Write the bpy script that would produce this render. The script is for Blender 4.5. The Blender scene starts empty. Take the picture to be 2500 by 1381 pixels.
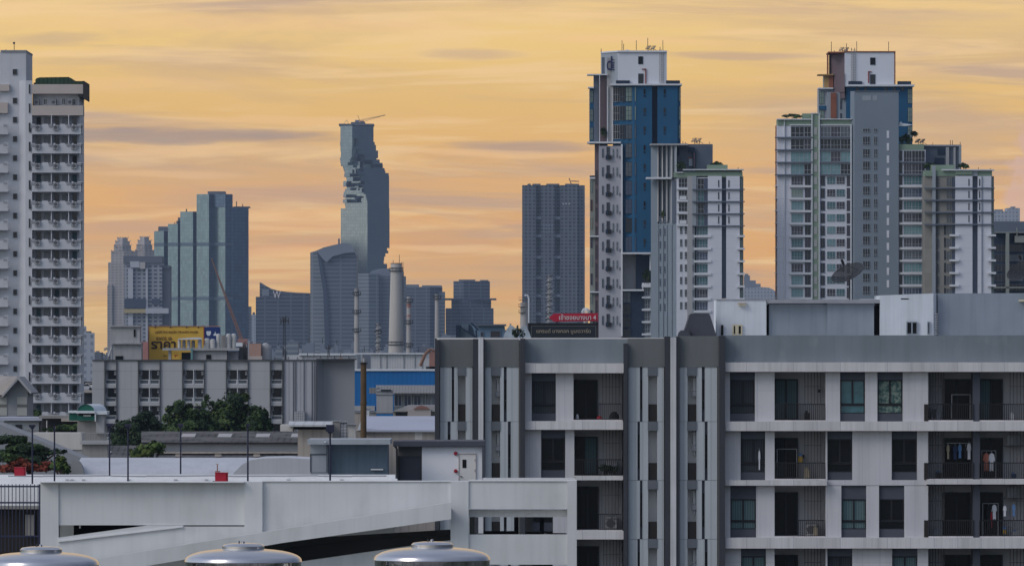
import bpy, bmesh, math, random
from mathutils import Vector
rnd = random.Random(7)
S = bpy.context.scene
C = S.collection
F = 18600.0; H = 20.0; HR = 860.0      # focal length in source pixels, eye height, horizon row
R = math.radians
def X(px, D): return (px - 1250.0) * D / F
def Z(r, D): return H + (HR - r) * D / F

# ------------------------------------------------------------------ materials
MATS = {}
def mat(name, col, rough=0.8, metal=0.0, spec=0.3, var=0.0, vscale=0.5, streak=0.0, grid=None, gcol=None,
        gvar=0.0, col2=None, stains=None, bump=0.0, aniso=0.0, backface=False, rib=None):
    m = bpy.data.materials.new(name); m.use_nodes = True
    nt = m.node_tree; N = nt.nodes; L = nt.links
    b = N['Principled BSDF']
    b.inputs['Roughness'].default_value = rough
    b.inputs['Metallic'].default_value = metal
    b.inputs['Specular IOR Level'].default_value = spec
    b.inputs['Base Color'].default_value = (*col, 1)
    out = None
    tc = N.new('ShaderNodeTexCoord')
    def mixc(fac, a, c, mode='MIX'):
        x = N.new('ShaderNodeMix'); x.data_type = 'RGBA'; x.blend_type = mode
        if isinstance(fac, (int, float)): x.inputs[0].default_value = fac
        else: L.new(fac, x.inputs[0])
        for k, v in ((6, a), (7, c)):
            if isinstance(v, tuple): x.inputs[k].default_value = (*v, 1)
            else: L.new(v, x.inputs[k])
        return x.outputs[2]
    def noise(scale, sc3=(1, 1, 1), detail=4, src='Object'):
        mp = N.new('ShaderNodeMapping'); mp.inputs['Scale'].default_value = sc3
        L.new(tc.outputs[src], mp.inputs[0])
        n = N.new('ShaderNodeTexNoise'); n.inputs['Scale'].default_value = scale; n.inputs['Detail'].default_value = detail
        L.new(mp.outputs[0], n.inputs[0]); return n.outputs['Fac']
    def mrange(v, a, c, lo, hi):
        r = N.new('ShaderNodeMapRange'); r.inputs[1].default_value = a; r.inputs[2].default_value = c
        r.inputs[3].default_value = lo; r.inputs[4].default_value = hi
        L.new(v, r.inputs[0]); return r.outputs[0]
    out = col
    if grid:
        br = N.new('ShaderNodeTexBrick'); br.offset = 0.0; br.squash = 1.0
        w, h, ms = grid
        br.inputs['Scale'].default_value = 1.0
        br.inputs['Brick Width'].default_value = w; br.inputs['Row Height'].default_value = h
        br.inputs['Mortar Size'].default_value = ms; br.inputs['Mortar Smooth'].default_value = 0.1
        c2 = col2 or tuple(c * (1 - gvar) for c in col)
        br.inputs['Color1'].default_value = (*col, 1); br.inputs['Color2'].default_value = (*c2, 1)
        br.inputs['Mortar'].default_value = (*(gcol or (0.1, 0.1, 0.1)), 1)
        L.new(tc.outputs['UV'], br.inputs[0]); out = br.outputs['Color']
    if rib:
        w = N.new('ShaderNodeTexWave'); w.bands_direction = 'X' if rib[2] == 'u' else 'Y'
        w.inputs['Scale'].default_value = 0.314159 / rib[0]
        L.new(tc.outputs['UV'], w.inputs[0])
        f = mrange(w.outputs['Fac'], 0.0, 0.35, 1 - rib[1], 1.0)
        cb = N.new('ShaderNodeCombineXYZ'); [L.new(f, cb.inputs[i]) for i in range(3)]
        out = mixc(1.0, out, cb.outputs[0], 'MULTIPLY')
    if col2 and not grid:
        f = mrange(noise(vscale * 0.7, detail=3), 0.4, 0.6, 0, 1)
        out = mixc(f, out, col2)
    if var or streak:
        a = mrange(noise(vscale), 0.3, 0.7, 1 - var, 1 + var * 0.6)
        cb = N.new('ShaderNodeCombineXYZ'); [L.new(a, cb.inputs[i]) for i in range(3)]
        out = mixc(1.0, out, cb.outputs[0], 'MULTIPLY')
    if streak:
        a0 = mrange(noise(vscale * 4, (1, 1, 0.06), 3), 0.45, 0.75, 1.0, 1 - streak)
        a1 = mrange(noise(vscale * 17, (1, 1, 0.035), 4), 0.5, 0.72, 1.0, 1 - streak * .8)
        mu = N.new('ShaderNodeMath'); mu.operation = 'MULTIPLY'; L.new(a0, mu.inputs[0]); L.new(a1, mu.inputs[1]); a = mu.outputs[0]
        cb = N.new('ShaderNodeCombineXYZ'); [L.new(a, cb.inputs[i]) for i in range(3)]
        out = mixc(1.0, out, cb.outputs[0], 'MULTIPLY')
    if stains:
        f = mrange(noise(stains[1], (1, 1, 0.5), 5), 0.55, 0.7, 0, stains[2])
        out = mixc(f, out, stains[0])
    if not isinstance(out, tuple): L.new(out, b.inputs['Base Color'])
    if bump:
        bp = N.new('ShaderNodeBump'); bp.inputs['Strength'].default_value = bump; bp.inputs['Distance'].default_value = 0.02
        L.new(noise(vscale * 6), bp.inputs['Height']); L.new(bp.outputs[0], b.inputs['Normal'])
    MATS[name] = m
    return m

# paints and walls
mat('white', (0.66, 0.68, 0.72), var=0.06, vscale=0.15, streak=0.06)
mat('white_clean', (0.74, 0.75, 0.78), var=0.03, vscale=0.2)
mat('carpark_white', (0.68, 0.69, 0.70), var=0.10, vscale=0.35, streak=0.07, stains=((0.40, 0.40, 0.39), 0.5, 0.45))
mat('deck', (0.76, 0.76, 0.77), var=0.08, vscale=0.6, streak=0.08)
mat('tower_white', (0.54, 0.555, 0.60), var=0.05, vscale=0.08, streak=0.08)
mat('tower_recess', (0.56, 0.57, 0.61), var=0.05)
mat('beige', (0.50, 0.44, 0.41), var=0.05)
mat('green_roof', (0.028, 0.06, 0.036), rib=(0.6, 0.5, 'u'), var=0.2)
mat('dark_trim', (0.03, 0.03, 0.035), var=0.1)
mat('grey_box', (0.30, 0.31, 0.34), var=0.1, vscale=1.5)
mat('ac_white', (0.44, 0.45, 0.48), grid=(0.35, 0.25, 0.03), gcol=(0.16, 0.16, 0.18), gvar=0.15)
mat('louvre', (0.10, 0.10, 0.11), rough=0.5)
mat('glass_dark', (0.009, 0.012, 0.019), rough=0.12, spec=0.45)
mat('glass_black', (0.005, 0.006, 0.008), rough=0.25, spec=0.2)
mat('glass_teal', (0.05, 0.135, 0.16), rough=0.15, spec=0.5, var=0.25, vscale=2.5)
mat('glass_teal_pale', (0.14, 0.27, 0.30), rough=0.15, spec=0.5, var=0.15, vscale=0.8)
mat('glass_blue', (0.035, 0.06, 0.12), rough=0.12, spec=0.6, var=0.2, vscale=0.6)
mat('glass_green', (0.20, 0.27, 0.24), rough=0.15, spec=0.5, var=0.25, vscale=0.3)
mat('glass_plum', (0.030, 0.027, 0.045), rough=0.15, spec=0.6, var=0.2)
mat('glass_grey', (0.09, 0.105, 0.125), rough=0.15, spec=0.5, var=0.3, vscale=0.5)
mat('curtain', (0.10, 0.16, 0.17), rough=0.9, rib=(0.13, 0.45, 'u'), var=0.1)
mat('curtain_pattern', (0.05, 0.10, 0.10), rough=0.9, col2=(0.20, 0.26, 0.22), vscale=9)
mat('curtain_grey', (0.045, 0.052, 0.06), rough=0.9, rib=(0.12, 0.5, 'u'))
mat('frame_white', (0.62, 0.64, 0.68))
mat('frame_pale', (0.36, 0.39, 0.43))
mat('frame_black', (0.016, 0.017, 0.022), rough=0.5)
mat('slate_panel', (0.075, 0.082, 0.105), var=0.12)
mat('apt_panel', (0.46, 0.495, 0.525), var=0.06, vscale=0.3, rib=(0.36, 0.16, 'u'), streak=0.06)
mat('apt_wall', (0.60, 0.595, 0.62), var=0.05, vscale=0.3, grid=(0.92, 9.0, 0.012), gcol=(0.46, 0.47, 0.51), gvar=0.06, streak=0.13)
mat('apt_band', (0.68, 0.66, 0.67), grid=(1.23, 9.0, 0.014), gcol=(0.42, 0.42, 0.45), gvar=0.16, streak=0.16, var=0.06)
mat('apt_parapet', (0.215, 0.25, 0.28), var=0.14, vscale=0.22, streak=0.12, stains=((0.34, 0.37, 0.39), 0.9, 0.30))
mat('apt_parapet_dark', (0.155, 0.165, 0.17), var=0.06, vscale=0.3, streak=0.12)
mat('apt_pilaster', (0.048, 0.051, 0.062), var=0.1, vscale=0.4)
mat('apt_pilaster_side', (0.12, 0.12, 0.12), var=0.1)
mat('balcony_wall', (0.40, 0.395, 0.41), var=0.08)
mat('apt_strip', (0.58, 0.58, 0.60), var=0.12, vscale=0.5, streak=0.15)
mat('apt_block', (0.13, 0.145, 0.165), var=0.08)
mat('apt_cream', (0.66, 0.64, 0.63), var=0.05)
mat('roof_house', (0.60, 0.64, 0.69), var=0.10, vscale=0.5, streak=0.1, stains=((0.30, 0.34, 0.38), 0.4, 0.5))
mat('roof_grey', (0.245, 0.285, 0.335), var=0.10, vscale=0.4, streak=0.12, stains=((0.34, 0.37, 0.42), 0.6, 0.3))
mat('roof_edge', (0.30, 0.31, 0.34), var=0.1, streak=0.1)
mat('brown_rail', (0.022, 0.018, 0.017), rough=0.5)
mat('rail_black', (0.018, 0.018, 0.02), rough=0.5)
mat('grille', (0.085, 0.082, 0.085), rough=0.6)
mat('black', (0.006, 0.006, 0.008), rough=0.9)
mat('lamp_cream', (0.55, 0.50, 0.36))
# condo
mat('c_white', (0.62, 0.63, 0.70), var=0.03, vscale=0.06, grid=(40, 2.96, 0.05), gcol=(0.52, 0.55, 0.62))
mat('c_white2', (0.66, 0.68, 0.74), var=0.04, vscale=0.1)
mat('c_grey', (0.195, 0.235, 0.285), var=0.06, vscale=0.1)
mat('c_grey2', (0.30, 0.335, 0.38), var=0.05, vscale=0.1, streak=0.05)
mat('c_grey_warm', (0.37, 0.37, 0.38), var=0.05, vscale=0.1)
mat('c_loft', (0.40, 0.40, 0.45), var=0.04, vscale=0.1)
mat('c_blue', (0.014, 0.09, 0.19), var=0.10, vscale=0.15)
mat('c_navy', (0.020, 0.035, 0.065), var=0.1)
mat('c_slate', (0.12, 0.145, 0.19), var=0.07, vscale=0.1)
mat('c_plum', (0.14, 0.10, 0.115), var=0.08, vscale=0.1)
mat('c_rust', (0.26, 0.095, 0.055), var=0.15)
mat('c_ochre', (0.40, 0.25, 0.10), var=0.1)
mat('c_green', (0.215, 0.29, 0.22), var=0.08, vscale=0.1)
mat('c_tan', (0.27, 0.26, 0.235), var=0.07, grid=(5, 2.96, 0.06), gcol=(0.22, 0.21, 0.2), gvar=0.15)
mat('c_greygreen', (0.25, 0.27, 0.25), var=0.06)
mat('pipe_red', (0.26, 0.06, 0.05))
mat('sign_navy', (0.03, 0.035, 0.10))
mat('steel', (0.35, 0.35, 0.36), rough=0.5, metal=0.3)
mat('steel_dark', (0.05, 0.05, 0.055), rough=0.5)
mat('dish_tan', (0.36, 0.27, 0.19), rough=0.7)
mat('leaf', (0.030, 0.056, 0.019), rough=0.7, spec=0.2, col2=(0.070, 0.115, 0.034), vscale=0.9)
mat('leaf_dark', (0.018, 0.034, 0.017), rough=0.7, spec=0.2, col2=(0.034, 0.058, 0.026), vscale=0.9)
mat('leaf_light', (0.08, 0.125, 0.03), rough=0.7, spec=0.2, col2=(0.095, 0.12, 0.03), vscale=0.9)
mat('blossom', (0.20, 0.04, 0.02), rough=0.7, col2=(0.11, 0.02, 0.012), vscale=2)
mat('bark', (0.06, 0.045, 0.035), var=0.2)
mat('ground', (0.10, 0.105, 0.10), col2=(0.05, 0.065, 0.04), vscale=0.02, var=0.2)
mat('road_grey', (0.06, 0.06, 0.065), var=0.2)
# far towers
mat('f_glass_lit', (0.22, 0.31, 0.34), metal=0.85, rough=0.25, grid=(3.0, 4.0, 0.35), gcol=(0.16, 0.21, 0.24), gvar=0.28)  # paler copy for left-facing facets, their sky reflection put into the colour
mat('f_glass_band', (0.10, 0.14, 0.18), rough=0.5)
mat('f_glass_shaded', (0.13, 0.19, 0.29), metal=0.6, rough=0.25, grid=(6, 4.0, 0.5), gcol=(0.07, 0.10, 0.16), gvar=0.3)  # darker copy of the same glass, shade of right-facing facets in the colour
mat('f_maha', (0.26, 0.305, 0.34), metal=0.9, rough=0.14, grid=(2.6, 4.2, 0.40), gcol=(0.15, 0.20, 0.23), gvar=0.25)
mat('f_dark', (0.075, 0.08, 0.105), rough=0.5, grid=(4.0, 3.6, 0.7), gcol=(0.13, 0.15, 0.18), gvar=0.5, metal=0.2)
mat('f_dark2', (0.05, 0.065, 0.10), rough=0.6, grid=(14.0, 4.0, 0.8), gcol=(0.10, 0.125, 0.16), gvar=0.3)
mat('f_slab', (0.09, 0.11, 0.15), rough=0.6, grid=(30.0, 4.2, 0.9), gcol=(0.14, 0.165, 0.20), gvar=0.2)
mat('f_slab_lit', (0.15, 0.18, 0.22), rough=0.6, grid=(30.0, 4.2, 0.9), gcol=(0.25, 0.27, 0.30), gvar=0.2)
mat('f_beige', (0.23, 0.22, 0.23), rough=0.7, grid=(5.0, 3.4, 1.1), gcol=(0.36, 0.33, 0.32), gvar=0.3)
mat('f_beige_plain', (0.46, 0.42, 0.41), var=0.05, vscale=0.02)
mat('f_condo', (0.08, 0.10, 0.14), rough=0.7, grid=(5.0, 3.6, 1.0), gcol=(0.30, 0.31, 0.35), gvar=0.3)
mat('f_condo_dark', (0.12, 0.13, 0.16), var=0.05, vscale=0.02)
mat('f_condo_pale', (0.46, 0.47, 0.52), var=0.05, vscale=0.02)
mat('f_navy', (0.05, 0.07, 0.11), var=0.1, vscale=0.02)
mat('f_ochre', (0.45, 0.36, 0.20), var=0.1, vscale=0.02)
mat('f_grey', (0.20, 0.23, 0.28), var=0.12, vscale=0.02)
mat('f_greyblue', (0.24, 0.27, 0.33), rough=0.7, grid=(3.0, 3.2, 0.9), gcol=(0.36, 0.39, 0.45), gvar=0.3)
mat('crane_orange', (0.22, 0.11, 0.07), rough=0.6)
mat('chimney', (0.50, 0.47, 0.44), var=0.07, vscale=0.05, streak=0.1)
mat('stack_metal', (0.40, 0.38, 0.37), var=0.1, vscale=0.1)
mat('stack_red', (0.32, 0.16, 0.13), var=0.1)
# mid ground
mat('hotel_wall', (0.43, 0.435, 0.455), var=0.05, vscale=0.12, grid=(30, 2.85, 0.05), gcol=(0.35, 0.35, 0.37), streak=0.05)
mat('hotel_rib', (0.44, 0.45, 0.49), rib=(0.9, 0.25, 'u'), var=0.05, vscale=0.1)
mat('hotel_end', (0.30, 0.305, 0.325), var=0.05, vscale=0.1)  # darker than hotel_wall: shade of the right-hand face put into the colour
mat('hotel_line', (0.075, 0.08, 0.09))
mat('concrete', (0.30, 0.29, 0.28), var=0.15, vscale=0.3, streak=0.2)
mat('concrete_pale', (0.40, 0.40, 0.41), var=0.12, vscale=0.3, streak=0.15)
mat('billboard_yellow', (0.66, 0.41, 0.065), var=0.06, vscale=0.2)
mat('billboard_blue', (0.02, 0.04, 0.16))
mat('text_dark', (0.055, 0.03, 0.02))
mat('text_brown', (0.22, 0.12, 0.04))
mat('text_red', (0.45, 0.08, 0.02))
mat('text_white', (0.72, 0.66, 0.68))
mat('text_gold', (0.42, 0.36, 0.27))
mat('sign_red', (0.42, 0.018, 0.045))
mat('sign_black', (0.018, 0.022, 0.030), rough=0.5)
mat('sign_trim', (0.16, 0.17, 0.18))
mat('barrel', (0.50, 0.50, 0.49), var=0.15, vscale=1.0, rib=(0.25, 0.3, 'v'))
mat('pink_box', (0.42, 0.27, 0.22), var=0.1)
mat('pink_roof', (0.40, 0.20, 0.19), var=0.1)
mat('teal_paint', (0.14, 0.27, 0.28))
mat('blue_wall', (0.010, 0.14, 0.40), var=0.12, vscale=0.08, rib=(0.9, 0.12, 'u'))
mat('canopy_metal', (0.24, 0.235, 0.23), rib=(0.5, 0.3, 'u'), var=0.08)
mat('shed_white', (0.52, 0.53, 0.55), rib=(0.8, 0.15, 'u'), var=0.08, vscale=0.2)
mat('metal_roof', (0.40, 0.42, 0.50), var=0.06, vscale=0.2)
mat('beige_wall', (0.42, 0.37, 0.33), var=0.08, vscale=0.3, rib=(0.7, 0.12, 'u'), streak=0.15)
mat('tile_roof', (0.055, 0.055, 0.06), rib=(0.6, 0.75, 'u'), var=0.25, vscale=0.5, col2=(0.11, 0.105, 0.105))
mat('skylight', (0.40, 0.38, 0.38), var=0.1)
mat('shed_siding', (0.36, 0.38, 0.41), rib=(0.9, 0.35, 'v'), var=0.08)
mat('vault_white', (0.50, 0.51, 0.55), var=0.08, vscale=0.3, streak=0.1)
mat('vault_end', (0.27, 0.275, 0.28), var=0.05)
mat('grey_paint', (0.33, 0.36, 0.395), var=0.06, vscale=0.5, streak=0.1)
mat('blue_grey', (0.12, 0.165, 0.215), var=0.12, vscale=0.5, streak=0.15)
mat('dark_grey_wall', (0.095, 0.095, 0.10), var=0.08, vscale=0.5)
mat('stair_white', (0.88, 0.89, 0.93), var=0.03, vscale=0.5)
mat('door_cream', (0.74, 0.72, 0.70))
mat('red_paint', (0.36, 0.012, 0.03), rough=0.5)
mat('post_navy', (0.012, 0.014, 0.035), rough=0.5)
mat('fence_navy', (0.028, 0.033, 0.075), rough=0.5)
mat('brown_pole', (0.12, 0.075, 0.038), var=0.2, vscale=1.0, streak=0.3)
mat('gable_roof', (0.30, 0.27, 0.25), var=0.15, vscale=0.3)
mat('gable_wall', (0.27, 0.28, 0.30), var=0.05)
mat('louvre_pale', (0.40, 0.40, 0.38), rib=(1.2, 0.7, 'v'))
mat('green_panel', (0.02, 0.12, 0.09))
mat('awning_white', (0.62, 0.66, 0.70))
mat('cream_wall', (0.58, 0.56, 0.53), var=0.06, streak=0.1)
mat('house_blue', (0.16, 0.24, 0.34), var=0.1, vscale=0.2)
mat('foil', (0.42, 0.48, 0.54), var=0.3, vscale=1.2, rough=0.6, bump=0.6)
mat('tarp', (0.055, 0.06, 0.075), var=0.15, vscale=0.8)
mat('stainless', (0.52, 0.51, 0.53), metal=1.0, rough=0.24, var=0.05, vscale=3)
mat('stainless_side', (0.62, 0.61, 0.60), metal=1.0, rough=0.10, var=0.5, vscale=3, streak=0.5)  # strong streaks put bands of reflected surroundings into the colour
mat('cloth_white', (0.62, 0.63, 0.68)); mat('cloth_orange', (0.50, 0.17, 0.12)); mat('cloth_navy', (0.03, 0.045, 0.10))
mat('cloth_blue', (0.10, 0.20, 0.40)); mat('cloth_red', (0.38, 0.03, 0.04)); mat('cloth_dark', (0.02, 0.02, 0.024)); mat('cloth_cream', (0.42, 0.36, 0.26)); mat('cloth_yellow', (0.40, 0.25, 0.05))
mat('car_silver', (0.45, 0.46, 0.50), rough=0.3, spec=0.6); mat('car_white', (0.70, 0.71, 0.73), rough=0.3, spec=0.6); mat('car_dark', (0.02, 0.022, 0.03), rough=0.25, spec=0.6)
mat('tyre', (0.012, 0.012, 0.012))

# ------------------------------------------------------------------ mesh builder
class MB:
    def __init__(s): s.v = []; s.f = []; s.fm = []; s.uv = []; s.ml = []; s.g = []
    def mi(s, name):
        if name not in s.ml: s.ml.append(name)
        return s.ml.index(name)
    def face(s, pts, m, uv=None):
        i = len(s.v); s.v.extend(pts); s.f.append(tuple(range(i, i + len(pts)))); s.fm.append(s.mi(m))
        s.uv.append(uv or [(p[0], p[2]) for p in pts])
    def box(s, x0, x1, y0, y1, z0, z1, m, top=None):
        if x0 > x1: x0, x1 = x1, x0
        if y0 > y1: y0, y1 = y1, y0
        if z0 > z1: z0, z1 = z1, z0
        s.prism([(x0, y0), (x1, y0), (x1, y1), (x0, y1)], z0, z1, m, top)
    def prism(s, pts, z0, z1, m, top=None, ztop=None, mats=None):
        s.g.append(len(s.f)); n = len(pts); u = pts[0][0]
        zt = ztop or [z1] * n
        zb = z0 if isinstance(z0, (list, tuple)) else [z0] * n
        us = [u]
        for k in range(n):
            a, b = pts[k], pts[(k + 1) % n]; us.append(us[-1] + math.hypot(b[0] - a[0], b[1] - a[1]))
        for k in range(n):
            j = (k + 1) % n; a, b = pts[k], pts[j]
            s.face([(a[0], a[1], zb[k]), (b[0], b[1], zb[j]), (b[0], b[1], zt[j]), (a[0], a[1], zt[k])],
                   mats[k] if mats else m, [(us[k], zb[k]), (us[k + 1], zb[j]), (us[k + 1], zt[j]), (us[k], zt[k])])
        s.face([(p[0], p[1], zt[k]) for k, p in enumerate(pts)], top or m, [(p[0], p[1]) for p in pts])
        s.face([(p[0], p[1], zb[k]) for k, p in reversed(list(enumerate(pts)))], m, [(p[0], p[1]) for p in reversed(pts)])
    def exz(s, pts, y0, y1, m, side=None):      # polygon in x-z, extruded along y (front y0)
        s.g.append(len(s.f)); n = len(pts)
        s.face([(p[0], y0, p[1]) for p in pts], m)
        s.face([(p[0], y1, p[1]) for p in reversed(pts)], m)
        for k in range(n):
            a, b = pts[k], pts[(k + 1) % n]
            s.face([(a[0], y0, a[1]), (a[0], y1, a[1]), (b[0], y1, b[1]), (b[0], y0, b[1])], side or m,
                   [(a[0], y0), (a[0], y1), (b[0], y1), (b[0], y0)])
    def cyl(s, x, y, z0, z1, r0, m, r1=None, n=12):
        r1 = r0 if r1 is None else r1; s.g.append(len(s.f))
        a = [(math.cos(2 * math.pi * k / n), math.sin(2 * math.pi * k / n)) for k in range(n)]
        for k in range(n):
            p, q = a[k], a[(k + 1) % n]; u0 = 2 * math.pi * r0 * k / n; u1 = 2 * math.pi * r0 * (k + 1) / n
            s.face([(x + p[0] * r0, y + p[1] * r0, z0), (x + q[0] * r0, y + q[1] * r0, z0), (x + q[0] * r1, y + q[1] * r1, z1), (x + p[0] * r1, y + p[1] * r1, z1)],
                   m, [(u0, z0), (u1, z0), (u1, z1), (u0, z1)])
        s.face([(x + p[0] * r1, y + p[1] * r1, z1) for p in a], m)
        s.face([(x + p[0] * r0, y + p[1] * r0, z0) for p in reversed(a)], m)
    def tube(s, p0, p1, r, m, n=6, r1=None):
        s.g.append(len(s.f)); p0 = Vector(p0); p1 = Vector(p1); d = (p1 - p0).normalized(); r1 = r if r1 is None else r1
        a = d.orthogonal().normalized(); b = d.cross(a)
        c = [(math.cos(2 * math.pi * (k + .5) / n), math.sin(2 * math.pi * (k + .5) / n)) for k in range(n)]
        A = [tuple(p0 + (a * x + b * y) * r) for x, y in c]; B = [tuple(p1 + (a * x + b * y) * r1) for x, y in c]
        for k in range(n):
            j = (k + 1) % n; s.face([A[k], A[j], B[j], B[k]], m)
        s.face(A[::-1], m); s.face(B, m)
    def lathe(s, prof, x, y, m, n=48):
        for k in range(n):
            a0 = 2 * math.pi * k / n; a1 = 2 * math.pi * (k + 1) / n
            for i in range(len(prof) - 1):
                (r0, z0), (r1, z1) = prof[i][:2], prof[i + 1][:2]
                mm = prof[i][2] if len(prof[i]) > 2 else m
                pts = [(x + r0 * math.cos(a0), y + r0 * math.sin(a0), z0), (x + r0 * math.cos(a1), y + r0 * math.sin(a1), z0),
                       (x + r1 * math.cos(a1), y + r1 * math.sin(a1), z1), (x + r1 * math.cos(a0), y + r1 * math.sin(a0), z1)]
                if r1 < 1e-6: pts = pts[:3]
                elif r0 < 1e-6: pts = [pts[0], pts[2], pts[3]]
                s.face(pts, mm)
    def pieces(s):
        out = []
        for a, b in zip(s.g, s.g[1:] + [len(s.f)]):
            q = MB()
            for k in range(a, b): q.face([s.v[i] for i in s.f[k]], s.ml[s.fm[k]], s.uv[k])
            out.append(q)
        return out
    def mesh(s, name, off=(0, 0, 0), smooth=False, weld=False):
        me = bpy.data.meshes.new(name)
        me.from_pydata([(p[0] - off[0], p[1] - off[1], p[2] - off[2]) for p in s.v], [], s.f)
        for m in s.ml: me.materials.append(MATS[m])
        me.polygons.foreach_set('material_index', s.fm)
        ul = me.uv_layers.new(name='UVMap')
        flat = []
        for q in s.uv:
            for a, b in q: flat += (a, b)
        ul.data.foreach_set('uv', flat)
        if weld or smooth:
            bm = bmesh.new(); bm.from_mesh(me); bmesh.ops.remove_doubles(bm, verts=bm.verts, dist=0.0005)
            bmesh.ops.recalc_face_normals(bm, faces=bm.faces); bm.to_mesh(me); bm.free()
        if smooth:
            me.polygons.foreach_set('use_smooth', [True] * len(me.polygons))
            if hasattr(me, 'set_sharp_from_angle'): me.set_sharp_from_angle(angle=R(40))
        me.update(); return me

def tag(o, label=None, cat=None, group=None, kind=None):
    if label: o['label'] = label
    if cat: o['category'] = cat
    if group: o['group'] = group
    if kind: o['kind'] = kind
    return o
def solo(mb, name, label, cat, group=None, kind=None, loc=None, smooth=False):   # a thing that is one mesh
    if loc is None:
        xs = [p[0] for p in mb.v]; ys = [p[1] for p in mb.v]; zs = [p[2] for p in mb.v]
        loc = ((min(xs) + max(xs)) / 2, (min(ys) + max(ys)) / 2, min(zs))
    o = bpy.data.objects.new(name, mb.mesh(name, loc, smooth)); C.objects.link(o); o.location = loc
    return tag(o, label, cat, group, kind)

SPLIT = {'sky_bridge', 'balcony_door', 'divider', 'drain_box', 'roof_plant', 'roof_mast', 'flood_lamp', 'post', 'shade_block', 'projecting_box', 'antenna_rod', 'mast', 'crown_tier',
         'inner_column', 'low_barrier', 'drain_outlet', 'upper_deck', 'wall_box', 'rear_parapet', 'hinge', 'green_panel', 'green_rail', 'inner_wall', 'wall_panel', 'fin', 'ledge', 'floor_band', 'roof_door'}
class Thing:
    def __init__(s, name, label, cat, px, D, zbase=0.0, group=None):
        s.D = D; s.loc = (X(px, D), D, zbase); s.cache = {}; s.cnt = {}; s.over = {}
        o = bpy.data.objects.new(name, None); C.objects.link(o); o.location = s.loc; o.empty_display_size = 1.0
        s.o = tag(o, label, cat, group)
    def X(s, px): return X(px, s.D)
    def Z(s, r): return Z(r, s.D)
    def add(s, mb, name, parent=None, smooth=False, label=None, kind=None):
        if not mb.f: return None
        if name in SPLIT and len(mb.g) > 1:
            for q in mb.pieces(): o = s.add_one(q, name, parent, smooth, label, kind)
            return o
        return s.add_one(mb, name, parent, smooth, label, kind)
    def add_one(s, mb, name, parent=None, smooth=False, label=None, kind=None):
        o = bpy.data.objects.new(name, mb.mesh(name, s.loc, smooth)); C.objects.link(o); o.parent = parent or s.o
        if label: o['label'] = label
        if kind: o['kind'] = kind
        return o
    def bx(s, mb, a, b, r0, r1, d0, d1, m, top=None):      # pixel rectangle at front depth D+d0, back depth D+d1
        mb.box(s.X(a), s.X(b), s.D + d0, s.D + d1, s.Z(r1), s.Z(r0), m, top)
    def part(s, name, rects, m, label=None, parent=None, top=None):
        for q in rects:                                    # every rectangle is a piece of its own
            mb = MB(); s.bx(mb, *q[:6], q[6] if len(q) > 6 else m, top); o = s.add_one(mb, name, parent, label=label)
        return o
    def pl(s, mb, pts, r0, r1, m, top=None, ztop=None, mats=None):   # plan polygon: (px, depth offset), CCW seen from above
        P = [(X(p, s.D + d), s.D + d) for p, d in pts]
        mb.prism(P, s.Z(r1) if not isinstance(r1, (list, tuple)) else [s.Z(q) for q in r1], s.Z(r0) if not ztop else 0, m, top, [s.Z(q) for q in ztop] if ztop else None, mats)
    def inst(s, name, key, maker, x, y, z, subs=()):       # shared mesh, own object; overflow past 100 goes to one part
        c = s.cnt.get(name, 0)
        if key not in s.cache:
            mb = maker(); s.cache[key] = (mb, mb.mesh(name))
        mb, me = s.cache[key]
        if c >= 100:
            ov = s.over.setdefault(name, MB())
            for f, fm, uv in zip(mb.f, mb.fm, mb.uv):
                ov.face([(mb.v[i][0] + x, mb.v[i][1] + y, mb.v[i][2] + z) for i in f], mb.ml[fm], uv)
            return None
        s.cnt[name] = c + 1
        o = bpy.data.objects.new(name, me); C.objects.link(o); o.parent = s.o
        o.location = (x - s.loc[0], y - s.loc[1], z - s.loc[2]); return o
    def win(s, a, b, r0, r1, d, glass='glass_dark', frame='frame_white', nv=1, hb=(), t=0.12, name='window', bar=0.07, panes=False, dep=0.10):
        w = (b - a) * s.D / F; h = (r1 - r0) * s.D / F
        w = round(w, 3); h = round(h, 3)
        key = (name, w, h, glass, frame, nv, hb, t)
        def mk():
            m = MB(); y0 = -dep; 
            m.box(0, w, y0, 0, 0, t, frame); m.box(0, w, y0, 0, h - t, h, frame)
            m.box(0, t, y0, 0, t, h - t, frame); m.box(w - t, w, y0, 0, t, h - t, frame)
            for k in range(nv):
                x = w * (k + 1) / (nv + 1); m.box(x - bar / 2, x + bar / 2, y0 + .01, 0, t, h - t, frame)
            for q in hb: m.box(t, w - t, y0 + .02, 0, h * q - bar / 2, h * q + bar / 2, frame)
            if not panes: m.box(t * .5, w - t * .5, -dep * .4, -dep * .4 + 0.03, t * .5, h - t * .5, glass)
            return m
        o = s.inst(name, key, mk, s.X(a), s.D + d, s.Z(r1))
        if panes and o:
            k2 = ('pane', w, h, glass)
            if k2 not in s.cache:
                m = MB(); m.box(t * .5, w - t * .5, -dep * .4, -dep * .4 + 0.02, t * .5, h - t * .5, glass); s.cache[k2] = m.mesh('pane')
            p = bpy.data.objects.new('pane', s.cache[k2]); C.objects.link(p); p.parent = o
        return o
    def done(s):
        for n, mb in s.over.items(): s.add(mb, n, kind='stuff')

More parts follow.
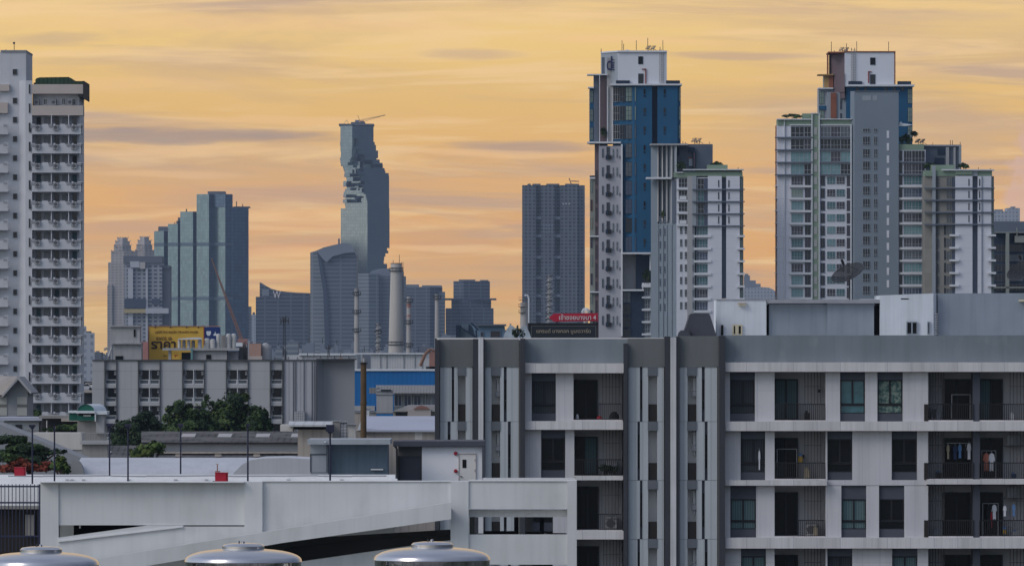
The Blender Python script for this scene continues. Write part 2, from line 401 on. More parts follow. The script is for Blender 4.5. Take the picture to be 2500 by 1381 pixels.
def text(s, body, size, x, y, z, m, name='lettering', parent=None, width=None, ext=0.02, bold=0.0):
    cu = bpy.data.curves.new(name, 'FONT'); cu.body = body; cu.size = size; cu.extrude = ext; cu.offset = bold
    cu.align_x = 'CENTER'; cu.align_y = 'CENTER'
    o = bpy.data.objects.new(name + '_curve', cu); C.objects.link(o)
    dg = bpy.context.evaluated_depsgraph_get(); me = bpy.data.meshes.new_from_object(o.evaluated_get(dg))
    bpy.data.objects.remove(o)
    xs = [v.co.x for v in me.vertices]; ys = [v.co.y for v in me.vertices]
    if not xs: return None
    cx = (min(xs) + max(xs)) / 2; cy = (min(ys) + max(ys)) / 2; k = 1.0
    if width: k = width / (max(xs) - min(xs))
    ky = size / (max(ys) - min(ys)) 
    for v in me.vertices: v.co = ((v.co.x - cx) * k, -v.co.z, (v.co.y - cy) * ky)
    me.materials.clear(); me.materials.append(MATS[m])
    ob = bpy.data.objects.new(name, me); C.objects.link(ob); ob.parent = parent or s.o
    ob.location = (x - s.loc[0], y - s.loc[1], z - s.loc[2])
    return ob

# ------------------------------------------------------------------ vegetation
def leaves(mb, blobs, n, size, mats, seed=1):
    r = random.Random(seed); vol = [b[3] * b[4] * b[5] for b in blobs]; tot = sum(vol)
    for b, v in zip(blobs, vol):
        # clumps inside a blob
        nc = max(4, int(10 * (v / tot) * len(blobs)))
        cl = []
        for _ in range(nc):
            th = r.uniform(0, 2 * math.pi); ph = math.acos(r.uniform(-0.7, 1)); q = r.uniform(0.55, 0.95)
            cl.append((math.cos(th) * math.sin(ph) * q, math.sin(th) * math.sin(ph) * q, math.cos(ph) * q, r.uniform(0.22, 0.42), r.choice(mats)))
        for _ in range(int(n * v / tot)):
            if r.random() < 0.78:
                c = r.choice(cl); d = Vector((r.gauss(0, 1), r.gauss(0, 1), r.gauss(0, 1))).normalized() * c[3] * r.uniform(0.5, 1.05)
                p = (c[0] + d.x, c[1] + d.y, c[2] + d.z); m = c[4] if r.random() < .8 else r.choice(mats)
            else:
                d = Vector((r.gauss(0, 1), r.gauss(0, 1), r.gauss(0, 1))).normalized() * r.uniform(0.3, 1.0); p = tuple(d); m = r.choice(mats)
            P = Vector((b[0] + p[0] * b[3], b[1] + p[1] * b[4], b[2] + p[2] * b[5]))
            nrm = Vector((p[0] + r.uniform(-.8, .8), p[1] + r.uniform(-.8, .8), p[2] + r.uniform(-.5, .9) + .3)).normalized()
            a = nrm.orthogonal().normalized(); t2 = nrm.cross(a); an = r.uniform(0, 6.28)
            u = a * math.cos(an) + t2 * math.sin(an); w = nrm.cross(u); sz = size * r.uniform(.6, 1.3)
            mb.face([tuple(P - u * sz * .5), tuple(P + w * sz * .28), tuple(P + u * sz * .5), tuple(P - w * sz * .28)], m)
def tree(name, label, D, blobs, n, size, mats, seed=1, trunk=True, group=None, ground=0.0, extra=None):
    B = [(X(a, D), D + dy, Z(r, D), w * D / F, w * D / F * 0.9, h * D / F) for a, r, w, h, dy in blobs]
    cx = sum(b[0] for b in B) / len(B); low = min(b[2] - b[5] for b in B)
    t = Thing(name, label, 'tree', 1250 + cx * F / D, D, ground, group)
    mb = MB(); leaves(mb, B, n, size, mats, seed)
    if extra:
        eb = MB(); leaves(eb, [(X(a, D), D + dy, Z(r, D), w * D / F, w * D / F * 0.9, h * D / F) for a, r, w, h, dy in extra[0]], extra[1], size * .8, ['blossom'], seed + 5)
        t.add(eb, 'blossom')
    t.add(mb, 'crown')
    m = MB(); rr = max(0.12, 0.02 * (low - ground + 3)); top = low + (max(b[2] for b in B) - low) * .4
    m.tube((cx, D, ground), (cx + .1, D, top), rr * 1.3, 'bark', 8, rr * .6)
    for b in B[:9]: m.tube((cx + .1, D, top * .9 + ground * .1), (b[0], b[1], b[2]), rr * .5, 'bark', 6, rr * .12)
    t.add(m, 'trunk'); return t
def bush(name, label, cat, D, blobs, n, size, mats, seed=1, group=None):
    B = [(X(a, D), D + dy, Z(r, D), w * D / F, w * D / F * 0.8, h * D / F) for a, r, w, h, dy in blobs]
    mb = MB(); leaves(mb, B, n, size, mats, seed)
    low = min(b[2] - b[5] for b in B)
    for b in B: mb.tube((b[0], b[1], low - b[5] * .3), (b[0], b[1], b[2]), 0.08, 'bark', 5)
    return solo(mb, name, label, cat, group)
# ------------------------------------------------------------------ camera, sky, sun, haze, ground
cam = bpy.data.cameras.new('camera'); co = bpy.data.objects.new('camera', cam); C.objects.link(co); S.camera = co
co.location = (0, 0, H); co.rotation_euler = (R(90), 0, 0)
cam.sensor_width = 36.0; cam.lens = 36.0 * F / 2500.0; cam.shift_y = (HR - 690.5) / 2500.0
cam.clip_start = 1.0; cam.clip_end = 60000.0
S.view_settings.view_transform = 'Standard'; S.view_settings.look = 'None'; S.view_settings.gamma = 1.0
S.view_settings.exposure = 0.0
S.cycles.use_denoising = True
S.cycles.volume_bounces = 1

SUN_EL, SUN_AZ = 38.0, -125.0          # added soft fill, high left and behind the camera; the dusk sun lies ahead
W = bpy.data.worlds.new('World'); S.world = W; W.use_nodes = True
nt = W.node_tree; N = nt.nodes; L = nt.links
for n in list(N): N.remove(n)
def nd(t, **k):
    n = N.new(t)
    for a, b in k.items(): setattr(n, a, b)
    return n
def mth(op, a, b=None, c=None, clamp=False):
    n = nd('ShaderNodeMath', operation=op); n.use_clamp = clamp
    for i, v in enumerate((a, b, c)):
        if v is None: continue
        if isinstance(v, (int, float)): n.inputs[i].default_value = v
        else: L.new(v, n.inputs[i])
    return n.outputs[0]
def mx(f, a, b, mode='MIX'):
    n = nd('ShaderNodeMix', data_type='RGBA', blend_type=mode)
    for i, v in ((0, f), (6, a), (7, b)):
        if isinstance(v, (int, float)): n.inputs[i].default_value = v
        elif isinstance(v, tuple): n.inputs[i].default_value = (*v, 1)
        else: L.new(v, n.inputs[i])
    return n.outputs[2]
def mr(v, a, b, lo=0.0, hi=1.0, smooth=True):
    n = nd('ShaderNodeMapRange'); n.interpolation_type = 'SMOOTHSTEP' if smooth else 'LINEAR'
    L.new(v, n.inputs[0]); n.inputs[1].default_value = a; n.inputs[2].default_value = b
    n.inputs[3].default_value = lo; n.inputs[4].default_value = hi; return n.outputs[0]
tc = nd('ShaderNodeTexCoord'); sp = nd('ShaderNodeSeparateXYZ'); L.new(tc.outputs['Generated'], sp.inputs[0])
dx, dy, dz = sp.outputs
ysafe = mth('MAXIMUM', dy, 0.05)
az = mth('MULTIPLY', mth('DIVIDE', dx, ysafe), 57.3)      # degrees right of north
el = mth('MULTIPLY', mth('DIVIDE', dz, ysafe), 57.3)      # degrees above the horizon
def cnoise(sx, sy, scale=1.0, detail=5, rough=0.55, dist=0.0, off=0.0, shear=0.0):
    cb = nd('ShaderNodeCombineXYZ'); L.new(mth('MULTIPLY_ADD', az, sx, off), cb.inputs[0])
    L.new(mth('MULTIPLY', mth('MULTIPLY_ADD', az, shear, el), sy), cb.inputs[1])
    n = nd('ShaderNodeTexNoise'); n.inputs['Scale'].default_value = scale; n.inputs['Detail'].default_value = detail
    n.inputs['Roughness'].default_value = rough; n.inputs['Distortion'].default_value = dist
    L.new(cb.outputs[0], n.inputs[0]); return n.outputs['Fac']
rp = nd('ShaderNodeValToRGB'); L.new(mr(el, -0.05, 2.75, 0, 1, False), rp.inputs[0])
cr = rp.color_ramp
def srgb(c): return tuple(((v / 255) / 12.92 if v / 255 < .04045 else ((v / 255 + .055) / 1.055) ** 2.4) for v in c)
stops = [(0.0, (230, 190, 96)), (0.12, (230, 182, 96)), (0.24, (234, 176, 96)), (0.36, (238, 179, 98)), (0.5, (243, 186, 100)), (0.68, (245, 196, 102)), (0.85, (250, 208, 116)), (1.0, (248, 208, 130))]
cr.elements[0].position, cr.elements[0].color = stops[0][0], (*srgb(stops[0][1]), 1)
cr.elements[1].position, cr.elements[1].color = stops[-1][0], (*srgb(stops[-1][1]), 1)
for p, c in stops[1:-1]:
    e = cr.elements.new(p); e.color = (*srgb(c), 1)
col = rp.outputs[0]
# pale veils, peach wisps, then grey streaks
v1 = mr(cnoise(0.16, 1.2, 1.3, 6, .6, .5, 3.1, 0.02), 0.42, 0.70)
col = mx(mth('MULTIPLY', v1, 0.75), col, srgb((208, 172, 128)))
v2 = mr(cnoise(0.30, 4.2, 1.2, 7, .62, .8, 8.3, -0.015), 0.48, 0.66)
col = mx(mth('MULTIPLY', v2, 0.65), col, srgb((255, 214, 142)))
v3 = mr(cnoise(0.17, 2.3, 1.4, 6, .6, .6, 21.7, 0.01), 0.52, 0.70)
col = mx(mth('MULTIPLY', v3, 0.7), col, srgb((194, 162, 130)))
lowp = mth('MULTIPLY', mr(el, 1.5, 0.7), mr(cnoise(0.25, 4.0, 1.3, 6, .6, .5, 40.2, -0.02), 0.48, 0.64))
col = mx(mth('MULTIPLY', lowp, 0.4), col, srgb((238, 166, 98)))
# the long named streaks of grey cloud: (az centre, half width, el centre, half height, amount)
def px2az(p): return (p - 1250) / F * 57.3
def row2el(r): return (HR - r) / F * 57.3
wob = mth('MULTIPLY', mth('SUBTRACT', cnoise(0.5, 1.5, 1.5, 4, .5, 0, 5.5), 0.5), 0.12)
edge = cnoise(0.9, 7.0, 1.5, 5, .6, 0.4, 2.2)
for (px, hw, row, hh, amt, c, sl) in [
    (420, 420, 335, 20, .75, (168, 146, 128), 0.0), (120, 150, 92, 16, .5, (200, 170, 130), 0), (1150, 130, 133, 16, .5, (204, 172, 132), 0),
    (1800, 220, 133, 11, .6, (198, 164, 130), 0.02), (1290, 190, 355, 15, .7, (186, 156, 128), -0.01), (1240, 150, 345, 8, .4, (186, 156, 128), -0.03),
    (640, 260, 480, 30, .45, (206, 166, 128), 0.0), (330, 200, 555, 22, .45, (204, 162, 124), 0), (1100, 160, 585, 35, .4, (206, 164, 120), 0),
    (2100, 380, 330, 90, .45, (214, 178, 128), 0), (2200, 300, 40, 18, .4, (214, 182, 136), 0.02), (1150, 200, 770, 40, .35, (204, 164, 110), 0),
    (620, 200, 15, 10, .4, (212, 180, 138), -0.01), (300, 260, 150, 14, .3, (214, 180, 132), 0.01), (800, 140, 590, 18, .35, (206, 160, 118), 0)]:
    a = mth('DIVIDE', mth('SUBTRACT', az, px2az(px)), hw / F * 57.3)
    e = mth('DIVIDE', mth('SUBTRACT', mth('ADD', mth('MULTIPLY_ADD', az, sl, el), wob), row2el(row) + sl * px2az(px)), hh / F * 57.3)
    d = mth('ADD', mth('MULTIPLY', a, a), mth('MULTIPLY', e, e))
    f = mr(mth('ADD', d, mth('MULTIPLY', mth('SUBTRACT', edge, 0.5), 2.2)), 1.5, 0.0)
    col = mx(mth('MULTIPLY', f, amt), col, srgb(c))
# bright wisps
for (px, hw, row, hh, amt, sl) in [(760, 420, 296, 12, .5, 0.0), (480, 300, 372, 14, .5, 0), (760, 260, 620, 16, .45, 0.0), (600, 160, 528, 12, .4, 0),
    (1200, 260, 370, 10, .5, 0), (1100, 240, 605, 10, .55, 0.0), (430, 220, 425, 10, .4, 0.01), (2060, 260, 185, 16, .35, -0.04), (600, 600, 60, 20, .4, 0.01), (1500, 300, 95, 14, .4, 0.02), (350, 300, 205, 22, .35, 0)]:
    a = mth('DIVIDE', mth('SUBTRACT', az, px2az(px)), hw / F * 57.3)
    e = mth('DIVIDE', mth('SUBTRACT', mth('ADD', mth('MULTIPLY_ADD', az, sl, el), wob), row2el(row) + sl * px2az(px)), hh / F * 57.3)
    d = mth('ADD', mth('MULTIPLY', a, a), mth('MULTIPLY', e, e))
    f = mr(mth('ADD', d, mth('MULTIPLY', mth('SUBTRACT', edge, 0.5), 2.0)), 1.4, 0.0)
    col = mx(mth('MULTIPLY', f, amt), col, srgb((255, 206, 136)))
# pinkish cumulus bank low on the right
cu = mth('ADD', mth('MULTIPLY', cnoise(2.6, 2.6, 2.0, 6, .55, 0.2, 9.9), 0.7), mth('MULTIPLY', el, -0.42))
cu = mth('ADD', cu, mr(az, 3.2, 3.95, -0.45, 0.5, False))
col = mx(mth('MULTIPLY', mr(cu, 0.0, 0.10), 0.75), col, srgb((226, 184, 150)))
col = mx(1.0, col, (1.16, 1.16, 1.34), 'MULTIPLY')      # the glow as bright as it is before the haze dims it
GLOW = 1.0
front = mth('MULTIPLY', mr(dy, 0.80, 0.985), mr(dz, 0.45, 0.08))
# the rest of the dome: soft blue-grey cloud deck, paler to the left, darker to the right, with large soft clouds
dome = mx(mr(dx, -1.0, 1.0), (0.57, 0.61, 0.64), (0.06, 0.085, 0.155))
dome = mx(mr(dz, 0.05, 0.9), dome, (0.34, 0.39, 0.50))
nz = nd('ShaderNodeTexNoise'); nz.inputs['Scale'].default_value = 2.2; nz.inputs['Detail'].default_value = 5; L.new(tc.outputs['Generated'], nz.inputs[0])
dome = mx(1.0, dome, mx(mr(nz.outputs['Fac'], .35, .65), (0.82, 0.82, 0.84), (1.14, 1.12, 1.1)), 'MULTIPLY')
full = mx(front, dome, col)
sky = nd('ShaderNodeTexSky', sky_type='NISHITA'); sky.sun_disc = False
sky.sun_elevation = R(SUN_EL); sky.sun_rotation = R(SUN_AZ)
b1 = nd('ShaderNodeBackground'); b1.inputs[1].default_value = 1.0; L.new(full, b1.inputs[0]); SKYBG = b1
b2 = nd('ShaderNodeBackground'); b2.inputs[1].default_value = 0.05; L.new(sky.outputs[0], b2.inputs[0])
notfront = mth('SUBTRACT', 1.0, front); b2s = mth('MULTIPLY', mth('MULTIPLY', notfront, 0.05), mr(dx, -1.0, 1.0, 1.45, 0.30)); L.new(b2s, b2.inputs[1])
ad = nd('ShaderNodeAddShader'); L.new(b1.outputs[0], ad.inputs[0]); L.new(b2.outputs[0], ad.inputs[1])
wo = nd('ShaderNodeOutputWorld'); L.new(ad.outputs[0], wo.inputs[0])

sl = bpy.data.lights.new('sky_fill', 'SUN'); sl.energy = 0.8; sl.angle = R(25); sl.color = (1.0, 0.92, 0.84)
so = bpy.data.objects.new('sky_fill', sl); C.objects.link(so); so.location = (0, 0, 400)
sd = Vector((math.sin(R(SUN_AZ)) * math.cos(R(SUN_EL)), math.cos(R(SUN_AZ)) * math.cos(R(SUN_EL)), math.sin(R(SUN_EL))))
so.rotation_euler = (-sd).to_track_quat('-Z', 'Y').to_euler()

hz = MB(); hz.box(-1900, 1900, -60, 11800, -1.0, 420.0, 'black')
ho = solo(hz, 'haze', 'thin blue evening haze over the whole city', 'haze', kind='stuff')
hm = bpy.data.materials.new('haze_air'); hm.use_nodes = True; n_ = hm.node_tree.nodes
for n in list(n_): n_.remove(n)
pv = n_.new('ShaderNodeVolumePrincipled'); hoo = n_.new('ShaderNodeOutputMaterial'); hm.node_tree.links.new(pv.outputs[0], hoo.inputs['Volume'])
pv.inputs['Color'].default_value = (0.36, 0.45, 0.60, 1); pv.inputs['Density'].default_value = 3.5e-5; pv.inputs['Anisotropy'].default_value = 0.0
ho.data.materials.clear(); ho.data.materials.append(hm)

g = MB(); g.face([(-9000, -400, 0), (9000, -400, 0), (9000, 30000, 0), (-9000, 30000, 0)], 'ground')
solo(g, 'ground', 'flat city ground running to the horizon', 'ground', kind='structure', loc=(0, 0, 0))

# ------------------------------------------------------------------ far skyline
def ledge(t, mb, a, b, r0, r1, d0, d1, m): t.bx(mb, a, b, r0, r1, d0, d1, m)
def building(name, label, px, D, group=None): return Thing(name, label, 'building', px, D, 0, group)
G0 = 900.0   # a row safely below the horizon: bases stand on the ground
def zrow(D): return HR + H * F / D      # the row where the ground is at depth D
# twin pale towers with stepped crowns
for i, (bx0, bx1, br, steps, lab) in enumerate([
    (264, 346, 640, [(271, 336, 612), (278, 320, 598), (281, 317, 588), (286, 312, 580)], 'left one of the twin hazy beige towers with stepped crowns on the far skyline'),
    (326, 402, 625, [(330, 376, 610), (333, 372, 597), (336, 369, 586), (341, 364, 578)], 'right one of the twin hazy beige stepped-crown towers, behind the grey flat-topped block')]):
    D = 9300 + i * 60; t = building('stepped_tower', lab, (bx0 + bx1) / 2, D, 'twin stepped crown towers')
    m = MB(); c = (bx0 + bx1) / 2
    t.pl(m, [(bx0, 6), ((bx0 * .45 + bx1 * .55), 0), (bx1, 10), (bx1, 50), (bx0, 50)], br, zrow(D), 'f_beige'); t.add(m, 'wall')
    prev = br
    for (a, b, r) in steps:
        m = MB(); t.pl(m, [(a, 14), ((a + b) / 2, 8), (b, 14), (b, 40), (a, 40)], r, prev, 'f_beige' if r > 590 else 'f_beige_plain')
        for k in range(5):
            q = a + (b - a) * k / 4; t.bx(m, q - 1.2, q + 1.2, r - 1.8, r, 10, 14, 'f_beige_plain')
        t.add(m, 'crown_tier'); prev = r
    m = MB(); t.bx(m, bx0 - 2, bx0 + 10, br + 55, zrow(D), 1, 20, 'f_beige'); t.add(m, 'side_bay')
# grey flat-topped condominium with a dark roof band
D = 7000; t = building('condo_tower', 'grey flat-topped tower with an ochre band, in front of the twin stepped towers', 355, D)
m = MB(); t.bx(m, 303, 396, 640, zrow(D), 0, 40, 'f_condo'); t.bx(m, 396, 414, 652, zrow(D), 4, 40, 'f_condo_dark'); t.add(m, 'wall')
t.part('roof_band', [(301, 396, 625, 642, -2, 38, 'f_condo_dark'), (396, 414, 648, 655, 2, 38, 'f_condo_dark')], 'f_condo_dark')
t.part('roof_panel', [(318, 341, 638, 653, -4, -1, 'f_condo_pale'), (342, 355, 640, 656, -4, -1, 'f_beige_plain')], 'f_condo_pale')
t.part('pilaster', [(313, 325, 655, 728, -3, 1, 'f_condo_pale')], 'f_condo_pale'); t.part('pilaster', [(356, 361, 655, 840, -3, 1, 'f_condo_pale')], 'f_condo_pale')
t.part('pilaster', [(313, 325, 764, 840, -3, 1, 'f_condo_pale')], 'f_condo_pale'); t.part('glazing_band', [(304, 356, 729, 752, -4, 1, 'f_navy'), (371, 391, 729, 742, -3, 1, 'f_navy')], 'f_navy')
t.part('ochre_band', [(303, 356, 754, 764, -6, 1, 'f_ochre'), (356, 412, 752, 765, -6, 1, 'f_condo_pale')], 'f_ochre')
# stepped office tower of green glass
D = 8600; t = building('office_tower', 'wide green glass office tower stepping up from left to right, shaded facets coloured navy', 490, D)
m = MB()
zb = zrow(D)
t.pl(m, [(550, 2), (568, 4), (607, 24), (607, 70), (550, 70)], 505, zb, 'f_glass_shaded')
t.pl(m, [(480, 3), (510, -5), (522, 3), (550, -5), (568, 5), (568, 70), (480, 70)], 474, zb, 'f_glass_lit', mats=['f_glass_lit', 'f_glass_shaded', 'f_glass_lit', 'f_glass_shaded', 'f_glass_shaded', 'f_glass_shaded', 'f_glass_shaded'])
t.pl(m, [(440, 12), (471, 3), (481, 10), (481, 64), (440, 64)], 516, zb, 'f_glass_lit', mats=['f_glass_lit', 'f_glass_shaded', 'f_glass_shaded', 'f_glass_shaded', 'f_glass_shaded'])
t.pl(m, [(410, 20), (434, 12), (441, 18), (441, 64), (410, 64)], 546, zb, 'f_glass_lit', mats=['f_glass_lit', 'f_glass_shaded', 'f_glass_shaded', 'f_glass_shaded', 'f_glass_shaded'])
t.pl(m, [(376, 28), (400, 20), (411, 27), (411, 64), (376, 64)], 563, zb, 'f_glass_lit', mats=['f_glass_lit', 'f_glass_shaded', 'f_glass_shaded', 'f_glass_shaded', 'f_glass_shaded'])
t.add(m, 'wall')
m = MB(); t.pl(m, [(522, 1), (550, -6), (550, 30), (522, 30)], 474, 506, 'f_glass_shaded'); t.add(m, 'upper_setback')
m = MB()
for (a, b, r0, r1) in [(432, 440, 530, 545), (384, 411, 552, 564), (505, 547, 466, 475), (568, 607, 503, 506), (428, 441, 538, 547)]: t.bx(m, a, b, r0, r1, 24, 60, 'f_condo_dark')
t.add(m, 'roof_plant')
m = MB(); t.tube = None
for (px, r0, r1) in [(452, 509, 516), (453, 509, 516), (575, 490, 505), (590, 497, 505), (424, 541, 546)]: m.tube((t.X(px), D + 30, t.Z(r1)), (t.X(px), D + 30, t.Z(r0)), 0.5, 'steel_dark')
t.add(m, 'roof_mast')
m = MB()
for r0, r1 in ((592, 600), (724, 732)):
    for pl in ([(376, 27), (400, 19), (411, 26), (411, 50), (376, 50)], [(411, 19), (434, 11), (441, 17), (441, 50), (411, 50)], [(440, 11), (471, 2), (481, 9), (481, 50), (440, 50)],
               [(480, 2), (510, -6), (522, 2), (550, -6), (568, 4), (568, 50), (480, 50)]): t.pl(m, pl, r0, r1, 'f_glass_band')
t.add(m, 'floor_band')
# block with a swooping roof and a letter on it
D = 8200; t = building('office_block', 'dark blue office block with a swooping roofline and a pale letter on it', 690, D)
m = MB(); zg = t.Z(zrow(D))
t.bx(m, 624, 640, 724, zrow(D), 6, 50, 'f_dark2')
xs = [(634, 689), (645, 696), (660, 704), (678, 709), (700, 712), (725, 714), (754, 715)]
m.exz([(t.X(754), zg), (t.X(634), zg)][::-1] + [(t.X(a), t.Z(r)) for a, r in reversed(xs)], D, D + 60, 'f_dark2'); t.add(m, 'wall')
text(t, 'W', 8, t.X(676), D - 1.5, t.Z(719), 'text_white', ext=0.3)
t.part('roof_louvre', [(640, 657, 706, 722, -1, 2, 'f_grey')], 'f_grey')
# curved-roof pair in front of the tallest tower
D = 8000; t = building('office_tower', 'blue-grey tower with a rounded sloping roof and slanting groove, left of the pixel-cut tower', 815, D)
m = MB(); zg = t.Z(zrow(D))
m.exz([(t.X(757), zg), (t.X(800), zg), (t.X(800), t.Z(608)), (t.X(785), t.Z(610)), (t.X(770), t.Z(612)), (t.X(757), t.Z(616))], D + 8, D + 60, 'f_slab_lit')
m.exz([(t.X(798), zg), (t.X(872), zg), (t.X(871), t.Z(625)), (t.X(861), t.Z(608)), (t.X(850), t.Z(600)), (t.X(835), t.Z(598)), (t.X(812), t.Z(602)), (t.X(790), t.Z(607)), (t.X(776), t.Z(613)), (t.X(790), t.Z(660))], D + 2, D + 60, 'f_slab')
t.add(m, 'wall')
m = MB(); m.exz([(t.X(774), t.Z(614)), (t.X(781), t.Z(618)), (t.X(800), t.Z(720)), (t.X(806), zg), (t.X(796), zg), (t.X(789), t.Z(712))], D - 1, D + 8, 'f_navy'); t.add(m, 'groove')
m = MB(); m.exz([(t.X(772), t.Z(612)), (t.X(790), t.Z(604)), (t.X(815), t.Z(598)), (t.X(838), t.Z(593)), (t.X(853), t.Z(596)), (t.X(863), t.Z(606)), (t.X(866), t.Z(616)), (t.X(840), t.Z(618)), (t.X(812), t.Z(626)), (t.X(798), t.Z(640)), (t.X(790), t.Z(634))], D - 3, D + 30, 'f_grey')
t.add(m, 'roof'); t.part('roof_fin', [(825, 829, 582, 600, 10, 14, 'f_condo_dark')], 'f_condo_dark')
# the tallest far tower with pixel-like cut-outs
D = 9500; t = building('skyscraper', 'tallest far tower, blue glass with a spiral of pixel-like cut-outs and cranes on its roof', 890, D)
m = MB(); r2 = random.Random(3)
def layer(L_, E_, R_, r0, r1, dl=20, dr=34):
    t.pl(m, [(L_, dl), (E_, 0), (R_, dr), (R_, 60), (L_, 60)], r0, r1, 'f_maha', top='f_navy')
layer(831, 860, 912, 304, 345); layer(830, 860, 915, 345, 352); layer(831, 860, 918, 352, 366); layer(832, 859, 923, 366, 384)
layer(830, 856, 919, 384, 388); layer(831, 854, 927, 388, 396); layer(832, 849, 934, 396, 403)
tb = [(403, 409, 837, 862, 934), (409, 415, 839, 868, 939), (415, 421, 841, 872, 941), (421, 427, 843, 876, 949), (427, 434, 845, 880, 950), (434, 441, 846, 884, 950), (441, 447, 838, 880, 950),
      (447, 452, 838, 874, 950), (452, 460, 846, 886, 950), (460, 467, 842, 889, 950), (467, 474, 839, 888, 950), (474, 480, 838, 893, 950), (480, 486, 843, 894, 950), (486, 492, 837, 896, 950), (492, 500, 842, 897, 950), (500, 508, 843, 897, 950)]
for a in tb: layer(a[2], a[3], a[4], a[0], a[1])
layer(832, 897, 951, 508, 604); layer(832, 897, 945, 604, 611); layer(832, 897, 948, 611, 617); layer(832, 897, 941, 617, 625); layer(832, 897, 938, 625, 634); layer(832, 897, 937, 634, 643)
layer(832, 897, 945, 643, 652); layer(832, 897, 945, 652, zrow(D))
t.add(m, 'wall')
m = MB()   # glass boxes that stand out of the facets
for (a, b, r0, r1, d) in [(869, 878, 338, 350, 2), (869, 874, 350, 357, 3), (869, 882, 363, 376, 3), (880, 893, 377, 393, 4), (865, 870, 385, 392, 2), (864, 886, 395, 412, 2), (874, 893, 424, 433, 4),
                          (862, 868, 412, 424, 0), (853, 864, 432, 442, 4), (838, 846, 446, 454, 12), (838, 846, 474, 481, 12), (838, 850, 486, 494, 12), (866, 878, 446, 458, 0), (874, 886, 460, 470, 0), (905, 910, 390, 400, 12), (928, 935, 400, 408, 18), (848, 866, 414, 423, 8), (840, 862, 424, 431, 6)]:
    t.pl(m, [(a, d + 2), ((a + b) / 2 + 3, d - 8), (b, d + 6), (b, d + 24), (a, d + 24)], r0, r1, 'f_maha', top='f_navy')
t.add(m, 'projecting_box')
m = MB()   # solid dark blocks: the shade of left-out boxes and loggias put into colour
for (a, b, r0, r1) in [(866, 873, 376, 384), (852, 862, 388, 396), (866, 888, 412, 418), (880, 897, 434, 441), (846, 851, 442, 456), (855, 860, 458, 464), (866, 873, 481, 486), (862, 866, 478, 482), (868, 871, 486, 494), (873, 877, 478, 483), (890, 897, 443, 449)]:
    k = max(0.0, 20 * (1 - (a - 832) / 58.0)) if a < 890 else 4
    t.bx(m, a, b, r0, r1, k - 5, k + 20, 'f_navy')
t.add(m, 'shade_block')
m = MB(); t.bx(m, 827, 912, 302, 306, 4, 58, 'f_condo_dark'); t.bx(m, 856, 890, 297, 303, 20, 50, 'f_condo_dark'); t.bx(m, 866, 876, 292, 298, 20, 45, 'f_grey'); t.bx(m, 878, 888, 294, 298, 20, 45, 'stack_red'); t.add(m, 'roof_plant')
m = MB()
for (p, r, q, s_) in [(845, 291, 837, 303), (845, 291, 851, 303), (838, 303, 852, 303), (872, 280, 878, 295), (872, 280, 874, 284), (874, 292, 939, 279), (876, 294, 939, 280), (885, 296, 940, 279)]:
    m.tube((t.X(p), D + 30, t.Z(r)), (t.X(q), D + 30, t.Z(s_)), 0.2, 'steel_dark', 5)
t.add(m, 'roof_crane')
# a rounded tower between the curved roof and the big chimney
D = 8700; t = building('office_tower', 'grey-blue office tower with a low domed roof behind the great chimney', 920, D)
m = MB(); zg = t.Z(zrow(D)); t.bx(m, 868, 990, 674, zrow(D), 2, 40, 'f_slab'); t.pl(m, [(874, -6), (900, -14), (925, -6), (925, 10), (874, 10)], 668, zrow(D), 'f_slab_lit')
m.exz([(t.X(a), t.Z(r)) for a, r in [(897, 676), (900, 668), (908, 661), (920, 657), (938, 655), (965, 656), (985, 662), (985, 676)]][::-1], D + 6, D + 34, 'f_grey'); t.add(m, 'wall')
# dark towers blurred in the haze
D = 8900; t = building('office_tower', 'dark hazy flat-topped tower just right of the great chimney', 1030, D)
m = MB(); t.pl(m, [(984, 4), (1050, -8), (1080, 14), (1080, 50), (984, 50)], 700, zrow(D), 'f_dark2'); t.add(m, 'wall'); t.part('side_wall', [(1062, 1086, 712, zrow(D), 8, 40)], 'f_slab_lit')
t.part('roof_edge', [(990, 1022, 694, 701, 5, 40), (1030, 1078, 696, 701, 5, 40)], 'f_grey')
D = 8950; t = building('office_tower', 'dark hazy tower with wide shoulders, between the chimneys and the dark slab tower', 1150, D)
m = MB(); t.pl(m, [(1107, 10), (1132, -6), (1196, 4), (1196, 50), (1107, 50)], 686, zrow(D), 'f_dark2'); t.pl(m, [(1102, 8), (1130, -7), (1199, 2), (1199, 50), (1102, 50)], 730, zrow(D), 'f_dark2'); t.pl(m, [(1088, 6), (1128, -8), (1205, 0), (1205, 50), (1088, 50)], 752, zrow(D), 'f_dark2'); t.add(m, 'wall')
m = MB(); t.bx(m, 1120, 1160, 682, 687, 10, 40, 'f_condo_dark'); t.bx(m, 1172, 1192, 683, 687, 10, 40, 'f_condo_dark'); t.bx(m, 1086, 1212, 728, 732, -6, 45, 'f_navy'); t.add(m, 'ledge')
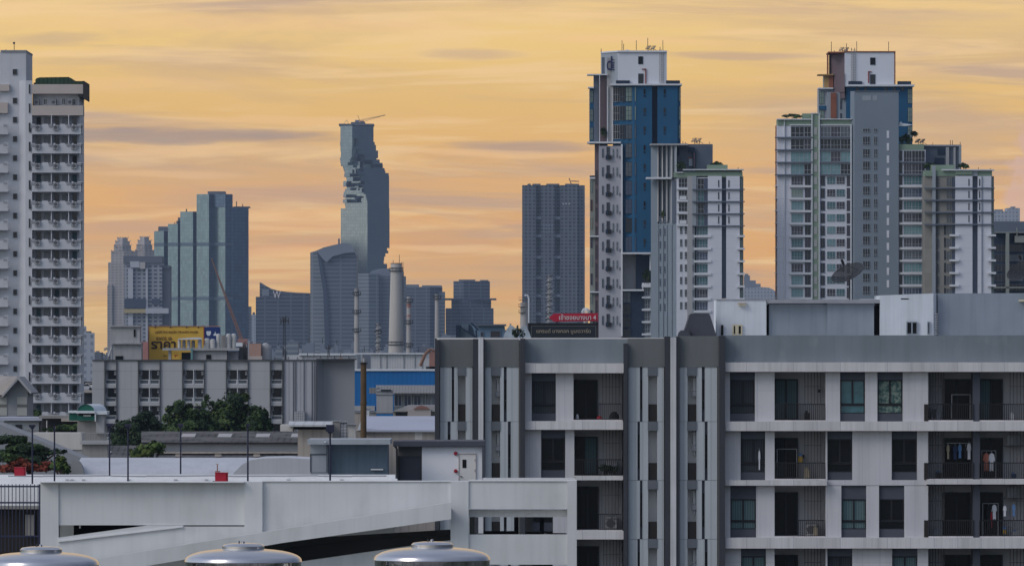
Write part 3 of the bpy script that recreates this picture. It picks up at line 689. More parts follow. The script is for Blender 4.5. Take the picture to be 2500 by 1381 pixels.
# dark slab tower
D = 7600; t = building('apartment_tower', 'dark grey slab tower with sunken vertical bays, alone left of the blue tower', 1350, D)
m = MB(); zb = zrow(D)
cols = [(1275, 1308, 0), (1308, 1321, 14), (1321, 1354, 0), (1354, 1368, 14), (1368, 1400, 0)]
t.bx(m, 1275, 1428, 452, zb, 12, 60, 'f_dark')
for a, b, d in ((1275, 1308, 0), (1321, 1354, 0), (1368, 1410, 0), (1410, 1428, 5)): t.bx(m, a, b, 452, zb, d, 14, 'f_dark')
t.add(m, 'wall')
m = MB()
for k, r in enumerate((528, 572, 624, 674, 718, 762)):
    for a, b in ((1308, 1321), (1354, 1368)): t.bx(m, a, b, r, r + 7, 3, 13, 'f_grey')
t.add(m, 'sky_bridge')
m = MB()
for a, b in ((1288, 1296), (1300, 1320), (1334, 1366), (1380, 1414)): t.bx(m, a, b, 448, 453, 10, 50, 'f_condo_dark')
t.add(m, 'roof_plant')
m = MB(); m.tube((t.X(1390), D + 20, t.Z(434)), (t.X(1395), D + 20, t.Z(448)), .5, 'steel_dark', 5); m.tube((t.X(1395), D + 20, t.Z(441)), (t.X(1414), D + 20, t.Z(442)), .5, 'steel_dark', 5); t.add(m, 'roof_crane')
for i, (px, w) in enumerate([(1373, 5), (1380, 5), (1388, 5)]): t.part('lit_window', [(px, px + w - 1, 496, 499, -0.6, 0.2)], 'f_condo_pale')
for r0 in (548, 556, 564):
    for px in (1326, 1332, 1339, 1346): t.part('pale_window', [(px, px + 4, r0, r0 + 4, -0.6, 0.2)], 'f_grey')
# small far blocks
def block(a, b, r, D, m, lab, extra=()):
    t = building('apartment_block', lab, (a + b) / 2, D); w = MB(); t.pl(w, [(a, 0), (b, 0), (b, 40), (a, 40)], r, zrow(D), m)
    t.add(w, 'wall')
    if extra: t.part('roof_plant', [(p, q, s_, r, 8, 25) for p, q, s_ in extra], 'f_condo_dark')
    return t
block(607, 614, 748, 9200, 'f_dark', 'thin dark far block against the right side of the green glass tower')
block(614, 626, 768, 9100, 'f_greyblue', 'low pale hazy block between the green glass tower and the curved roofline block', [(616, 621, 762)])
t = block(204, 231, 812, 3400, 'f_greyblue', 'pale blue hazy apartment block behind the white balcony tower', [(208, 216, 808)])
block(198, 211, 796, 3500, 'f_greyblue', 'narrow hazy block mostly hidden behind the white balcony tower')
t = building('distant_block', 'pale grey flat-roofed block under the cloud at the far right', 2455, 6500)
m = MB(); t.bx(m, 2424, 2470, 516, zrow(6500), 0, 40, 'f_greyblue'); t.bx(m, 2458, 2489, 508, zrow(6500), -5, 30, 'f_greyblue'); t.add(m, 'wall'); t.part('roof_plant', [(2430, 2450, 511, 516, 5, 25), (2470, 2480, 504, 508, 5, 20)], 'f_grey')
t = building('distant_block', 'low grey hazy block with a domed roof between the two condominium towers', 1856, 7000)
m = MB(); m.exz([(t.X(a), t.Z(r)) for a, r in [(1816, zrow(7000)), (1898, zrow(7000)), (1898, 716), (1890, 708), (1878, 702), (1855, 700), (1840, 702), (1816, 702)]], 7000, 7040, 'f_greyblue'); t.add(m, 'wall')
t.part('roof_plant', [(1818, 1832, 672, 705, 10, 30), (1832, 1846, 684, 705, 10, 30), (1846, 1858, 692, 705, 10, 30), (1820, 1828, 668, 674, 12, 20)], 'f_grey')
# low far city: one object per block
r3 = random.Random(11); k = 0
ORD = ['first', 'second', 'third', 'fourth', 'fifth', 'sixth', 'seventh', 'eighth', 'ninth', 'tenth', 'eleventh', 'twelfth', 'thirteenth', 'fourteenth', 'fifteenth', 'sixteenth', 'seventeenth', 'eighteenth', 'nineteenth', 'twentieth', 'last', 'last', 'last']
WHERE = ['right of the balcony tower', 'below the curved roofline block', 'among the refinery stacks', 'left of the dark slab tower', 'below the wide-shouldered tower', 'at the foot of the blue tower']
ROWS = iter(WHERE)
SHADE = {'f_greyblue': 'pale blue-grey', 'f_grey': 'grey', 'f_condo': 'white-gridded', 'f_condo_dark': 'dark grey', 'f_slab_lit': 'pale striped'}
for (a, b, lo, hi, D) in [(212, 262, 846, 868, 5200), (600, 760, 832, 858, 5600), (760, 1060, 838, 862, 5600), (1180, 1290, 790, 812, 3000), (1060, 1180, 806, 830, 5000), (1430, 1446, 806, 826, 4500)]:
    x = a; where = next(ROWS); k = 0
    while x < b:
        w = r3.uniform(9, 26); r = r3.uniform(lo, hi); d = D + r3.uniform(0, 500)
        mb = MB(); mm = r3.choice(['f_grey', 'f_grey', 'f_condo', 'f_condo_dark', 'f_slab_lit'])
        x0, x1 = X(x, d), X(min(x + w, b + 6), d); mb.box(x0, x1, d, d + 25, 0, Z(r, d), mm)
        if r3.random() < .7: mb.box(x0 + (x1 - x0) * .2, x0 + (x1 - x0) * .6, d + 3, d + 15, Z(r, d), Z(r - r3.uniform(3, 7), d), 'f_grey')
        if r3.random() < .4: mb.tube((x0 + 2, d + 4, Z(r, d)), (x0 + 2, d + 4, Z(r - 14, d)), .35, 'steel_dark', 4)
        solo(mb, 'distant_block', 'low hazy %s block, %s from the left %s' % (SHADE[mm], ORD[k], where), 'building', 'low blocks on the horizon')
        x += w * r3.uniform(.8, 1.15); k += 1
# construction crane in front of the green glass tower
D = 5200; t = Thing('construction_crane', 'rust-orange crane with a long leaning lattice jib in front of the green glass tower', 'crane', 590, D)
m = MB(); A = (516, 630); Bq = (590, 828)
for o1 in (-2.2, 2.2):
    m.tube((t.X(A[0]), D, t.Z(A[1])), (t.X(555 + o1), D, t.Z(735)), .35, 'crane_orange', 5); m.tube((t.X(555 + o1), D, t.Z(735)), (t.X(Bq[0] + o1 * 1.4), D, t.Z(Bq[1])), .42, 'crane_orange', 5)
for k in range(22):
    f = k / 22; g_ = (k + 1) / 22; px = A[0] + (Bq[0] - A[0]) * f; qx = A[0] + (Bq[0] - A[0]) * g_
    s0 = 3.0 * min(1, f * 2); s1 = 3.0 * min(1, g_ * 2); r_ = A[1] + (Bq[1] - A[1]) * f; q_ = A[1] + (Bq[1] - A[1]) * g_
    m.tube((t.X(px - s0), D, t.Z(r_)), (t.X(qx + s1), D, t.Z(q_)), .28, 'crane_orange', 4); m.tube((t.X(px + s0), D, t.Z(r_)), (t.X(qx - s1), D, t.Z(q_)), .28, 'crane_orange', 4)
t.add(m, 'jib')
m = MB(); t.bx(m, 580, 604, 826, 842, -2, 6, 'stack_red'); t.add(m, 'machinery_house')
m = MB(); t.bx(m, 586, 598, 842, zrow(D), 0, 4, 'crane_orange'); t.add(m, 'mast')
m = MB(); m.tube((t.X(516), D, t.Z(632)), (t.X(517), D, t.Z(668)), .12, 'steel_dark', 4); t.add(m, 'hook_cable')

# ------------------------------------------------------------------ refinery
def stack(lab, px, w0, w1, r0, D, m, bands=(), plats=(), name='refinery_stack', cat='smokestack', lattice=False):
    t = Thing(name, lab, cat, px, D); mb = MB(); mb.cyl(t.X(px), D, 0, t.Z(r0), w1 * D / F / 2 * 1.1, m, w0 * D / F / 2, n=20)
    t.add(mb, 'shaft', smooth=True)
    for (q0, q1, mm) in bands:
        b = MB(); rr = (w0 + (w1 - w0) * (q0 - r0) / (zrow(D) - r0)) * D / F / 2 * 1.04; b.cyl(t.X(px), D, t.Z(q1), t.Z(q0), rr, mm, n=16); t.add(b, 'band')
    for q in plats:
        b = MB(); rr = (w0 + (w1 - w0) * (q - r0) / (zrow(D) - r0)) * D / F / 2 + .8; z = t.Z(q)
        b.cyl(t.X(px), D, z - .35, z, rr, 'steel_dark', n=14)
        for k in range(12):
            an = k * math.pi / 6; b.tube((t.X(px) + rr * math.cos(an), D + rr * math.sin(an), z), (t.X(px) + rr * math.cos(an), D + rr * math.sin(an), z + 1.2), .09, 'steel_dark', 4)
        b.cyl(t.X(px), D, z + 1.15, z + 1.3, rr, 'steel_dark', n=14); t.add(b, 'platform')
    if lattice:
        b = MB()
        for k in range(int((zrow(D) - r0) / 5)):
            z0 = t.Z(r0 + k * 5); z1 = t.Z(r0 + k * 5 + 5); rr = w1 * D / F / 2 + .5; s_ = 1 if k % 2 else -1
            b.tube((t.X(px) - s_ * rr, D - rr, z0), (t.X(px) + s_ * rr, D - rr, z1), .22, 'steel' if k % 3 else 'steel_dark', 4)
        t.add(b, 'ladder_cage')
    return t
D = 3500
t = stack('great tapering concrete chimney with a pale cap, the thickest of the refinery chimneys', 967, 26, 39, 642, D, 'chimney', [(642, 644, 'stack_red')], (660, 840), 'chimney', 'chimney')
m = MB()
for k in range(38): m.box(t.X(981), t.X(984), D - 4.5, D - 4.3, t.Z(652 + k * 5), t.Z(653 + k * 5), 'steel_dark')
m.tube((t.X(981), D - 4.4, t.Z(640)), (t.X(986), D - 4.4, t.Z(842)), .12, 'steel_dark', 4); m.tube((t.X(984), D - 4.4, t.Z(640)), (t.X(989), D - 4.4, t.Z(842)), .12, 'steel_dark', 4)
m.tube((t.X(975), D, t.Z(642)), (t.X(975), D, t.Z(622)), .12, 'steel_dark', 4); m.tube((t.X(960), D, t.Z(642)), (t.X(960), D, t.Z(634)), .1, 'steel_dark', 4); t.add(m, 'ladder')
stack('slim pale refinery stack with four platforms, the leftmost, in front of the rounded office tower', 871, 11, 13, 704, 3400, 'stack_metal', [(704, 716, 'concrete')], (719, 763, 808), lattice=False, cat='smokestack')
stack('short thin refinery stack in a ladder cage, left of the great chimney', 923, 7, 9, 790, 3350, 'stack_metal', (), (812,), lattice=True)
stack('slim rust-streaked refinery stack just right of the great chimney', 998, 10, 14, 724, 3300, 'stack_metal', [(740, 752, 'stack_red'), (768, 780, 'stack_red'), (800, 812, 'stack_red'), (830, 842, 'concrete')], (736, 788, 844))
stack('slim refinery stack half hidden behind the left end of the near apartment building', 1067, 10, 12, 718, 3300, 'stack_metal', [(718, 722, 'concrete')], (728,))
t = stack('thin white stack with a twisted ladder in front of the dark slab tower', 1341, 7, 11, 672, 3000, 'stack_metal', (), (), lattice=True)
D = 2800; t = Thing('process_column', 'fat pale refinery column with a bent overhead pipe, left of the dark slab tower', 'refinery column', 1281, D)
m = MB(); m.cyl(t.X(1280), D, 0, t.Z(738), 12 * D / F, 'stack_metal', 9.5 * D / F, n=18); t.add(m, 'vessel', smooth=True)
m = MB(); pts = [(1291, 812), (1291, 728), (1289, 722), (1285, 720), (1281, 722)]
for a, b in zip(pts, pts[1:]): m.tube((t.X(a[0]), D - 2.2, t.Z(a[1])), (t.X(b[0]), D - 2.2, t.Z(b[1])), .32, 'frame_white', 8)
t.add(m, 'overhead_pipe')
for r in (732, 748, 762):
    m = MB(); a, b = (1267, 1297) if r < 740 else (1266, 1284)
    t.bx(m, a, b, r, r + 1.5, -2.2, 2, 'steel_dark')
    for k in range(7): q = a + (b - a) * k / 6; t.bx(m, q - .3, q + .3, r - 7, r, -2.2, -2.1, 'steel_dark')
    t.bx(m, a, b, r - 7, r - 6.4, -2.2, -2.1, 'steel_dark'); t.add(m, 'platform')
D = 2700; t = Thing('globe_ornament', 'grey hollow ball frame standing above the red arrow sign', 'globe', 1430, D)
m = MB()
for k in range(9):
    a0 = math.pi * k / 8
    for j in range(14):
        a = math.pi * j / 14 * 2; b = math.pi * (j + 1) / 14 * 2; r_ = 10 * D / F
        p = lambda q: (t.X(1430) + r_ * math.cos(q) * math.cos(a0), D + r_ * math.cos(q) * math.sin(a0), t.Z(762) + r_ * math.sin(q))
        m.tube(p(a), p(b), .17, 'frame_white', 4)
t.add(m, 'ball_frame'); m = MB(); m.cyl(t.X(1430), D, 0, t.Z(771), .8, 'stack_metal'); t.add(m, 'stand')
# ------------------------------------------------------------------ white balcony tower on the left (D 1100)
D = 1100
t = Thing('apartment_tower', 'tall white apartment tower with rows of balconies and a green roof, at the left edge', 'apartment tower', 100, D)
zb = zrow(D)
m = MB()
t.bx(m, 0, 62, 125, zb, 1.2, 16, 'tower_white')                                  # lift core
t.pl(m, [(47, 1.2), (62, 0), (78, 0), (78, 12), (47, 12)], 197, zb, 'tower_white')
t.bx(m, 78, 192, 228, zb, 1.6, 14, 'tower_recess')
t.bx(m, -120, 2, 228, zb, 1.6, 14, 'tower_recess')
t.bx(m, -120, 0, 125, 228, 4, 14, 'tower_white')
t.add(m, 'wall')
t.part('roof_edge', [(0, 63, 122, 126, 1.0, 16, 'grey_box')], 'grey_box')
t.part('parapet', [(78, 203, 206, 229, 0, 14)], 'beige'); t.part('parapet', [(78, 203, 258, 282, -.4, 3)], 'beige')
t.part('parapet', [(-120, 22, 206, 222, .6, 3)], 'beige'); t.part('parapet', [(-120, 18, 250, 276, .6, 3)], 'beige')
m = MB(); pr = [(84, 208), (84, 194), (87, 190), (95, 188), (165, 187), (172, 190), (175, 196), (175, 208)]
m.exz([(t.X(a), t.Z(r)) for a, r in pr][::-1], D + 2, D + 12, 'green_roof'); t.bx(m, 175, 204, 198, 212, .5, 14, 'green_roof'); t.bx(m, 80, 84, 201, 208, 2, 10, 'green_roof'); t.add(m, 'green_canopy')
t.part('roof_trim', [(203, 205.5, 198, 241, -.3, 14), (190, 205, 229, 236, 0, 14)], 'dark_trim')
m = MB(); m.tube((t.X(28), D + 6, t.Z(124)), (t.X(28), D + 6, t.Z(101)), .05, 'steel_dark'); m.tube((t.X(27.5), D + 6, t.Z(104)), (t.X(27.5), D + 6, t.Z(99)), .16, 'steel_dark'); m.tube((t.X(8), D + 6, t.Z(124)), (t.X(8), D + 6, t.Z(118)), .12, 'steel_dark'); t.add(m, 'mast')
P = 46.75
for k in range(18):
    r = 168 if k == 0 else 238 + (k - 1) * P
    if r < 1000: t.win(29.5 + k * .1, 41, r, r + 15, 1.18, 'glass_dark', 'grey_box', 0, (), t=.05, name='window')
    r = 206 + k * P
    if r < 1000: t.win(70, 74.5, r, r + 23, -.02, 'glass_dark', 'grey_box', 0, (), t=.04, name='slit_window')
for k in range(5):   # opened slit window leaves
    m = MB(); r = 300 + k * P; m.exz([(t.X(72), t.Z(r)), (t.X(76), t.Z(r + 22)), (t.X(71), t.Z(r + 22))], D - .25, D - .2, 'glass_dark'); t.add(m, 'window_leaf')
def ac(a, b, r0, r1, d, dep=.5, mt='ac_white'):
    w = (b - a) * t.D / F; h = (r1 - r0) * t.D / F
    def mk():
        q = MB(); q.box(0, w, 0, dep, 0, h, mt)
        n = 14; cx, cz, rr = w * .5, h * .5, min(w, h) * .38
        q.face([(cx + rr * math.cos(6.283 * i / n), -.01, cz + rr * math.sin(6.283 * i / n)) for i in range(n)], 'louvre')
        q.box(0, w * .04, -.03, 0, 0, h, mt); q.box(w * .96, w, -.03, 0, 0, h, mt); return q
    t.inst('air_conditioner', ('ac', w, h, mt), mk, t.X(a), t.D + d, t.Z(r1))
for k in range(16):
    r = 282 + k * P       # top of the dark recess
    fl = r + P
    # balcony slab and notched parapet
    m = MB(); t.bx(m, 79, 202, fl - 22.5, fl - .5, -.9, -.7, 'tower_white')
    t.bx(m, 79, 202, fl - 4, fl - .5, -.7, 1.7, 'tower_white')
    t.bx(m, 199.5, 203, fl - 24, fl - .5, -.9, 1.6, 'tower_white')
    for a, b in ((79, 86), (104, 118), (131, 136), (148, 160), (176, 180), (190, 203)): t.bx(m, a, b, fl - 25.5, fl - 22.5, -.9, -.7, 'tower_white')
    t.add(m, 'balcony')
    m = MB(); t.bx(m, -120, 20, fl - 22, fl - .5, -.2, .1, 'tower_white'); t.bx(m, 11, 20, fl - 27, fl - 22, -.2, .1, 'tower_white'); t.bx(m, -120, 20, fl - 4, fl - .5, .1, 1.7, 'tower_white'); t.add(m, 'balcony')
    for c0 in (93, 137.5, 181): 
        t.win(c0 - 6, c0 + 6, r + 3, r + 22, 1.58, rnd.choice(['glass_dark', 'glass_dark', 'glass_black', 'glass_plum', 'curtain', 'glass_grey']), 'grey_box', 0, (), t=.06, name='window')
    t.win(0, 7, r + 3, r + 22, 1.58, 'glass_dark', 'grey_box', 0, (), t=.06, name='window')
    m = MB()
    for c0 in (113, 157): t.bx(m, c0 - 7, c0 + 7, r + 4, r + 32, 1.5, 1.58, 'grey_box')
    t.add(m, 'balcony_door')
    m = MB()
    for c0 in (126, 168, 78): t.bx(m, c0 - 1, c0 + 1, r, r + 30, -.6, 1.6, 'tower_recess')
    t.add(m, 'divider')
    for c0 in (93, 137, 181.5): ac(c0 - 6.5, c0 + 6.5, r + 24, r + 36, -1.2, .45)
    m = MB()
    for c0 in (82, 124, 167.5, 195.5, 14): t.bx(m, c0 - 4.5, c0 + 4.5, r + 22.5, r + 28.5, -1.05, -.7, 'grey_box')
    t.add(m, 'drain_box')
for c0 in (88, 130, 170): ac(c0 - 6, c0 + 6, 243, 256, .6, .6, 'grey_box')
for c0 in (92, 109, 134, 154, 179): t.win(c0 - 5, c0 + 5, 239, 256, 1.56, 'glass_dark', 'frame_white', 1, (), t=.1)
t.done()

# ------------------------------------------------------------------ grey low hotel block (D 1200)
D = 1200
t = Thing('hotel_block', 'long low grey building with dark vertical lines, behind the dark green trees', 'building', 545, D)
zb = zrow(D); m = MB()
bays = [(256, 285), (338, 391), (446, 499), (553, 606), (660, 690)]
edges = [225] + [q for b in bays for q in b] + [772]
for i in range(0, len(edges) - 1, 2): t.bx(m, edges[i], edges[i + 1], 880, zb, 0, 9, 'hotel_wall' if i < 10 else 'hotel_rib')
for a, b in bays: t.bx(m, a, b, 880, 903, .3, 9, 'hotel_wall'); t.bx(m, a, b, 903, zb, 1.5, 9, 'tower_recess')
t.pl(m, [(772, .3), (790, 2.0), (866, 2.0), (866, 12), (772, 12)], 877, zb, 'hotel_end')
t.add(m, 'wall')
t.part('coping', [(225, 772, 877.5, 880, -.2, 9), (772, 867, 875, 878, .2, 12)], 'hotel_line')
for a in edges[1:-1] + [692, 773]: t.part('vertical_strip', [(a - 1.3, a + 1.3, 880, 1060, -.25, .3)], 'hotel_line')
for a in (716, 722, 742, 762, 768): t.part('downpipe', [(a - .6, a + .6, 882, 1060, -.15, .05)], 'hotel_line')
for f in range(4):
    r = 903 + f * 43.6
    for a, b in bays:
        halves = [(a, b)] if b - a < 40 else [(a + 1, (a + b) / 2 - .5), ((a + b) / 2 + .5, b - 1)]
        t.part('balcony_slab', [(a, b, r + 34, r + 43.6, .1, 1.5)], 'hotel_wall')
        if len(halves) == 2: t.part('divider', [((a + b) / 2 - 1, (a + b) / 2 + 1, r, r + 34, .15, 1.5)], 'tower_recess')
        for h, (p, q) in enumerate(halves):
            left = (h == 0)
            if b - a < 40: left = a < 300
            # AC at outer top corner, door behind, glass rail
            w0, w1 = (p + 5, q - .5) if (left or len(halves) == 1 and a < 300) else (p + 4, q - 4)
            t.win(w0 + 2, w1, r + 1, r + 33, 1.45, 'glass_dark', 'hotel_line', 0, (), t=.06, name='window')
            t.win(p + 1, q - 1, r + 23, r + 34, .35, 'glass_grey', 'frame_white', 0, (), t=.09, name='glass_rail')
            ax = p + 3 if (left and len(halves) == 2) or a > 640 else q - 7
            t.D = D; ac(ax, ax + 5, r + 3, r + 12, .5, .9, 'ac_white')
t.part('condenser_cage', [(718, 744, 1003, 1028, -1.6, -.1)], 'ac_white')
t.done()
ROOF = 879
def roofthing(name, lab, cat, a, D, base=None): return Thing(name, lab, cat, a, D, Z(base or ROOF, D))
D = 1206
t = roofthing('water_tower_room', 'pale two-tier concrete stair room on the left end of the low grey building roof', 'stair room', 307, D)
t.part('wall', [(270, 341, 797, 838, 0, 5), (276, 345, 838, 880, .4, 5)], 'concrete_pale'); t.part('ledge', [(266, 343, 794, 797.5, -.4, 5.4), (269, 346, 836, 839.5, -.3, 5.3)], 'concrete_pale')
t.win(326, 332, 803, 822, -.01, 'glass_black', 'concrete', 0, (), .04); t.win(281, 301, 868, 879, .39, 'glass_black', 'concrete', 0, (), .04, name='doorway')
m = MB(); m.exz([(t.X(262), t.Z(868)), (t.X(270), t.Z(846)), (t.X(272), t.Z(848)), (t.X(265), t.Z(870))], D + 1, D + 3, 'frame_white')
for k in range(4): m.tube((t.X(252), D + 2, t.Z(850 + k * 2)), (t.X(272), D + 2, t.Z(844 + k)), .05, 'steel', 4)
m.tube((t.X(262), D + 2, t.Z(880)), (t.X(262), D + 2, t.Z(845)), .06, 'steel', 4); solo(m, 'tv_antenna', 'small tilted white panel and aerial beside the pale stair room', 'antenna')
m = MB(); m.exz([(X(343, 1225), Z(880, 1225)), (X(364, 1225), Z(880, 1225)), (X(364, 1225), Z(833, 1225)), (X(345, 1225), Z(834, 1225))], 1225, 1232, 'pink_roof')
solo(m, 'pink_roof_gable', 'small salmon pink roof end squeezed between the pale stair room and the yellow billboard', 'roof house')
# yellow billboard
D = 1212
t = roofthing('billboard', 'mustard yellow billboard with dark writing, red frame edge and a blue panel on its right', 'billboard', 430, D)
t.part('panel', [(364, 497, 797, 879, 0, .3)], 'billboard_yellow'); t.part('blue_panel', [(499, 538, 798, 842, -.05, .3)], 'billboard_blue')
t.part('frame', [(361.5, 364, 796, 879, -.1, .4, 'stack_red'), (497, 499, 796, 842, -.1, .4, 'pipe_red'), (364, 538, 795, 797, -.1, .4, 'stack_red')], 'stack_red')
m = MB()
for p in (380, 417, 456, 485): m.tube((t.X(p), D, t.Z(797)), (t.X(p), D - 1.2, t.Z(799)), .07, 'dark_trim', 4); t.bx(m, p - 1.6, p + 1.6, 798, 801, -1.5, -1.1, 'dark_trim')
t.add(m, 'flood_lamp'); m = MB(); m.tube((t.X(440), D + .6, t.Z(879)), (t.X(440), D + .6, t.Z(800)), .12, 'steel_dark'); m.tube((t.X(518), D + .6, t.Z(879)), (t.X(518), D + .6, t.Z(800)), .12, 'steel_dark'); t.add(m, 'post')
k = D / F
text(t, 'มูลนิธิ ไลน์ สุขุมวิท 78-แบริ่ง คอนโด', 7 * k * 1.2, t.X(431), D - .08, t.Z(810), 'text_brown', width=104 * k, ext=.03)
text(t, 'อาคาร เอ', 8 * k, t.X(400), D - .08, t.Z(826), 'text_brown', width=38 * k, ext=.03, bold=.008)
text(t, 'ราคา', 19 * k, t.X(399), D - .08, t.Z(842), 'text_dark', width=60 * k, ext=.03, bold=.03)
text(t, 'เริ่ม', 5 * k, t.X(403), D - .08, t.Z(867), 'text_brown', width=9 * k, ext=.03)
t.part('emblem', [(504, 515, 808, 816, -.09, -.05), (506, 513, 816, 819, -.09, -.05)], 'awning_white')
m = MB(); m.exz([(t.X(520), t.Z(817)), (t.X(524), t.Z(814)), (t.X(525.5), t.Z(808)), (t.X(527), t.Z(814)), (t.X(533), t.Z(817)), (t.X(527), t.Z(819)), (t.X(523), t.Z(819))][::-1], D - .09, D - .05, 'awning_white'); t.add(m, 'emblem')
# roof house with water barrels
D = 1203
t = roofthing('roof_house', 'white flat-roofed room with a long pale roof slab, in front of the yellow billboard', 'roof house', 510, D)
t.part('wall', [(467, 554, 855, 880, 0, 5), (411, 418, 853, 880, 0, 1)], 'concrete_pale'); t.part('roof_slab', [(397, 584, 849, 855, -.6, 6)], 'concrete_pale')
t.part('doorway', [(443, 466, 860, 880, .3, 3)], 'black'); t.win(503, 516, 865, 877, -.02, 'glass_black', 'concrete', 0, (), .03); t.part('teal_pillar', [(466, 471, 850, 880, -.8, 0)], 'teal_paint')
t.part('dark_pipe', [(554, 557, 855, 880, -.1, .3)], 'dark_trim')
m = MB(); a = [421, 438, 861, 876]; t.bx(m, *a, -.1, 0, 'billboard_yellow'); t.bx(m, 425, 434, 866, 868, -.14, -.1, 'text_red'); t.bx(m, 427, 429, 866, 872, -.14, -.1, 'text_red'); solo(m, 'small_sign', 'small orange sign with red marks under the roof slab of the white room', 'sign')
i = 0
for (a, b, r0, r1, c) in [(433, 441, 829, 849, 'barrel'), (444, 452, 829, 849, 'grey_box'), (456, 464, 829, 849, 'barrel'), (466, 475, 830, 849, 'concrete'), (482, 492, 828, 849, 'metal_roof'), (498, 511, 825, 849, 'barrel'), (512, 525, 827, 849, 'barrel'), (527, 537, 814, 849, 'barrel'), (551, 563, 814, 849, 'barrel'), (563.5, 576, 814, 849, 'barrel')]:
    mb = MB(); w = (b - a) / 2 * D / F; cx = X((a + b) / 2, D); mb.lathe([(0.001, Z(r1, D)), (w * .96, Z(r1, D)), (w, Z(r1 - 2, D)), (w, Z(r0 + 3, D)), (w * .7, Z(r0 + .6, D)), (w * .3, Z(r0, D)), (0, Z(r0, D))], cx, D + 1.5 + .4 * (i % 2), c, 16)
    lab = ['short pale water barrel at the left end of the roof slab', 'dark grey water barrel second from the left on the roof slab', 'pale water barrel in the middle of the left barrel row', 'dull brownish barrel near the right end of the left barrel row', 'blue-grey metal drum between the two rows of barrels',
           'pale ribbed water barrel just below the blue billboard panel', 'pale ribbed water barrel beside the tall narrow one', 'tall narrow white water tank overlapping the corner of the blue billboard panel', 'tall white ribbed tank, left one of the tall pair by the crane foot', 'tall white ribbed tank, right one of the tall pair by the crane foot'][i]
    solo(mb, 'water_tank', lab, 'water tank', 'water tanks on the roof slab', smooth=True); i += 1
m = MB(); 
for p in (540, 543, 546, 549): m.tube((X(p, D), D + 1, Z(849, D)), (X(p + .5, D), D + 1, Z(818, D)), .1, 'concrete', 5)
m.box(X(539, D), X(550, D), D + .9, D + 1.1, Z(820, D), Z(818, D), 'concrete'); solo(m, 'pipe_rack', 'brown rack of standing pipes between the tall white tanks', 'pipe rack')
m = MB(); m.exz([(X(433, D), Z(828.5, D)), (X(436, D), Z(826, D)), (X(460, D), Z(824, D)), (X(484, D), Z(823, D)), (X(494, D), Z(826, D)), (X(490, D), Z(828, D))][::-1], D + .4, D + 2.4, 'frame_white'); solo(m, 'white_awning', 'thin crooked white awning lying over the left barrel row', 'awning')
D = 1204
t = roofthing('equipment_box', 'pink beige boxy tank standing on the low grey roof, right of the water barrels', 'tank', 622, D)
t.part('body', [(608, 637, 838, 869, 0, 2.4)], 'pink_box'); t.part('base', [(606, 640, 869, 879, -.2, 2.6)], 'beige')
t = roofthing('rooftop_clutter', 'small grey machine boxes and pipes beside the dark pipe on the low grey roof', 'machine', 580, D)
t.part('machine_box', [(558, 582, 858, 878, 0, 2)], 'ac_white'); t.part('machine_box', [(583, 603, 848, 879, .5, 2)], 'dark_grey_wall'); t.part('panel', [(576, 592, 836, 845, 0, .4)], 'awning_white')
m = MB(); 
for p in (594, 597, 600, 604): m.tube((X(p, D), D + .3, Z(879, D)), (X(p, D), D + .3, Z(833 + p % 5, D)), .05, 'steel_dark', 4)
t.add(m, 'pipes')
D = 1205
m = MB(); m.lathe([(0.01, Z(879, D)), (.9, Z(879, D)), (.9, Z(850, D)), (.8, Z(844, D)), (.4, Z(838, D)), (0, Z(836, D))], X(648, D), D + 1, 'concrete_pale', 14); solo(m, 'round_tank', 'squat round grey tank between the pink box and the lattice mast', 'tank', smooth=True)
def mast(px, r0, base, D, lab, w=5.0, arms=()):
    mb = MB(); k = w * D / F / 2; n = int((base - r0) / 6)
    for sx, sy in ((-k, -k), (k, -k), (k, k), (-k, k)): mb.tube((X(px, D) + sx, D + sy, Z(base, D)), (X(px, D) + sx * .6, D + sy * .6, Z(r0, D)), .045, 'steel_dark', 4)
    for j in range(n):
        z0 = Z(base - j * 6, D); z1 = Z(base - j * 6 - 6, D); s_ = 1 if j % 2 else -1
        mb.tube((X(px, D) - s_ * k * .9, D - k, z0), (X(px, D) + s_ * k * .9, D - k, z1), .035, 'steel_dark', 4)
    for (dx_, r, h) in arms: mb.box(X(px + dx_ - 1.2, D), X(px + dx_ + 1.2, D), D - .5, D - .2, Z(r + h, D), Z(r, D), 'steel_dark'); mb.tube((X(px, D), D, Z(r + h / 2, D)), (X(px + dx_, D), D - .3, Z(r + h / 2, D)), .05, 'steel_dark', 4)
    return solo(mb, 'telecom_mast', lab, 'mast')
mast(694, 775, 879, 1210, 'dark lattice telecom mast with panel antennas on the low grey roof', 6, [(-8, 776, 16), (-3, 772, 16), (4, 770, 18), (10, 776, 14)])
mast(802, 842, 878, 1212, 'short thin aerial mast over the right end of the low grey roof', 4, [(-5, 845, 8), (4, 844, 9)])
r4 = random.Random(4)
for j in range(13):
    px = 655 + j * 16 + r4.uniform(-4, 4); D = 1207; mb = MB(); h = r4.uniform(5, 17); w = r4.uniform(4, 9)
    mb.box(X(px, D), X(px + w, D), D, D + 1.2, Z(879, D), Z(879 - h * .6, D), r4.choice(['concrete_pale', 'grey_box', 'ac_white', 'pink_box']))
    mb.tube((X(px + w * .4, D), D + .3, Z(879 - h * .6, D)), (X(px + w * .4, D), D + .3, Z(879 - h * 1.5, D)), .05, 'steel_dark', 4); mb.cyl(X(px + w * .6, D), D + .5, Z(879 - h * .6, D), Z(879 - h, D), .16, 'steel')
    solo(mb, 'roof_machine', 'small machine box with a pipe, %s from the left along the low grey roof edge' % ORD[j], 'machine', 'machines along the low grey roof')

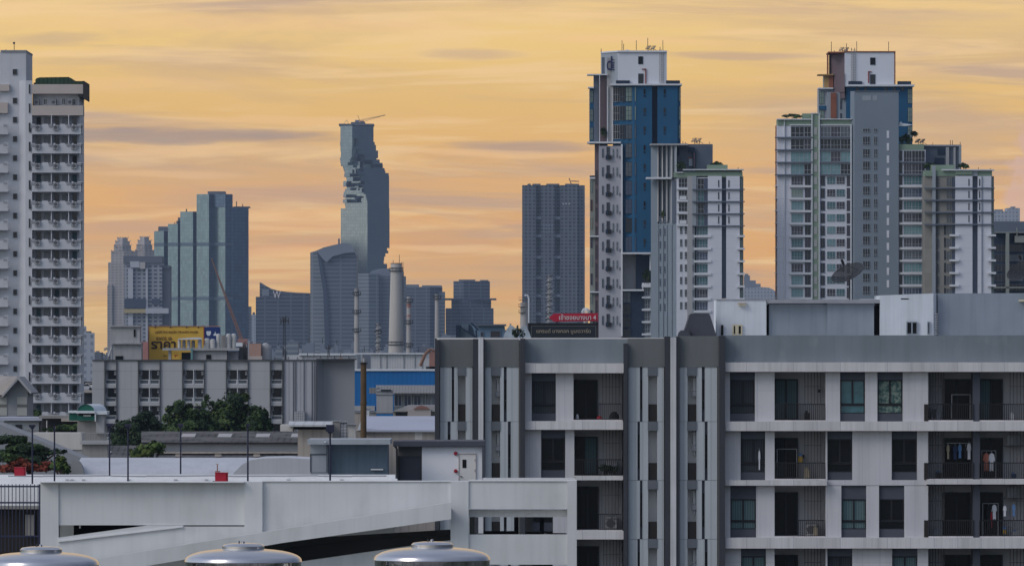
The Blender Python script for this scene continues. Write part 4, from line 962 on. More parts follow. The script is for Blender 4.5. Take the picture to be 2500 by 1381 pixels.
# ------------------------------------------------------------------ trees and low roofs in the middle ground
LF = ['leaf', 'leaf', 'leaf_dark', 'leaf', 'leaf_dark', 'leaf_light']
tree('broadleaf_tree', 'tallest dark green tree, its top reaching the second window row of the low grey building', 900,
     [(570, 985, 34, 36, 0), (555, 1010, 46, 42, 1), (540, 1040, 60, 40, 0), (600, 1015, 34, 34, 1), (508, 984, 16, 24, 0), (575, 1060, 60, 32, 0)], 13000, .46, LF, 2)
tree('broadleaf_tree', 'rounded dark green tree in the middle, left of the tallest one', 890,
     [(440, 1008, 34, 30, 0), (420, 1030, 26, 30, 1), (478, 1020, 34, 34, 0), (455, 1048, 52, 30, 0), (500, 1045, 34, 30, 1)], 11000, .46, LF, 3)
tree('broadleaf_tree', 'dark tree at the right end of the clump, in front of the ribbed grey wall', 895,
     [(634, 1012, 20, 22, 0), (640, 1038, 24, 28, 1), (618, 1045, 24, 28, 0), (655, 1045, 12, 20, 0)], 6500, .44, ['leaf', 'leaf_dark', 'leaf_dark', 'leaf'], 4)
tree('broadleaf_tree', 'shadowy blue-green tree at the left end of the clump, under the second window bay', 905,
     [(360, 1025, 26, 24, 0), (330, 1040, 34, 22, 0), (382, 1045, 26, 24, 1), (300, 1045, 18, 20, 0), (345, 1068, 40, 26, 0), (285, 1040, 10, 16, 0), (292, 1072, 30, 26, 0)], 10000, .44, ['leaf_dark'], 5)
tree('small_tree', 'small yellow-green tree poking over the corrugated roof in the centre left', 680,
     [(355, 1100, 28, 18, 0), (378, 1090, 24, 14, 0), (335, 1105, 22, 14, 0), (395, 1096, 12, 14, 0)], 2600, .36, ['leaf_light', 'leaf_light', 'leaf'], 6)
tree('flame_tree', 'dark layered tree with red-orange blossom below it, at the left edge', 560,
     [(20, 1072, 46, 13, 0), (60, 1092, 50, 13, 0), (95, 1105, 44, 12, 1), (30, 1112, 60, 18, 0), (140, 1103, 22, 8, 0), (70, 1124, 60, 14, 0)], 7500, .34, ['leaf_dark', 'leaf', 'leaf_dark'], 7,
     extra=([(25, 1142, 50, 12, -1), (70, 1134, 40, 14, -1), (110, 1138, 44, 12, -1), (150, 1146, 24, 8, -1), (60, 1122, 14, 8, -2)], 4200))
tree('small_tree', 'light green bushy tree right of the orange blossom', 540, [(148, 1128, 18, 16, 0), (160, 1142, 14, 14, 0), (135, 1138, 16, 12, 0)], 1300, .32, ['leaf', 'leaf_light'], 8)
bush('shrub', 'round dark shrub at the foot of the white balcony tower', 'shrub', 1000, [(90, 1008, 12, 10, 0), (72, 1005, 8, 10, 0)], 900, .45, ['leaf_dark', 'leaf'], 9)
bush('shrub', 'ragged shrubbery in the dark under the long flat canopy', 'shrub', 714, [(150, 1046, 26, 8, 0), (190, 1042, 26, 9, 0), (222, 1046, 16, 8, 0), (120, 1048, 14, 6, 0)], 1800, .3, ['leaf', 'leaf_dark', 'leaf'], 10)

# long corrugated-roof sheds
D = 700
t = Thing('industrial_shed', 'long shed with a dark corrugated roof and pale skylight panels, below the dark trees', 'shed', 560, D)
def slab_roof(t, a, b, rt, rb, dt, db, m, base=None, name='roof'):      # sloping roof plane with thickness: top edge further back
    P = [(X(a, t.D + db), t.D + db, t.Z(rb)), (X(b, t.D + db), t.D + db, t.Z(rb)), (X(b, t.D + dt), t.D + dt, t.Z(rt)), (X(a, t.D + dt), t.D + dt, t.Z(rt))]
    mb = MB(); n = 1
    mb.face(P, m, [(p[0], p[1]) for p in P]); Q = [(p[0], p[1], p[2] - .15) for p in P]; mb.face(Q[::-1], m, [(p[0], p[1]) for p in Q])
    for k in range(4): j = (k + 1) % 4; mb.face([Q[k], Q[j], P[j], P[k]], m)
    return mb
def roof_row(rt, rb, f): return rt + (rb - rt) * f
DT, DB = 14, 0
m = slab_roof(t, 345, 790, 1056, 1079, DT, DB, 'tile_roof'); t.add(m, 'roof')
for i_, p in enumerate((434, 524, 618, 705)):
    mb = MB()
    z = lambda f: t.Z(1079 + (1056 - 1079) * f) + .05
    P = [(X(p, D), D + 14 * .45, z(.45)), (X(p + 34, D), D + 14 * .45, z(.45)), (X(p + 34, D), D + 14 * .75, z(.75)), (X(p, D), D + 14 * .75, z(.75))]
    mb.face(P, 'skylight'); Q = [(q[0], q[1], q[2] - .04) for q in P]
    for k in range(4): j = (k + 1) % 4; mb.face([Q[k], Q[j], P[j], P[k]], 'skylight')
    t.add(mb, 'skylight')
t.part('wall', [(350, 790, 1081, zrow(D), .6, 14)], 'shed_siding'); t.part('gutter', [(345, 790, 1079, 1081.5, -.1, .5)], 'dark_trim')
t.part('awning_edge', [(380, 740, 1102, 1106, -1.5, .6)], 'beige_wall')
m = slab_roof(t, 380, 750, 1105, 1118, .5, -5, 'tile_roof'); t.add(m, 'lower_roof')
for p in (432, 528, 622): t.part('skylight', [(p, p + 16, 1107, 1113, -3.6, -3.0)], 'beige_wall')
t = Thing('industrial_shed', 'small brown corrugated roof behind the first dark lamp posts on the left', 'shed', 290, 690)
m = slab_roof(t, 212, 345, 1090, 1119, 10, 0, 'tile_roof'); t.add(m, 'roof'); t.part('wall', [(220, 345, 1119, zrow(690), .6, 9)], 'shed_siding')
mb = MB(); P = [(X(248, 690), 693, t.Z(1108)), (X(266, 690), 693, t.Z(1108)), (X(266, 690), 694.6, t.Z(1104)), (X(248, 690), 694.6, t.Z(1104))]; mb.face([(p[0], p[1], p[2] + .08) for p in P], 'skylight'); mb.face([(p[0], p[1], p[2] - .3) for p in P][::-1], 'skylight'); t.add(mb, 'skylight')
# white vaulted roofs
D = 560; t = Thing('vaulted_hall', 'long white barrel-vaulted roof with a grey arched end, behind the car park deck', 'hall', 460, D)
zb_ = 1170
m = MB(); n = 14; x0, x1 = X(188, D), X(770, D); pro = []
for k in range(n + 1):
    a = math.pi * (1 - k / n) ; pro.append((D + 6 + 6 * -math.cos(math.pi - a), Z(zb_, D) + (Z(1119, D) - Z(zb_, D)) * math.sin(a)))
for k in range(n):
    (ya, za), (yb, zb2) = pro[k], pro[k + 1]; m.face([(x0, ya, za), (x1, ya, za), (x1, yb, zb2), (x0, yb, zb2)], 'vault_white')
t.add(m, 'roof', smooth=True)
m = MB(); arc = [(X(160, D), Z(1172, D))]
for k in range(13):
    a = math.pi * k / 12; arc.append((X(185 - 22 * math.cos(a), D), Z(1170 - 48 * math.sin(a), D)))
m.exz(arc[1:][::-1], D - .4, D + 1, 'vault_end'); t.add(m, 'gable_end')
t.part('wall', [(165, 770, 1168, zrow(D), 0.5, 12)], 'vault_end')
t = Thing('vaulted_hall', 'second white curved roof, in front of the long vault, left of the blue-grey hut', 'hall', 680, 520)
m = MB(); pts = [(560, 1172), (572, 1152), (590, 1134), (612, 1122), (640, 1118), (700, 1117), (758, 1120), (758, 1172)]
m.exz([(t.X(a), t.Z(r)) for a, r in pts][::-1], 520, 530, 'vault_white'); t.add(m, 'roof'); t.part('wall', [(562, 758, 1172, zrow(520), .2, 9.8)], 'vault_end')
# beige wall building behind roof houses
D = 620; t = Thing('workshop', 'beige corrugated wall with a pale lilac metal roof above it, in the centre', 'workshop', 900, D)
t.part('wall', [(727, 1064, 1050, zrow(D), 0, 8)], 'beige_wall'); m = slab_roof(t, 886, 1064, 1018, 1049, 12, -.4, 'metal_roof'); t.add(m, 'roof')
m = MB(); m.exz([(t.X(872), t.Z(1049)), (t.X(884), t.Z(1018)), (t.X(888), t.Z(1018)), (t.X(888), t.Z(1049))][::-1], D - .2, D + .4, 'awning_white'); t.add(m, 'gable_end')
t.part('wall_panel', [(1013, 1031, 1051, 1074, -.06, 0)], 'cream_wall'); t.part('wall_panel', [(831, 848, 1052, 1072, -.06, 0)], 'cream_wall'); t.part('roof_panel', [(1027, 1040, 1019, 1049, -1.6, -1.4)], 'beige') if False else None
D = 615; t = Thing('lean_to', 'white corrugated awning over dark openings, left of the thick dark lamp head', 'shed', 760, D)
m = slab_roof(t, 705, 812, 1029, 1036, 5, -1, 'shed_white'); t.add(m, 'roof'); t.part('wall', [(684, 715, 1036, 1052, 0, 4, 'cream_wall'), (715, 812, 1036, 1048, 2, 4, 'dark_trim')], 'cream_wall'); t.part('base_wall', [(727, 812, 1048, zrow(D), 0, 4.9)], 'beige_wall')
r5 = random.Random(9); 
for j, (a, b, r0, r1, mm) in enumerate([(812, 830, 1028, 1052, 'concrete'), (832, 846, 1030, 1051, 'ac_white'), (848, 868, 1036, 1049, 'cream_wall')]):
    mb = MB(); mb.box(X(a, 616), X(b, 616), 616 + j * .1, 618, 0, Z(r0, 616), mm); mb.box(X(a, 616) - .1, X(b, 616) + .1, 615.9, 618.2, Z(r0, 616), Z(r0 - 1.5, 616), 'grey_box')
    solo(mb, 'machine_hut', ['mottled concrete hut just right of the thick lamp head', 'small pale slatted hut between the concrete hut and the cream wall', 'low cream wall block at the foot of the ribbed building end'][j], 'hut')
# tall brown pole
mb = MB(); mb.cyl(X(887.5, 600), 600, 0, Z(884, 600), 8.5 * 600 / F, 'brown_pole', 7 * 600 / F, n=16); mb.cyl(X(887.5, 600), 600, Z(986, 600), Z(982, 600), 8.8 * 600 / F, 'brown_pole', n=16)
for r in (884, 887): mb.cyl(X(887.5, 600), 600, Z(r + 1.5, 600), Z(r, 600), .32, 'dark_trim', n=12)
mb.tube((X(884, 600), 600, Z(884, 600)), (X(884, 600), 600, Z(866, 600)), .06, 'steel', 5); mb.cyl(X(889, 600), 600, Z(884, 600), Z(874, 600), .12, 'steel')
solo(mb, 'utility_pole', 'thick rusty brown pole in front of the blue building', 'pole', smooth=False)
# blue warehouse and its annexes
D = 1500; t = Thing('warehouse', 'bright blue warehouse wall between the low grey building and the near apartment block', 'warehouse', 960, D)
t.part('wall', [(860, 1070, 905, zrow(D), 0, 20)], 'blue_wall'); t.part('parapet', [(860, 1070, 901, 905, -.3, 20)], 'frame_white'); t.part('plinth', [(862, 915, 990, 1002, -.3, 0)], 'concrete_pale')
t = Thing('warehouse', 'pale corrugated sheds behind the bright blue wall at the chimney foot', 'warehouse', 985, 2400)
t.part('wall', [(906, 1062, 864, zrow(2400), 0, 20)], 'shed_white'); t.part('roof_edge', [(868, 1040, 861, 864.5, -1, 20)], 'frame_white')
for p in (928, 943, 985, 1012, 1030): t.part('seam', [(p, p + 1, 866, 902, -.3, 0)], 'grey_box')
t = Thing('warehouse', 'long pale far shed roof behind the low grey building, left of the chimneys', 'warehouse', 790, 2500)
t.part('wall', [(700, 872, 866, zrow(2500), 0, 20)], 'shed_white'); t.part('roof_edge', [(730, 868, 862, 867, -1, 20)], 'frame_white')
D = 1250; t = Thing('office_annex', 'low annex with a grey canopy and a row of blue windows before the blue wall', 'annex', 985, D)
m = slab_roof(t, 918, 1075, 940, 958, 6, -3, 'canopy_metal'); t.add(m, 'roof'); t.part('wall', [(962, 1075, 958, zrow(D), .5, 8)], 'concrete_pale')
t.part('canopy', [(902, 925, 946, 960, -2, 3)], 'canopy_metal')
for p in (962, 985, 1009, 1031, 1044, 1054): t.win(p, p + (20 if p < 1031 else 9), 959, 992, .4, 'glass_blue', 'frame_white', 1, (.85,), t=.14)
m = MB(); t.D = 1235; t.bx(m, 919, 959, 950, 1010, 0, 2.5, 'concrete_pale'); t.add(m, 'tank_body'); m = MB()
for r in (953, 961, 1006): t.bx(m, 917, 961, r, r + 2, -.15, 2.6, 'grey_box')
t.bx(m, 930, 955, 950, 954, -.3, 0, 'dark_trim'); t.add(m, 'tank_band'); t.D = D
D = 1150; t = Thing('low_house', 'low house with pale roof and small red gable, in front of the blue windows', 'house', 1015, D)
m = MB(); m.exz([(t.X(958), t.Z(1004)), (t.X(1080), t.Z(1004)), (t.X(1080), t.Z(989)), (t.X(995), t.Z(989))], D - 1, D + 8, 'skylight'); t.add(m, 'roof')
m = MB(); m.exz([(t.X(1010), t.Z(998)), (t.X(1050), t.Z(998)), (t.X(1042), t.Z(992)), (t.X(1030), t.Z(988.5)), (t.X(1020), t.Z(991))], D - 2.2, D - 1, 'stack_red'); t.add(m, 'red_gable')
t.part('wall', [(960, 1080, 1004, zrow(D), 0, 7, 'beige_wall'), (996, 1052, 998, 1022, -2, 0, 'beige')], 'beige_wall'); t.part('window_strip', [(966, 994, 1006, 1014, -.1, 0)], 'dark_trim')
for i_, (a, b, r0) in enumerate([(866, 890, 1006), (893, 902, 998), (903, 918, 1006)]):
    mb = MB(); mb.box(X(a, 1180), X(b, 1180), 1180, 1184, 0, Z(r0, 1180), ['beige_wall', 'frame_white', 'concrete'][i_]); mb.box(X(a, 1180) - .1, X(b, 1180) + .1, 1179.8, 1184.2, Z(r0, 1180), Z(r0 - 2, 1180), 'grey_box')
    solo(mb, 'machine_hut', ['low beige hut behind the brown pole', 'narrow white cabinet right of the brown pole', 'grey hut below the grey tank box'][i_], 'hut')
# excavator-like arm at the chimney foot
D = 2300; t = Thing('excavator', 'rust-orange excavator arm raised at the foot of the rightmost refinery stack', 'excavator', 1045, D)
m = MB()
for (p, r, q, s_, w) in [(1026, 893, 1038, 864, 1.0), (1038, 864, 1050, 852, .9), (1050, 852, 1062, 856, .8)]: m.tube((t.X(p), D, t.Z(r)), (t.X(q), D, t.Z(s_)), w * .5, 'crane_orange', 6); 
t.add(m, 'arm'); m = MB(); t.bx(m, 1048, 1066, 858, 900, 0, 4, 'stack_red'); t.bx(m, 1040, 1070, 894, zrow(D), 0, 5, 'steel_dark'); t.add(m, 'body')
# left middle ground
D = 800; t = Thing('gabled_house', 'grey gabled house with pale louvred panels and a tan roof, at the left edge', 'house', 35, D)
m = MB()
P = [(X(-40, D), D + 1, Z(960, D)), (X(9, D), D - 1, Z(964, D)), (X(45, D), D - 1, Z(918, D)), (X(-40, D), D + 12, Z(918, D))]; m.face(P, 'gable_roof'); m.face([(p[0], p[1], p[2] - .25) for p in P][::-1], 'gable_roof')
m.exz([(t.X(5), t.Z(966)), (t.X(45), t.Z(918)), (t.X(79), t.Z(957)), (t.X(76), t.Z(961)), (t.X(45), t.Z(925)), (t.X(9), t.Z(968))], D - 1.2, D - .2, 'concrete_pale')
m.exz([(t.X(45), t.Z(919)), (t.X(80), t.Z(958)), (t.X(76), t.Z(962)), (t.X(45), t.Z(924))][::-1], D - .2, D + 10, 'hotel_end'); t.add(m, 'roof')
m = MB(); m.exz([(t.X(10), t.Z(1030)), (t.X(68), t.Z(1030)), (t.X(68), t.Z(952)), (t.X(45), t.Z(926)), (t.X(10), t.Z(966))], D, D + 9, 'gable_wall'); t.bx(m, -40, 10, 962, zrow(D), 0, 9, 'gable_wall'); t.bx(m, 10, 68, 1030, zrow(D), 0, 9, 'gable_wall'); t.add(m, 'wall')
t.part('louvre', [(-30, 17, 968, 1014, -.08, 0)], 'louvre_pale'); t.part('louvre', [(42, 66, 968, 1014, -.08, 0)], 'louvre_pale')
D = 720; t = Thing('low_shed', 'white slatted shed with a flat pale roof, under the gabled house', 'shed', 60, D)
t.part('wall', [(10, 95, 1026, 1058, 0, 6)], 'shed_siding'); t.part('roof', [(-10, 150, 1018, 1026, -.6, 8, 'metal_roof')], 'metal_roof'); t.part('opening', [(38, 54, 1036, 1056, -.1, 0)], 'dark_trim'); t.part('base_wall', [(-20, 96, 1058, zrow(D), 0, 6)], 'gable_wall')
D = 715; t = Thing('flat_canopy', 'long flat tan canopy with dark shade and plants under it, left of the green kiosk', 'canopy', 170, D)
t.part('roof', [(95, 240, 1014, 1021, 0, 8, 'concrete'), (150, 236, 1021, 1028, -.4, 8, 'beige_wall')], 'concrete')
t.part('back_wall', [(96, 240, 1021, 1058, 4, 6)], 'dark_trim')  # near-black colour puts the canopy's shade onto the wall
t.part('post', [(113, 115, 1026, 1056, 0, .2)], 'cream_wall'); t.part('base_wall', [(96, 240, 1058, zrow(D), .5, 8)], 'cream_wall')
m = MB(); m.tube((t.X(138), D - 1, t.Z(1040)), (t.X(198), D - 1, t.Z(1050)), .06, 'leaf_light', 5); m.tube((t.X(155), D - 1, t.Z(1036)), (t.X(212), D - 1, t.Z(1044)), .06, 'leaf_light', 5); t.add(m, 'green_rail')
D = 650; t = Thing('cream_wall_building', 'plain cream wall with a wavy lower edge behind the first lamp posts', 'wall', 150, D)
t.part('wall', [(80, 200, 1056, 1097, 0, 5)], 'cream_wall'); t.part('base_wall', [(160, 200, 1097, zrow(D), .1, 5)], 'concrete_pale'); t.part('low_opening', [(160, 182, 1098, 1106, -.1, .1)], 'dark_trim')
D = 640; t = Thing('railed_terrace', 'small grey railed terrace full of pots at the foot of the green kiosk', 'terrace', 230, D)
t.part('slab', [(196, 266, 1076, 1084, 0, 4)], 'concrete_pale'); t.part('base_wall', [(200, 262, 1084, zrow(D), .4, 4)], 'concrete')
m = MB()
for p in range(198, 266, 4): t.bx(m, p, p + .9, 1056, 1076, 0, .06, 'steel')
t.bx(m, 197, 266, 1055, 1057, 0, .08, 'steel'); t.add(m, 'railing')
D = 660; t = Thing('kiosk', 'green and white kiosk with an arched awning, in front of the grey building left end', 'kiosk', 215, D)
m = MB(); arc = [(t.X(190 - 3), t.Z(1004))]
pts = [(189 + 21 - 21 * math.cos(math.pi * k / 12), 1004 - 18 * math.sin(math.pi * k / 12)) for k in range(13)]
for (a, r), (b, s_) in zip(pts, pts[1:]): m.face([(t.X(a), D - .4, t.Z(r)), (t.X(b), D - .4, t.Z(s_)), (t.X(b + 24), D + 3.5, t.Z(s_)), (t.X(a + 24), D + 3.5, t.Z(r))], 'awning_white'); 
t.add(m, 'arched_awning', smooth=True)
m = MB(); m.exz([(t.X(a), t.Z(r)) for a, r in pts][::-1], D - .3, D - .1, 'green_panel'); t.bx(m, 188, 234, 1014, 1026, -.2, 0, 'green_panel'); t.bx(m, 168, 188, 1008, 1026, .4, 1, 'green_panel'); t.add(m, 'green_panel')
t.part('fascia', [(187, 233, 1002, 1008, -.6, 3), (166, 188, 1002, 1007, .1, 2.5), (233, 262, 1003, 1011, -.4, 3.5)], 'awning_white')
t.part('interior', [(190, 232, 1008, 1026, .3, 3)], 'dark_trim'); t.part('banner', [(204, 222, 1012, 1016, -.25, -.2)], 'cream_wall'); t.part('post', [(232, 235, 1006, 1028, -.5, -.2)], 'frame_white')
t.part('side_room', [(234, 255, 1011, 1058, 0, 3)], 'concrete_pale'); t.part('base', [(188, 256, 1027, 1075, .4, 3)], 'concrete'); t.part('footing', [(190, 254, 1075, zrow(D), .5, 3)], 'concrete')
D = 610; m = MB(); m.exz([(X(-30, D), 0), (X(215, D), 0), (X(215, D), Z(1124, D)), (X(100, D), Z(1076, D)), (X(0, D), Z(1036, D)), (X(-30, D), Z(1028, D))], D, D + 9, 'gable_wall')
solo(m, 'sloping_roof_house', 'grey building with a long straight sloping roof edge behind the flame tree', 'house')
# parked cars on a far deck and its dark ramp
D = 1700
t = Thing('parking_deck', 'small far parking deck seen between the balcony tower and the low grey building', 'parking deck', 215, D)
t.part('deck', [(196, 240, 952, 958, 0, 14)], 'beige_wall'); t.part('wall', [(196, 240, 958, zrow(D), 2, 14)], 'dark_trim')
def car(px, row, D, m, lab, w=4.3):
    t = Thing('parked_car', lab, 'car', px, D, Z(row, D), 'cars on the far parking deck'); x = X(px, D); z = Z(row, D)
    b = MB(); b.exz([(x - w / 2, z + .3), (x + w / 2, z + .3), (x + w / 2, z + .85), (x + w * .38, z + .95), (x + w * .22, z + 1.4), (x - w * .22, z + 1.42), (x - w * .4, z + .98), (x - w / 2, z + .85)], D - .85, D + .85, m); t.add(b, 'body')
    b = MB(); b.exz([(x - w * .34, z + .95), (x + w * .33, z + .95), (x + w * .2, z + 1.34), (x - w * .2, z + 1.35)], D - .88, D - .85, 'glass_dark'); t.add(b, 'side_window')
    for s_ in (-1, 1):
        for y in (-.8, .6):
            b = MB(); n = 12; c = x + s_ * w * .32
            b.exz([(c + .32 * math.cos(6.283 * i / n), z + .32 + .32 * math.sin(6.283 * i / n)) for i in range(n)], D + y - .1, D + y + .12, 'tyre'); t.add(b, 'wheel')
car(206, 952, 1702, 'car_silver', 'silver car parked at the edge of the far deck, nearest in the row'); car(214, 946, 1722, 'car_dark', 'dark car parked behind the silver one on the far deck'); car(222, 949, 1712, 'car_white', 'white car partly hidden by the grey building corner on the far deck', 4.0)
# ------------------------------------------------------------------ condominium towers (D 1800)
def dish_pair(t, px, row, sc=1.0, flip=1):
    for i, (ox, oy) in enumerate(((0, 0), (12, 0))):
        m = MB(); c = (t.X(px + ox), t.D + 4 + i, t.Z(row - 7)); r = .85 * sc
        ax = Vector((-.55, -.25, .8)).normalized(); a = ax.orthogonal().normalized(); b = ax.cross(a)
        pr = [(0, 0), (.45, .05), (.8, .18), (1.0, .32)]; n = 14
        pp = lambda q, h, k: tuple(Vector(c) + (a * math.cos(6.283 * k / n) + b * math.sin(6.283 * k / n)) * q * r + ax * h * r)
        for k in range(n):
            for (q0, h0), (q1, h1) in zip(pr, pr[1:]):
                if q0 == 0: m.face([pp(0, h0, 0), pp(q1, h1, k), pp(q1, h1, k + 1)], 'dish_tan')
                else: m.face([pp(q0, h0, k), pp(q1, h1, k), pp(q1, h1, k + 1), pp(q0, h0, k + 1)], 'dish_tan')
        for k in (0, 5, 10): m.tube(pp(.95, .3, k), tuple(Vector(c) + ax * r * .9), .035, 'steel_dark', 4)
        m.tube(c, (c[0], c[1], t.Z(row)), .09, 'steel_dark', 5); m.tube(c, (c[0] + .9, c[1], t.Z(row)), .05, 'steel_dark', 4)
        t2 = solo(m, 'satellite_dish', None, 'satellite dish', 'tan satellite dishes on the condominium roofs')
        yield t2
def antennas(t, lst, name='antenna_rod'):
    m = MB()
    for px, r0, r1 in lst: m.tube((t.X(px), t.D + 3, t.Z(r1)), (t.X(px), t.D + 3, t.Z(r0)), .07, 'steel_dark', 4)
    t.add(m, name)
def ladder(t, px, r0, r1, w=6, d=-.3, m_='steel'):
    m = MB()
    for q in (px - w / 2, px, px + w / 2): m.tube((t.X(q), t.D + d, t.Z(r1)), (t.X(q), t.D + d, t.Z(r0)), .05, m_, 4)
    r = r0
    while r < r1: t.bx(m, px - w / 2, px + w / 2, r, r + .8, d - .04, d + .04, m_); r += 4
    t.add(m, 'ladder')

D = 1800
t = Thing('condo_tower', 'tall blue tower with a white top block and small logo, right of the dark slab', 'condominium', 1555, D)
zb = zrow(D)
# core volumes
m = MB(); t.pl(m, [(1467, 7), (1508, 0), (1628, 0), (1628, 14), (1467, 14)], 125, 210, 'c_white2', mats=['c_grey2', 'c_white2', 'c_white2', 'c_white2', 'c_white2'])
t.pl(m, [(1496, 2.4), (1549, -.4), (1592, -.4), (1592, 12), (1496, 12)], 209, 616, 'c_blue')
t.pl(m, [(1592, 1.2), (1605, 1.2), (1605, 12), (1592, 12)], 209, 616, 'c_navy')
t.pl(m, [(1605, -.4), (1654, -.4), (1662, 1.5), (1662, 12), (1605, 12)], 209, 616, 'c_blue')
t.bx(m, 1462, 1518, 356, zb, .4, 10, 'c_loft'); t.bx(m, 1453, 1464, 350, zb, 2, 10, 'c_plum'); t.bx(m, 1462, 1484, 182, 356, 3.2, 10, 'c_plum')
t.bx(m, 1450, 1462, 182, 350, 3.8, 10, 'c_slate'); t.bx(m, 1482, 1496, 140, 350, 2.6, 10, 'c_grey_warm')
t.bx(m, 1440, 1456, 215, 350, 4.4, 12, 'c_blue'); t.bx(m, 1441, 1456, 436, 810, 2.6, 11, 'c_greygreen')
t.bx(m, 1518, 1568, 620, 708, 4.5, 12, 'c_grey_warm'); t.bx(m, 1553, 1592, 616, 708, 3.0, 12, 'c_navy')
t.bx(m, 1518, 1572, 708, zb, 1, 12, 'c_navy'); t.bx(m, 1568, 1592, 480, 622, 1.5, 12, 'c_white'); t.bx(m, 1568, 1592, 690, zb, 1.5, 12, 'c_white')
t.add(m, 'wall')
t.part('roof_ledge', [(1490, 1665, 205, 209, -1.2, 6)], 'frame_white'); t.part('roof_ledge', [(1434, 1484, 180, 183, 2, 8)], 'frame_white'); t.part('roof_ledge', [(1436, 1450, 211, 214.5, 3, 8)], 'frame_white')
t.part('roof_ledge', [(1434, 1516, 346, 350, -.2, 6)], 'frame_white'); t.part('roof_ledge', [(1440, 1456, 432, 436, 2, 6)], 'frame_white'); t.part('roof_ledge', [(1518, 1592, 616, 620, -.8, 4)], 'frame_white')
t.part('roof_ledge', [(1518, 1572, 706, 710, -.5, 4)], 'frame_white')
t.part('dark_planter', [(1504, 1537, 197, 205, -.8, 1), (1626, 1660, 197, 205, -.8, 1), (1440, 1456, 428, 432, 2.4, 5)], 'c_navy')
m = MB(); t.pl(m, [(1482, 4.5), (1485, 4.0), (1485, 12), (1482, 12)], 135, 182, 'frame_white')
for p in (1484, 1489, 1495, 1501): t.pl(m, [(p, 4.3 - (p - 1484) * .17), (p + 1.2, 4.1 - (p - 1484) * .17), (p + 1.2, 4.7), (p, 4.9)], 134, 208, 'c_grey_warm')
t.add(m, 'fin'); t.part('recess', [(1470, 1482, 138, 178, 5.4, 6.8)], 'c_slate')
m = MB(); t.pl(m, [(1466, 6.8), (1508, -.5), (1629, -.5), (1629, .5), (1508, .5), (1466, 7.8)], 124, 127.5, 'c_white2'); t.add(m, 'coping')
t.part('corner_post', [(1482.5, 1485, 210, 345, 2.2, 2.6), (1463.2, 1465, 181, 810, 1.8, 2.2), (1494, 1497, 210, 345, 2.0, 2.6), (1516, 1520, 352, 820, -.3, 1)], 'frame_white')
# blue bay glazing every loft floor
for k in range(10):
    r = 213 + k * 45.6
    h = 35
    if r + h > 614: h = 614 - r - 2
    if h < 12: continue
    gl = ['glass_green', 'glass_green', 'glass_grey', 'glass_grey', 'glass_grey', 'glass_blue', 'glass_blue', 'glass_dark', 'glass_blue', 'glass_dark'][k]
    x0 = 1497 if k < 3 else 1520
    if k < 3:
        t.win(x0, 1513, r, r + h, .0 if False else 1.4, 'glass_dark', 'c_grey_warm', 2, (.5,), .06, bar=.08)
        t.win(1514, 1526, r, r + h, .7, 'glass_dark', 'c_slate', 1, (.35,), .06)
    t.win(1527, 1548, r, r + h, -.05, gl, 'c_navy', 2, (.33, .66), .06)
    t.win(1549, 1551 if k < 0 else 1553, r, r + h, -.42, gl, 'c_blue', 0, (), .05)
    m_ = 'glass_dark' if k % 3 else 'glass_black'
    for px in (1571, 1620):
        if not (px == 1620 and r > 330): t.win(px, px + 5, r + 5, r + 17, -.42, m_, 'c_navy', 0, (), .06); t.win(px, px + 5, r + 20, r + 24, -.42, m_, 'c_navy', 0, (), .06)
    if r < 330: t.win(1653, 1662, r, r + h, -.1 + .4, 'glass_green', 'c_navy', 1, (.33, .66), .06)
    if k < 3: t.win(1441, 1448, r + 6, r + h + 2, 4.38, 'glass_green', 'c_navy', 1, (.5,), .06); t.win(1449, 1452, r + 4, r + h + 2, 4.38, 'glass_plum', 'c_navy', 0, (), .05)
# loft windows of the pale lower block
for k in range(10):
    r = 362 + k * 45.3
    t.win(1469.5, 1474, r + 1, r + 23, .38, 'glass_grey', 'c_slate', 0, (.5,), .07)
    t.win(1480.5, 1489, r - 4, r + 26, .38, 'glass_dark', 'c_slate', 1, (.5,), .07, name='balcony_door')
    for px in (1495, 1504.5): t.win(px, px + 4.5, r + 1, r + 23, .38, 'glass_grey', 'frame_pale', 0, (.5,), .07)
    t.win(1512.5, 1514.5, r + 18, r + 26, .38, 'glass_dark', 'c_slate', 0, (), .04)
    m = MB(); t.bx(m, 1478.5, 1485, r + 17, r + 27, -.4, .36, 'c_navy'); t.bx(m, 1485, 1493, r + 17, r + 27, -.3, .36, 'rail_black'); t.add(m, 'balcony_rail')
    if r < 780:
        t.win(1453.5, 1459, r + (8 if k else 80), r + 44, 1.98, 'glass_plum', 'c_plum', 0, (), .05, name='slit_window') if k else None
        rr = 438 + (k - 1) * 45
        if k >= 1 and rr < 790: t.win(1441.5, 1447, rr + 4, rr + 32, 2.58, 'glass_green' if k % 2 else 'glass_plum', 'c_rust' if k in (2, 3) else 'c_slate', 0, (.5,), .06)
for r in (575, 711): t.part('ledge', [(1440, 1463, r, r + 3, 1.2, 3)], 'frame_white')
for k in range(5):
    r = 712 + k * 30; t.win(1521, 1540, r, r + 27, .96, 'glass_grey' if k in (0, 4) else 'glass_dark', 'c_navy', 1, (.5,), .06)
for k, r in enumerate((497, 525, 556, 588, 700, 730, 760, 790)):
    t.win(1570, 1587, r, r + 22, 1.46, 'glass_grey', 'frame_pale', 2, (.4,), .06); 
    if k != 1: t.part('ledge', [(1567, 1592, r + 23.5, r + 28, .6, 1.6)], 'frame_white')
t.part('ledge', [(1567, 1592, 484, 491, .6, 1.6)], 'frame_white'); t.part('ledge', [(1567, 1592, 693, 701, .6, 1.6)], 'frame_white')
t.part('column', [(1586, 1590, 621, 660, .8, 1.5)], 'frame_white')
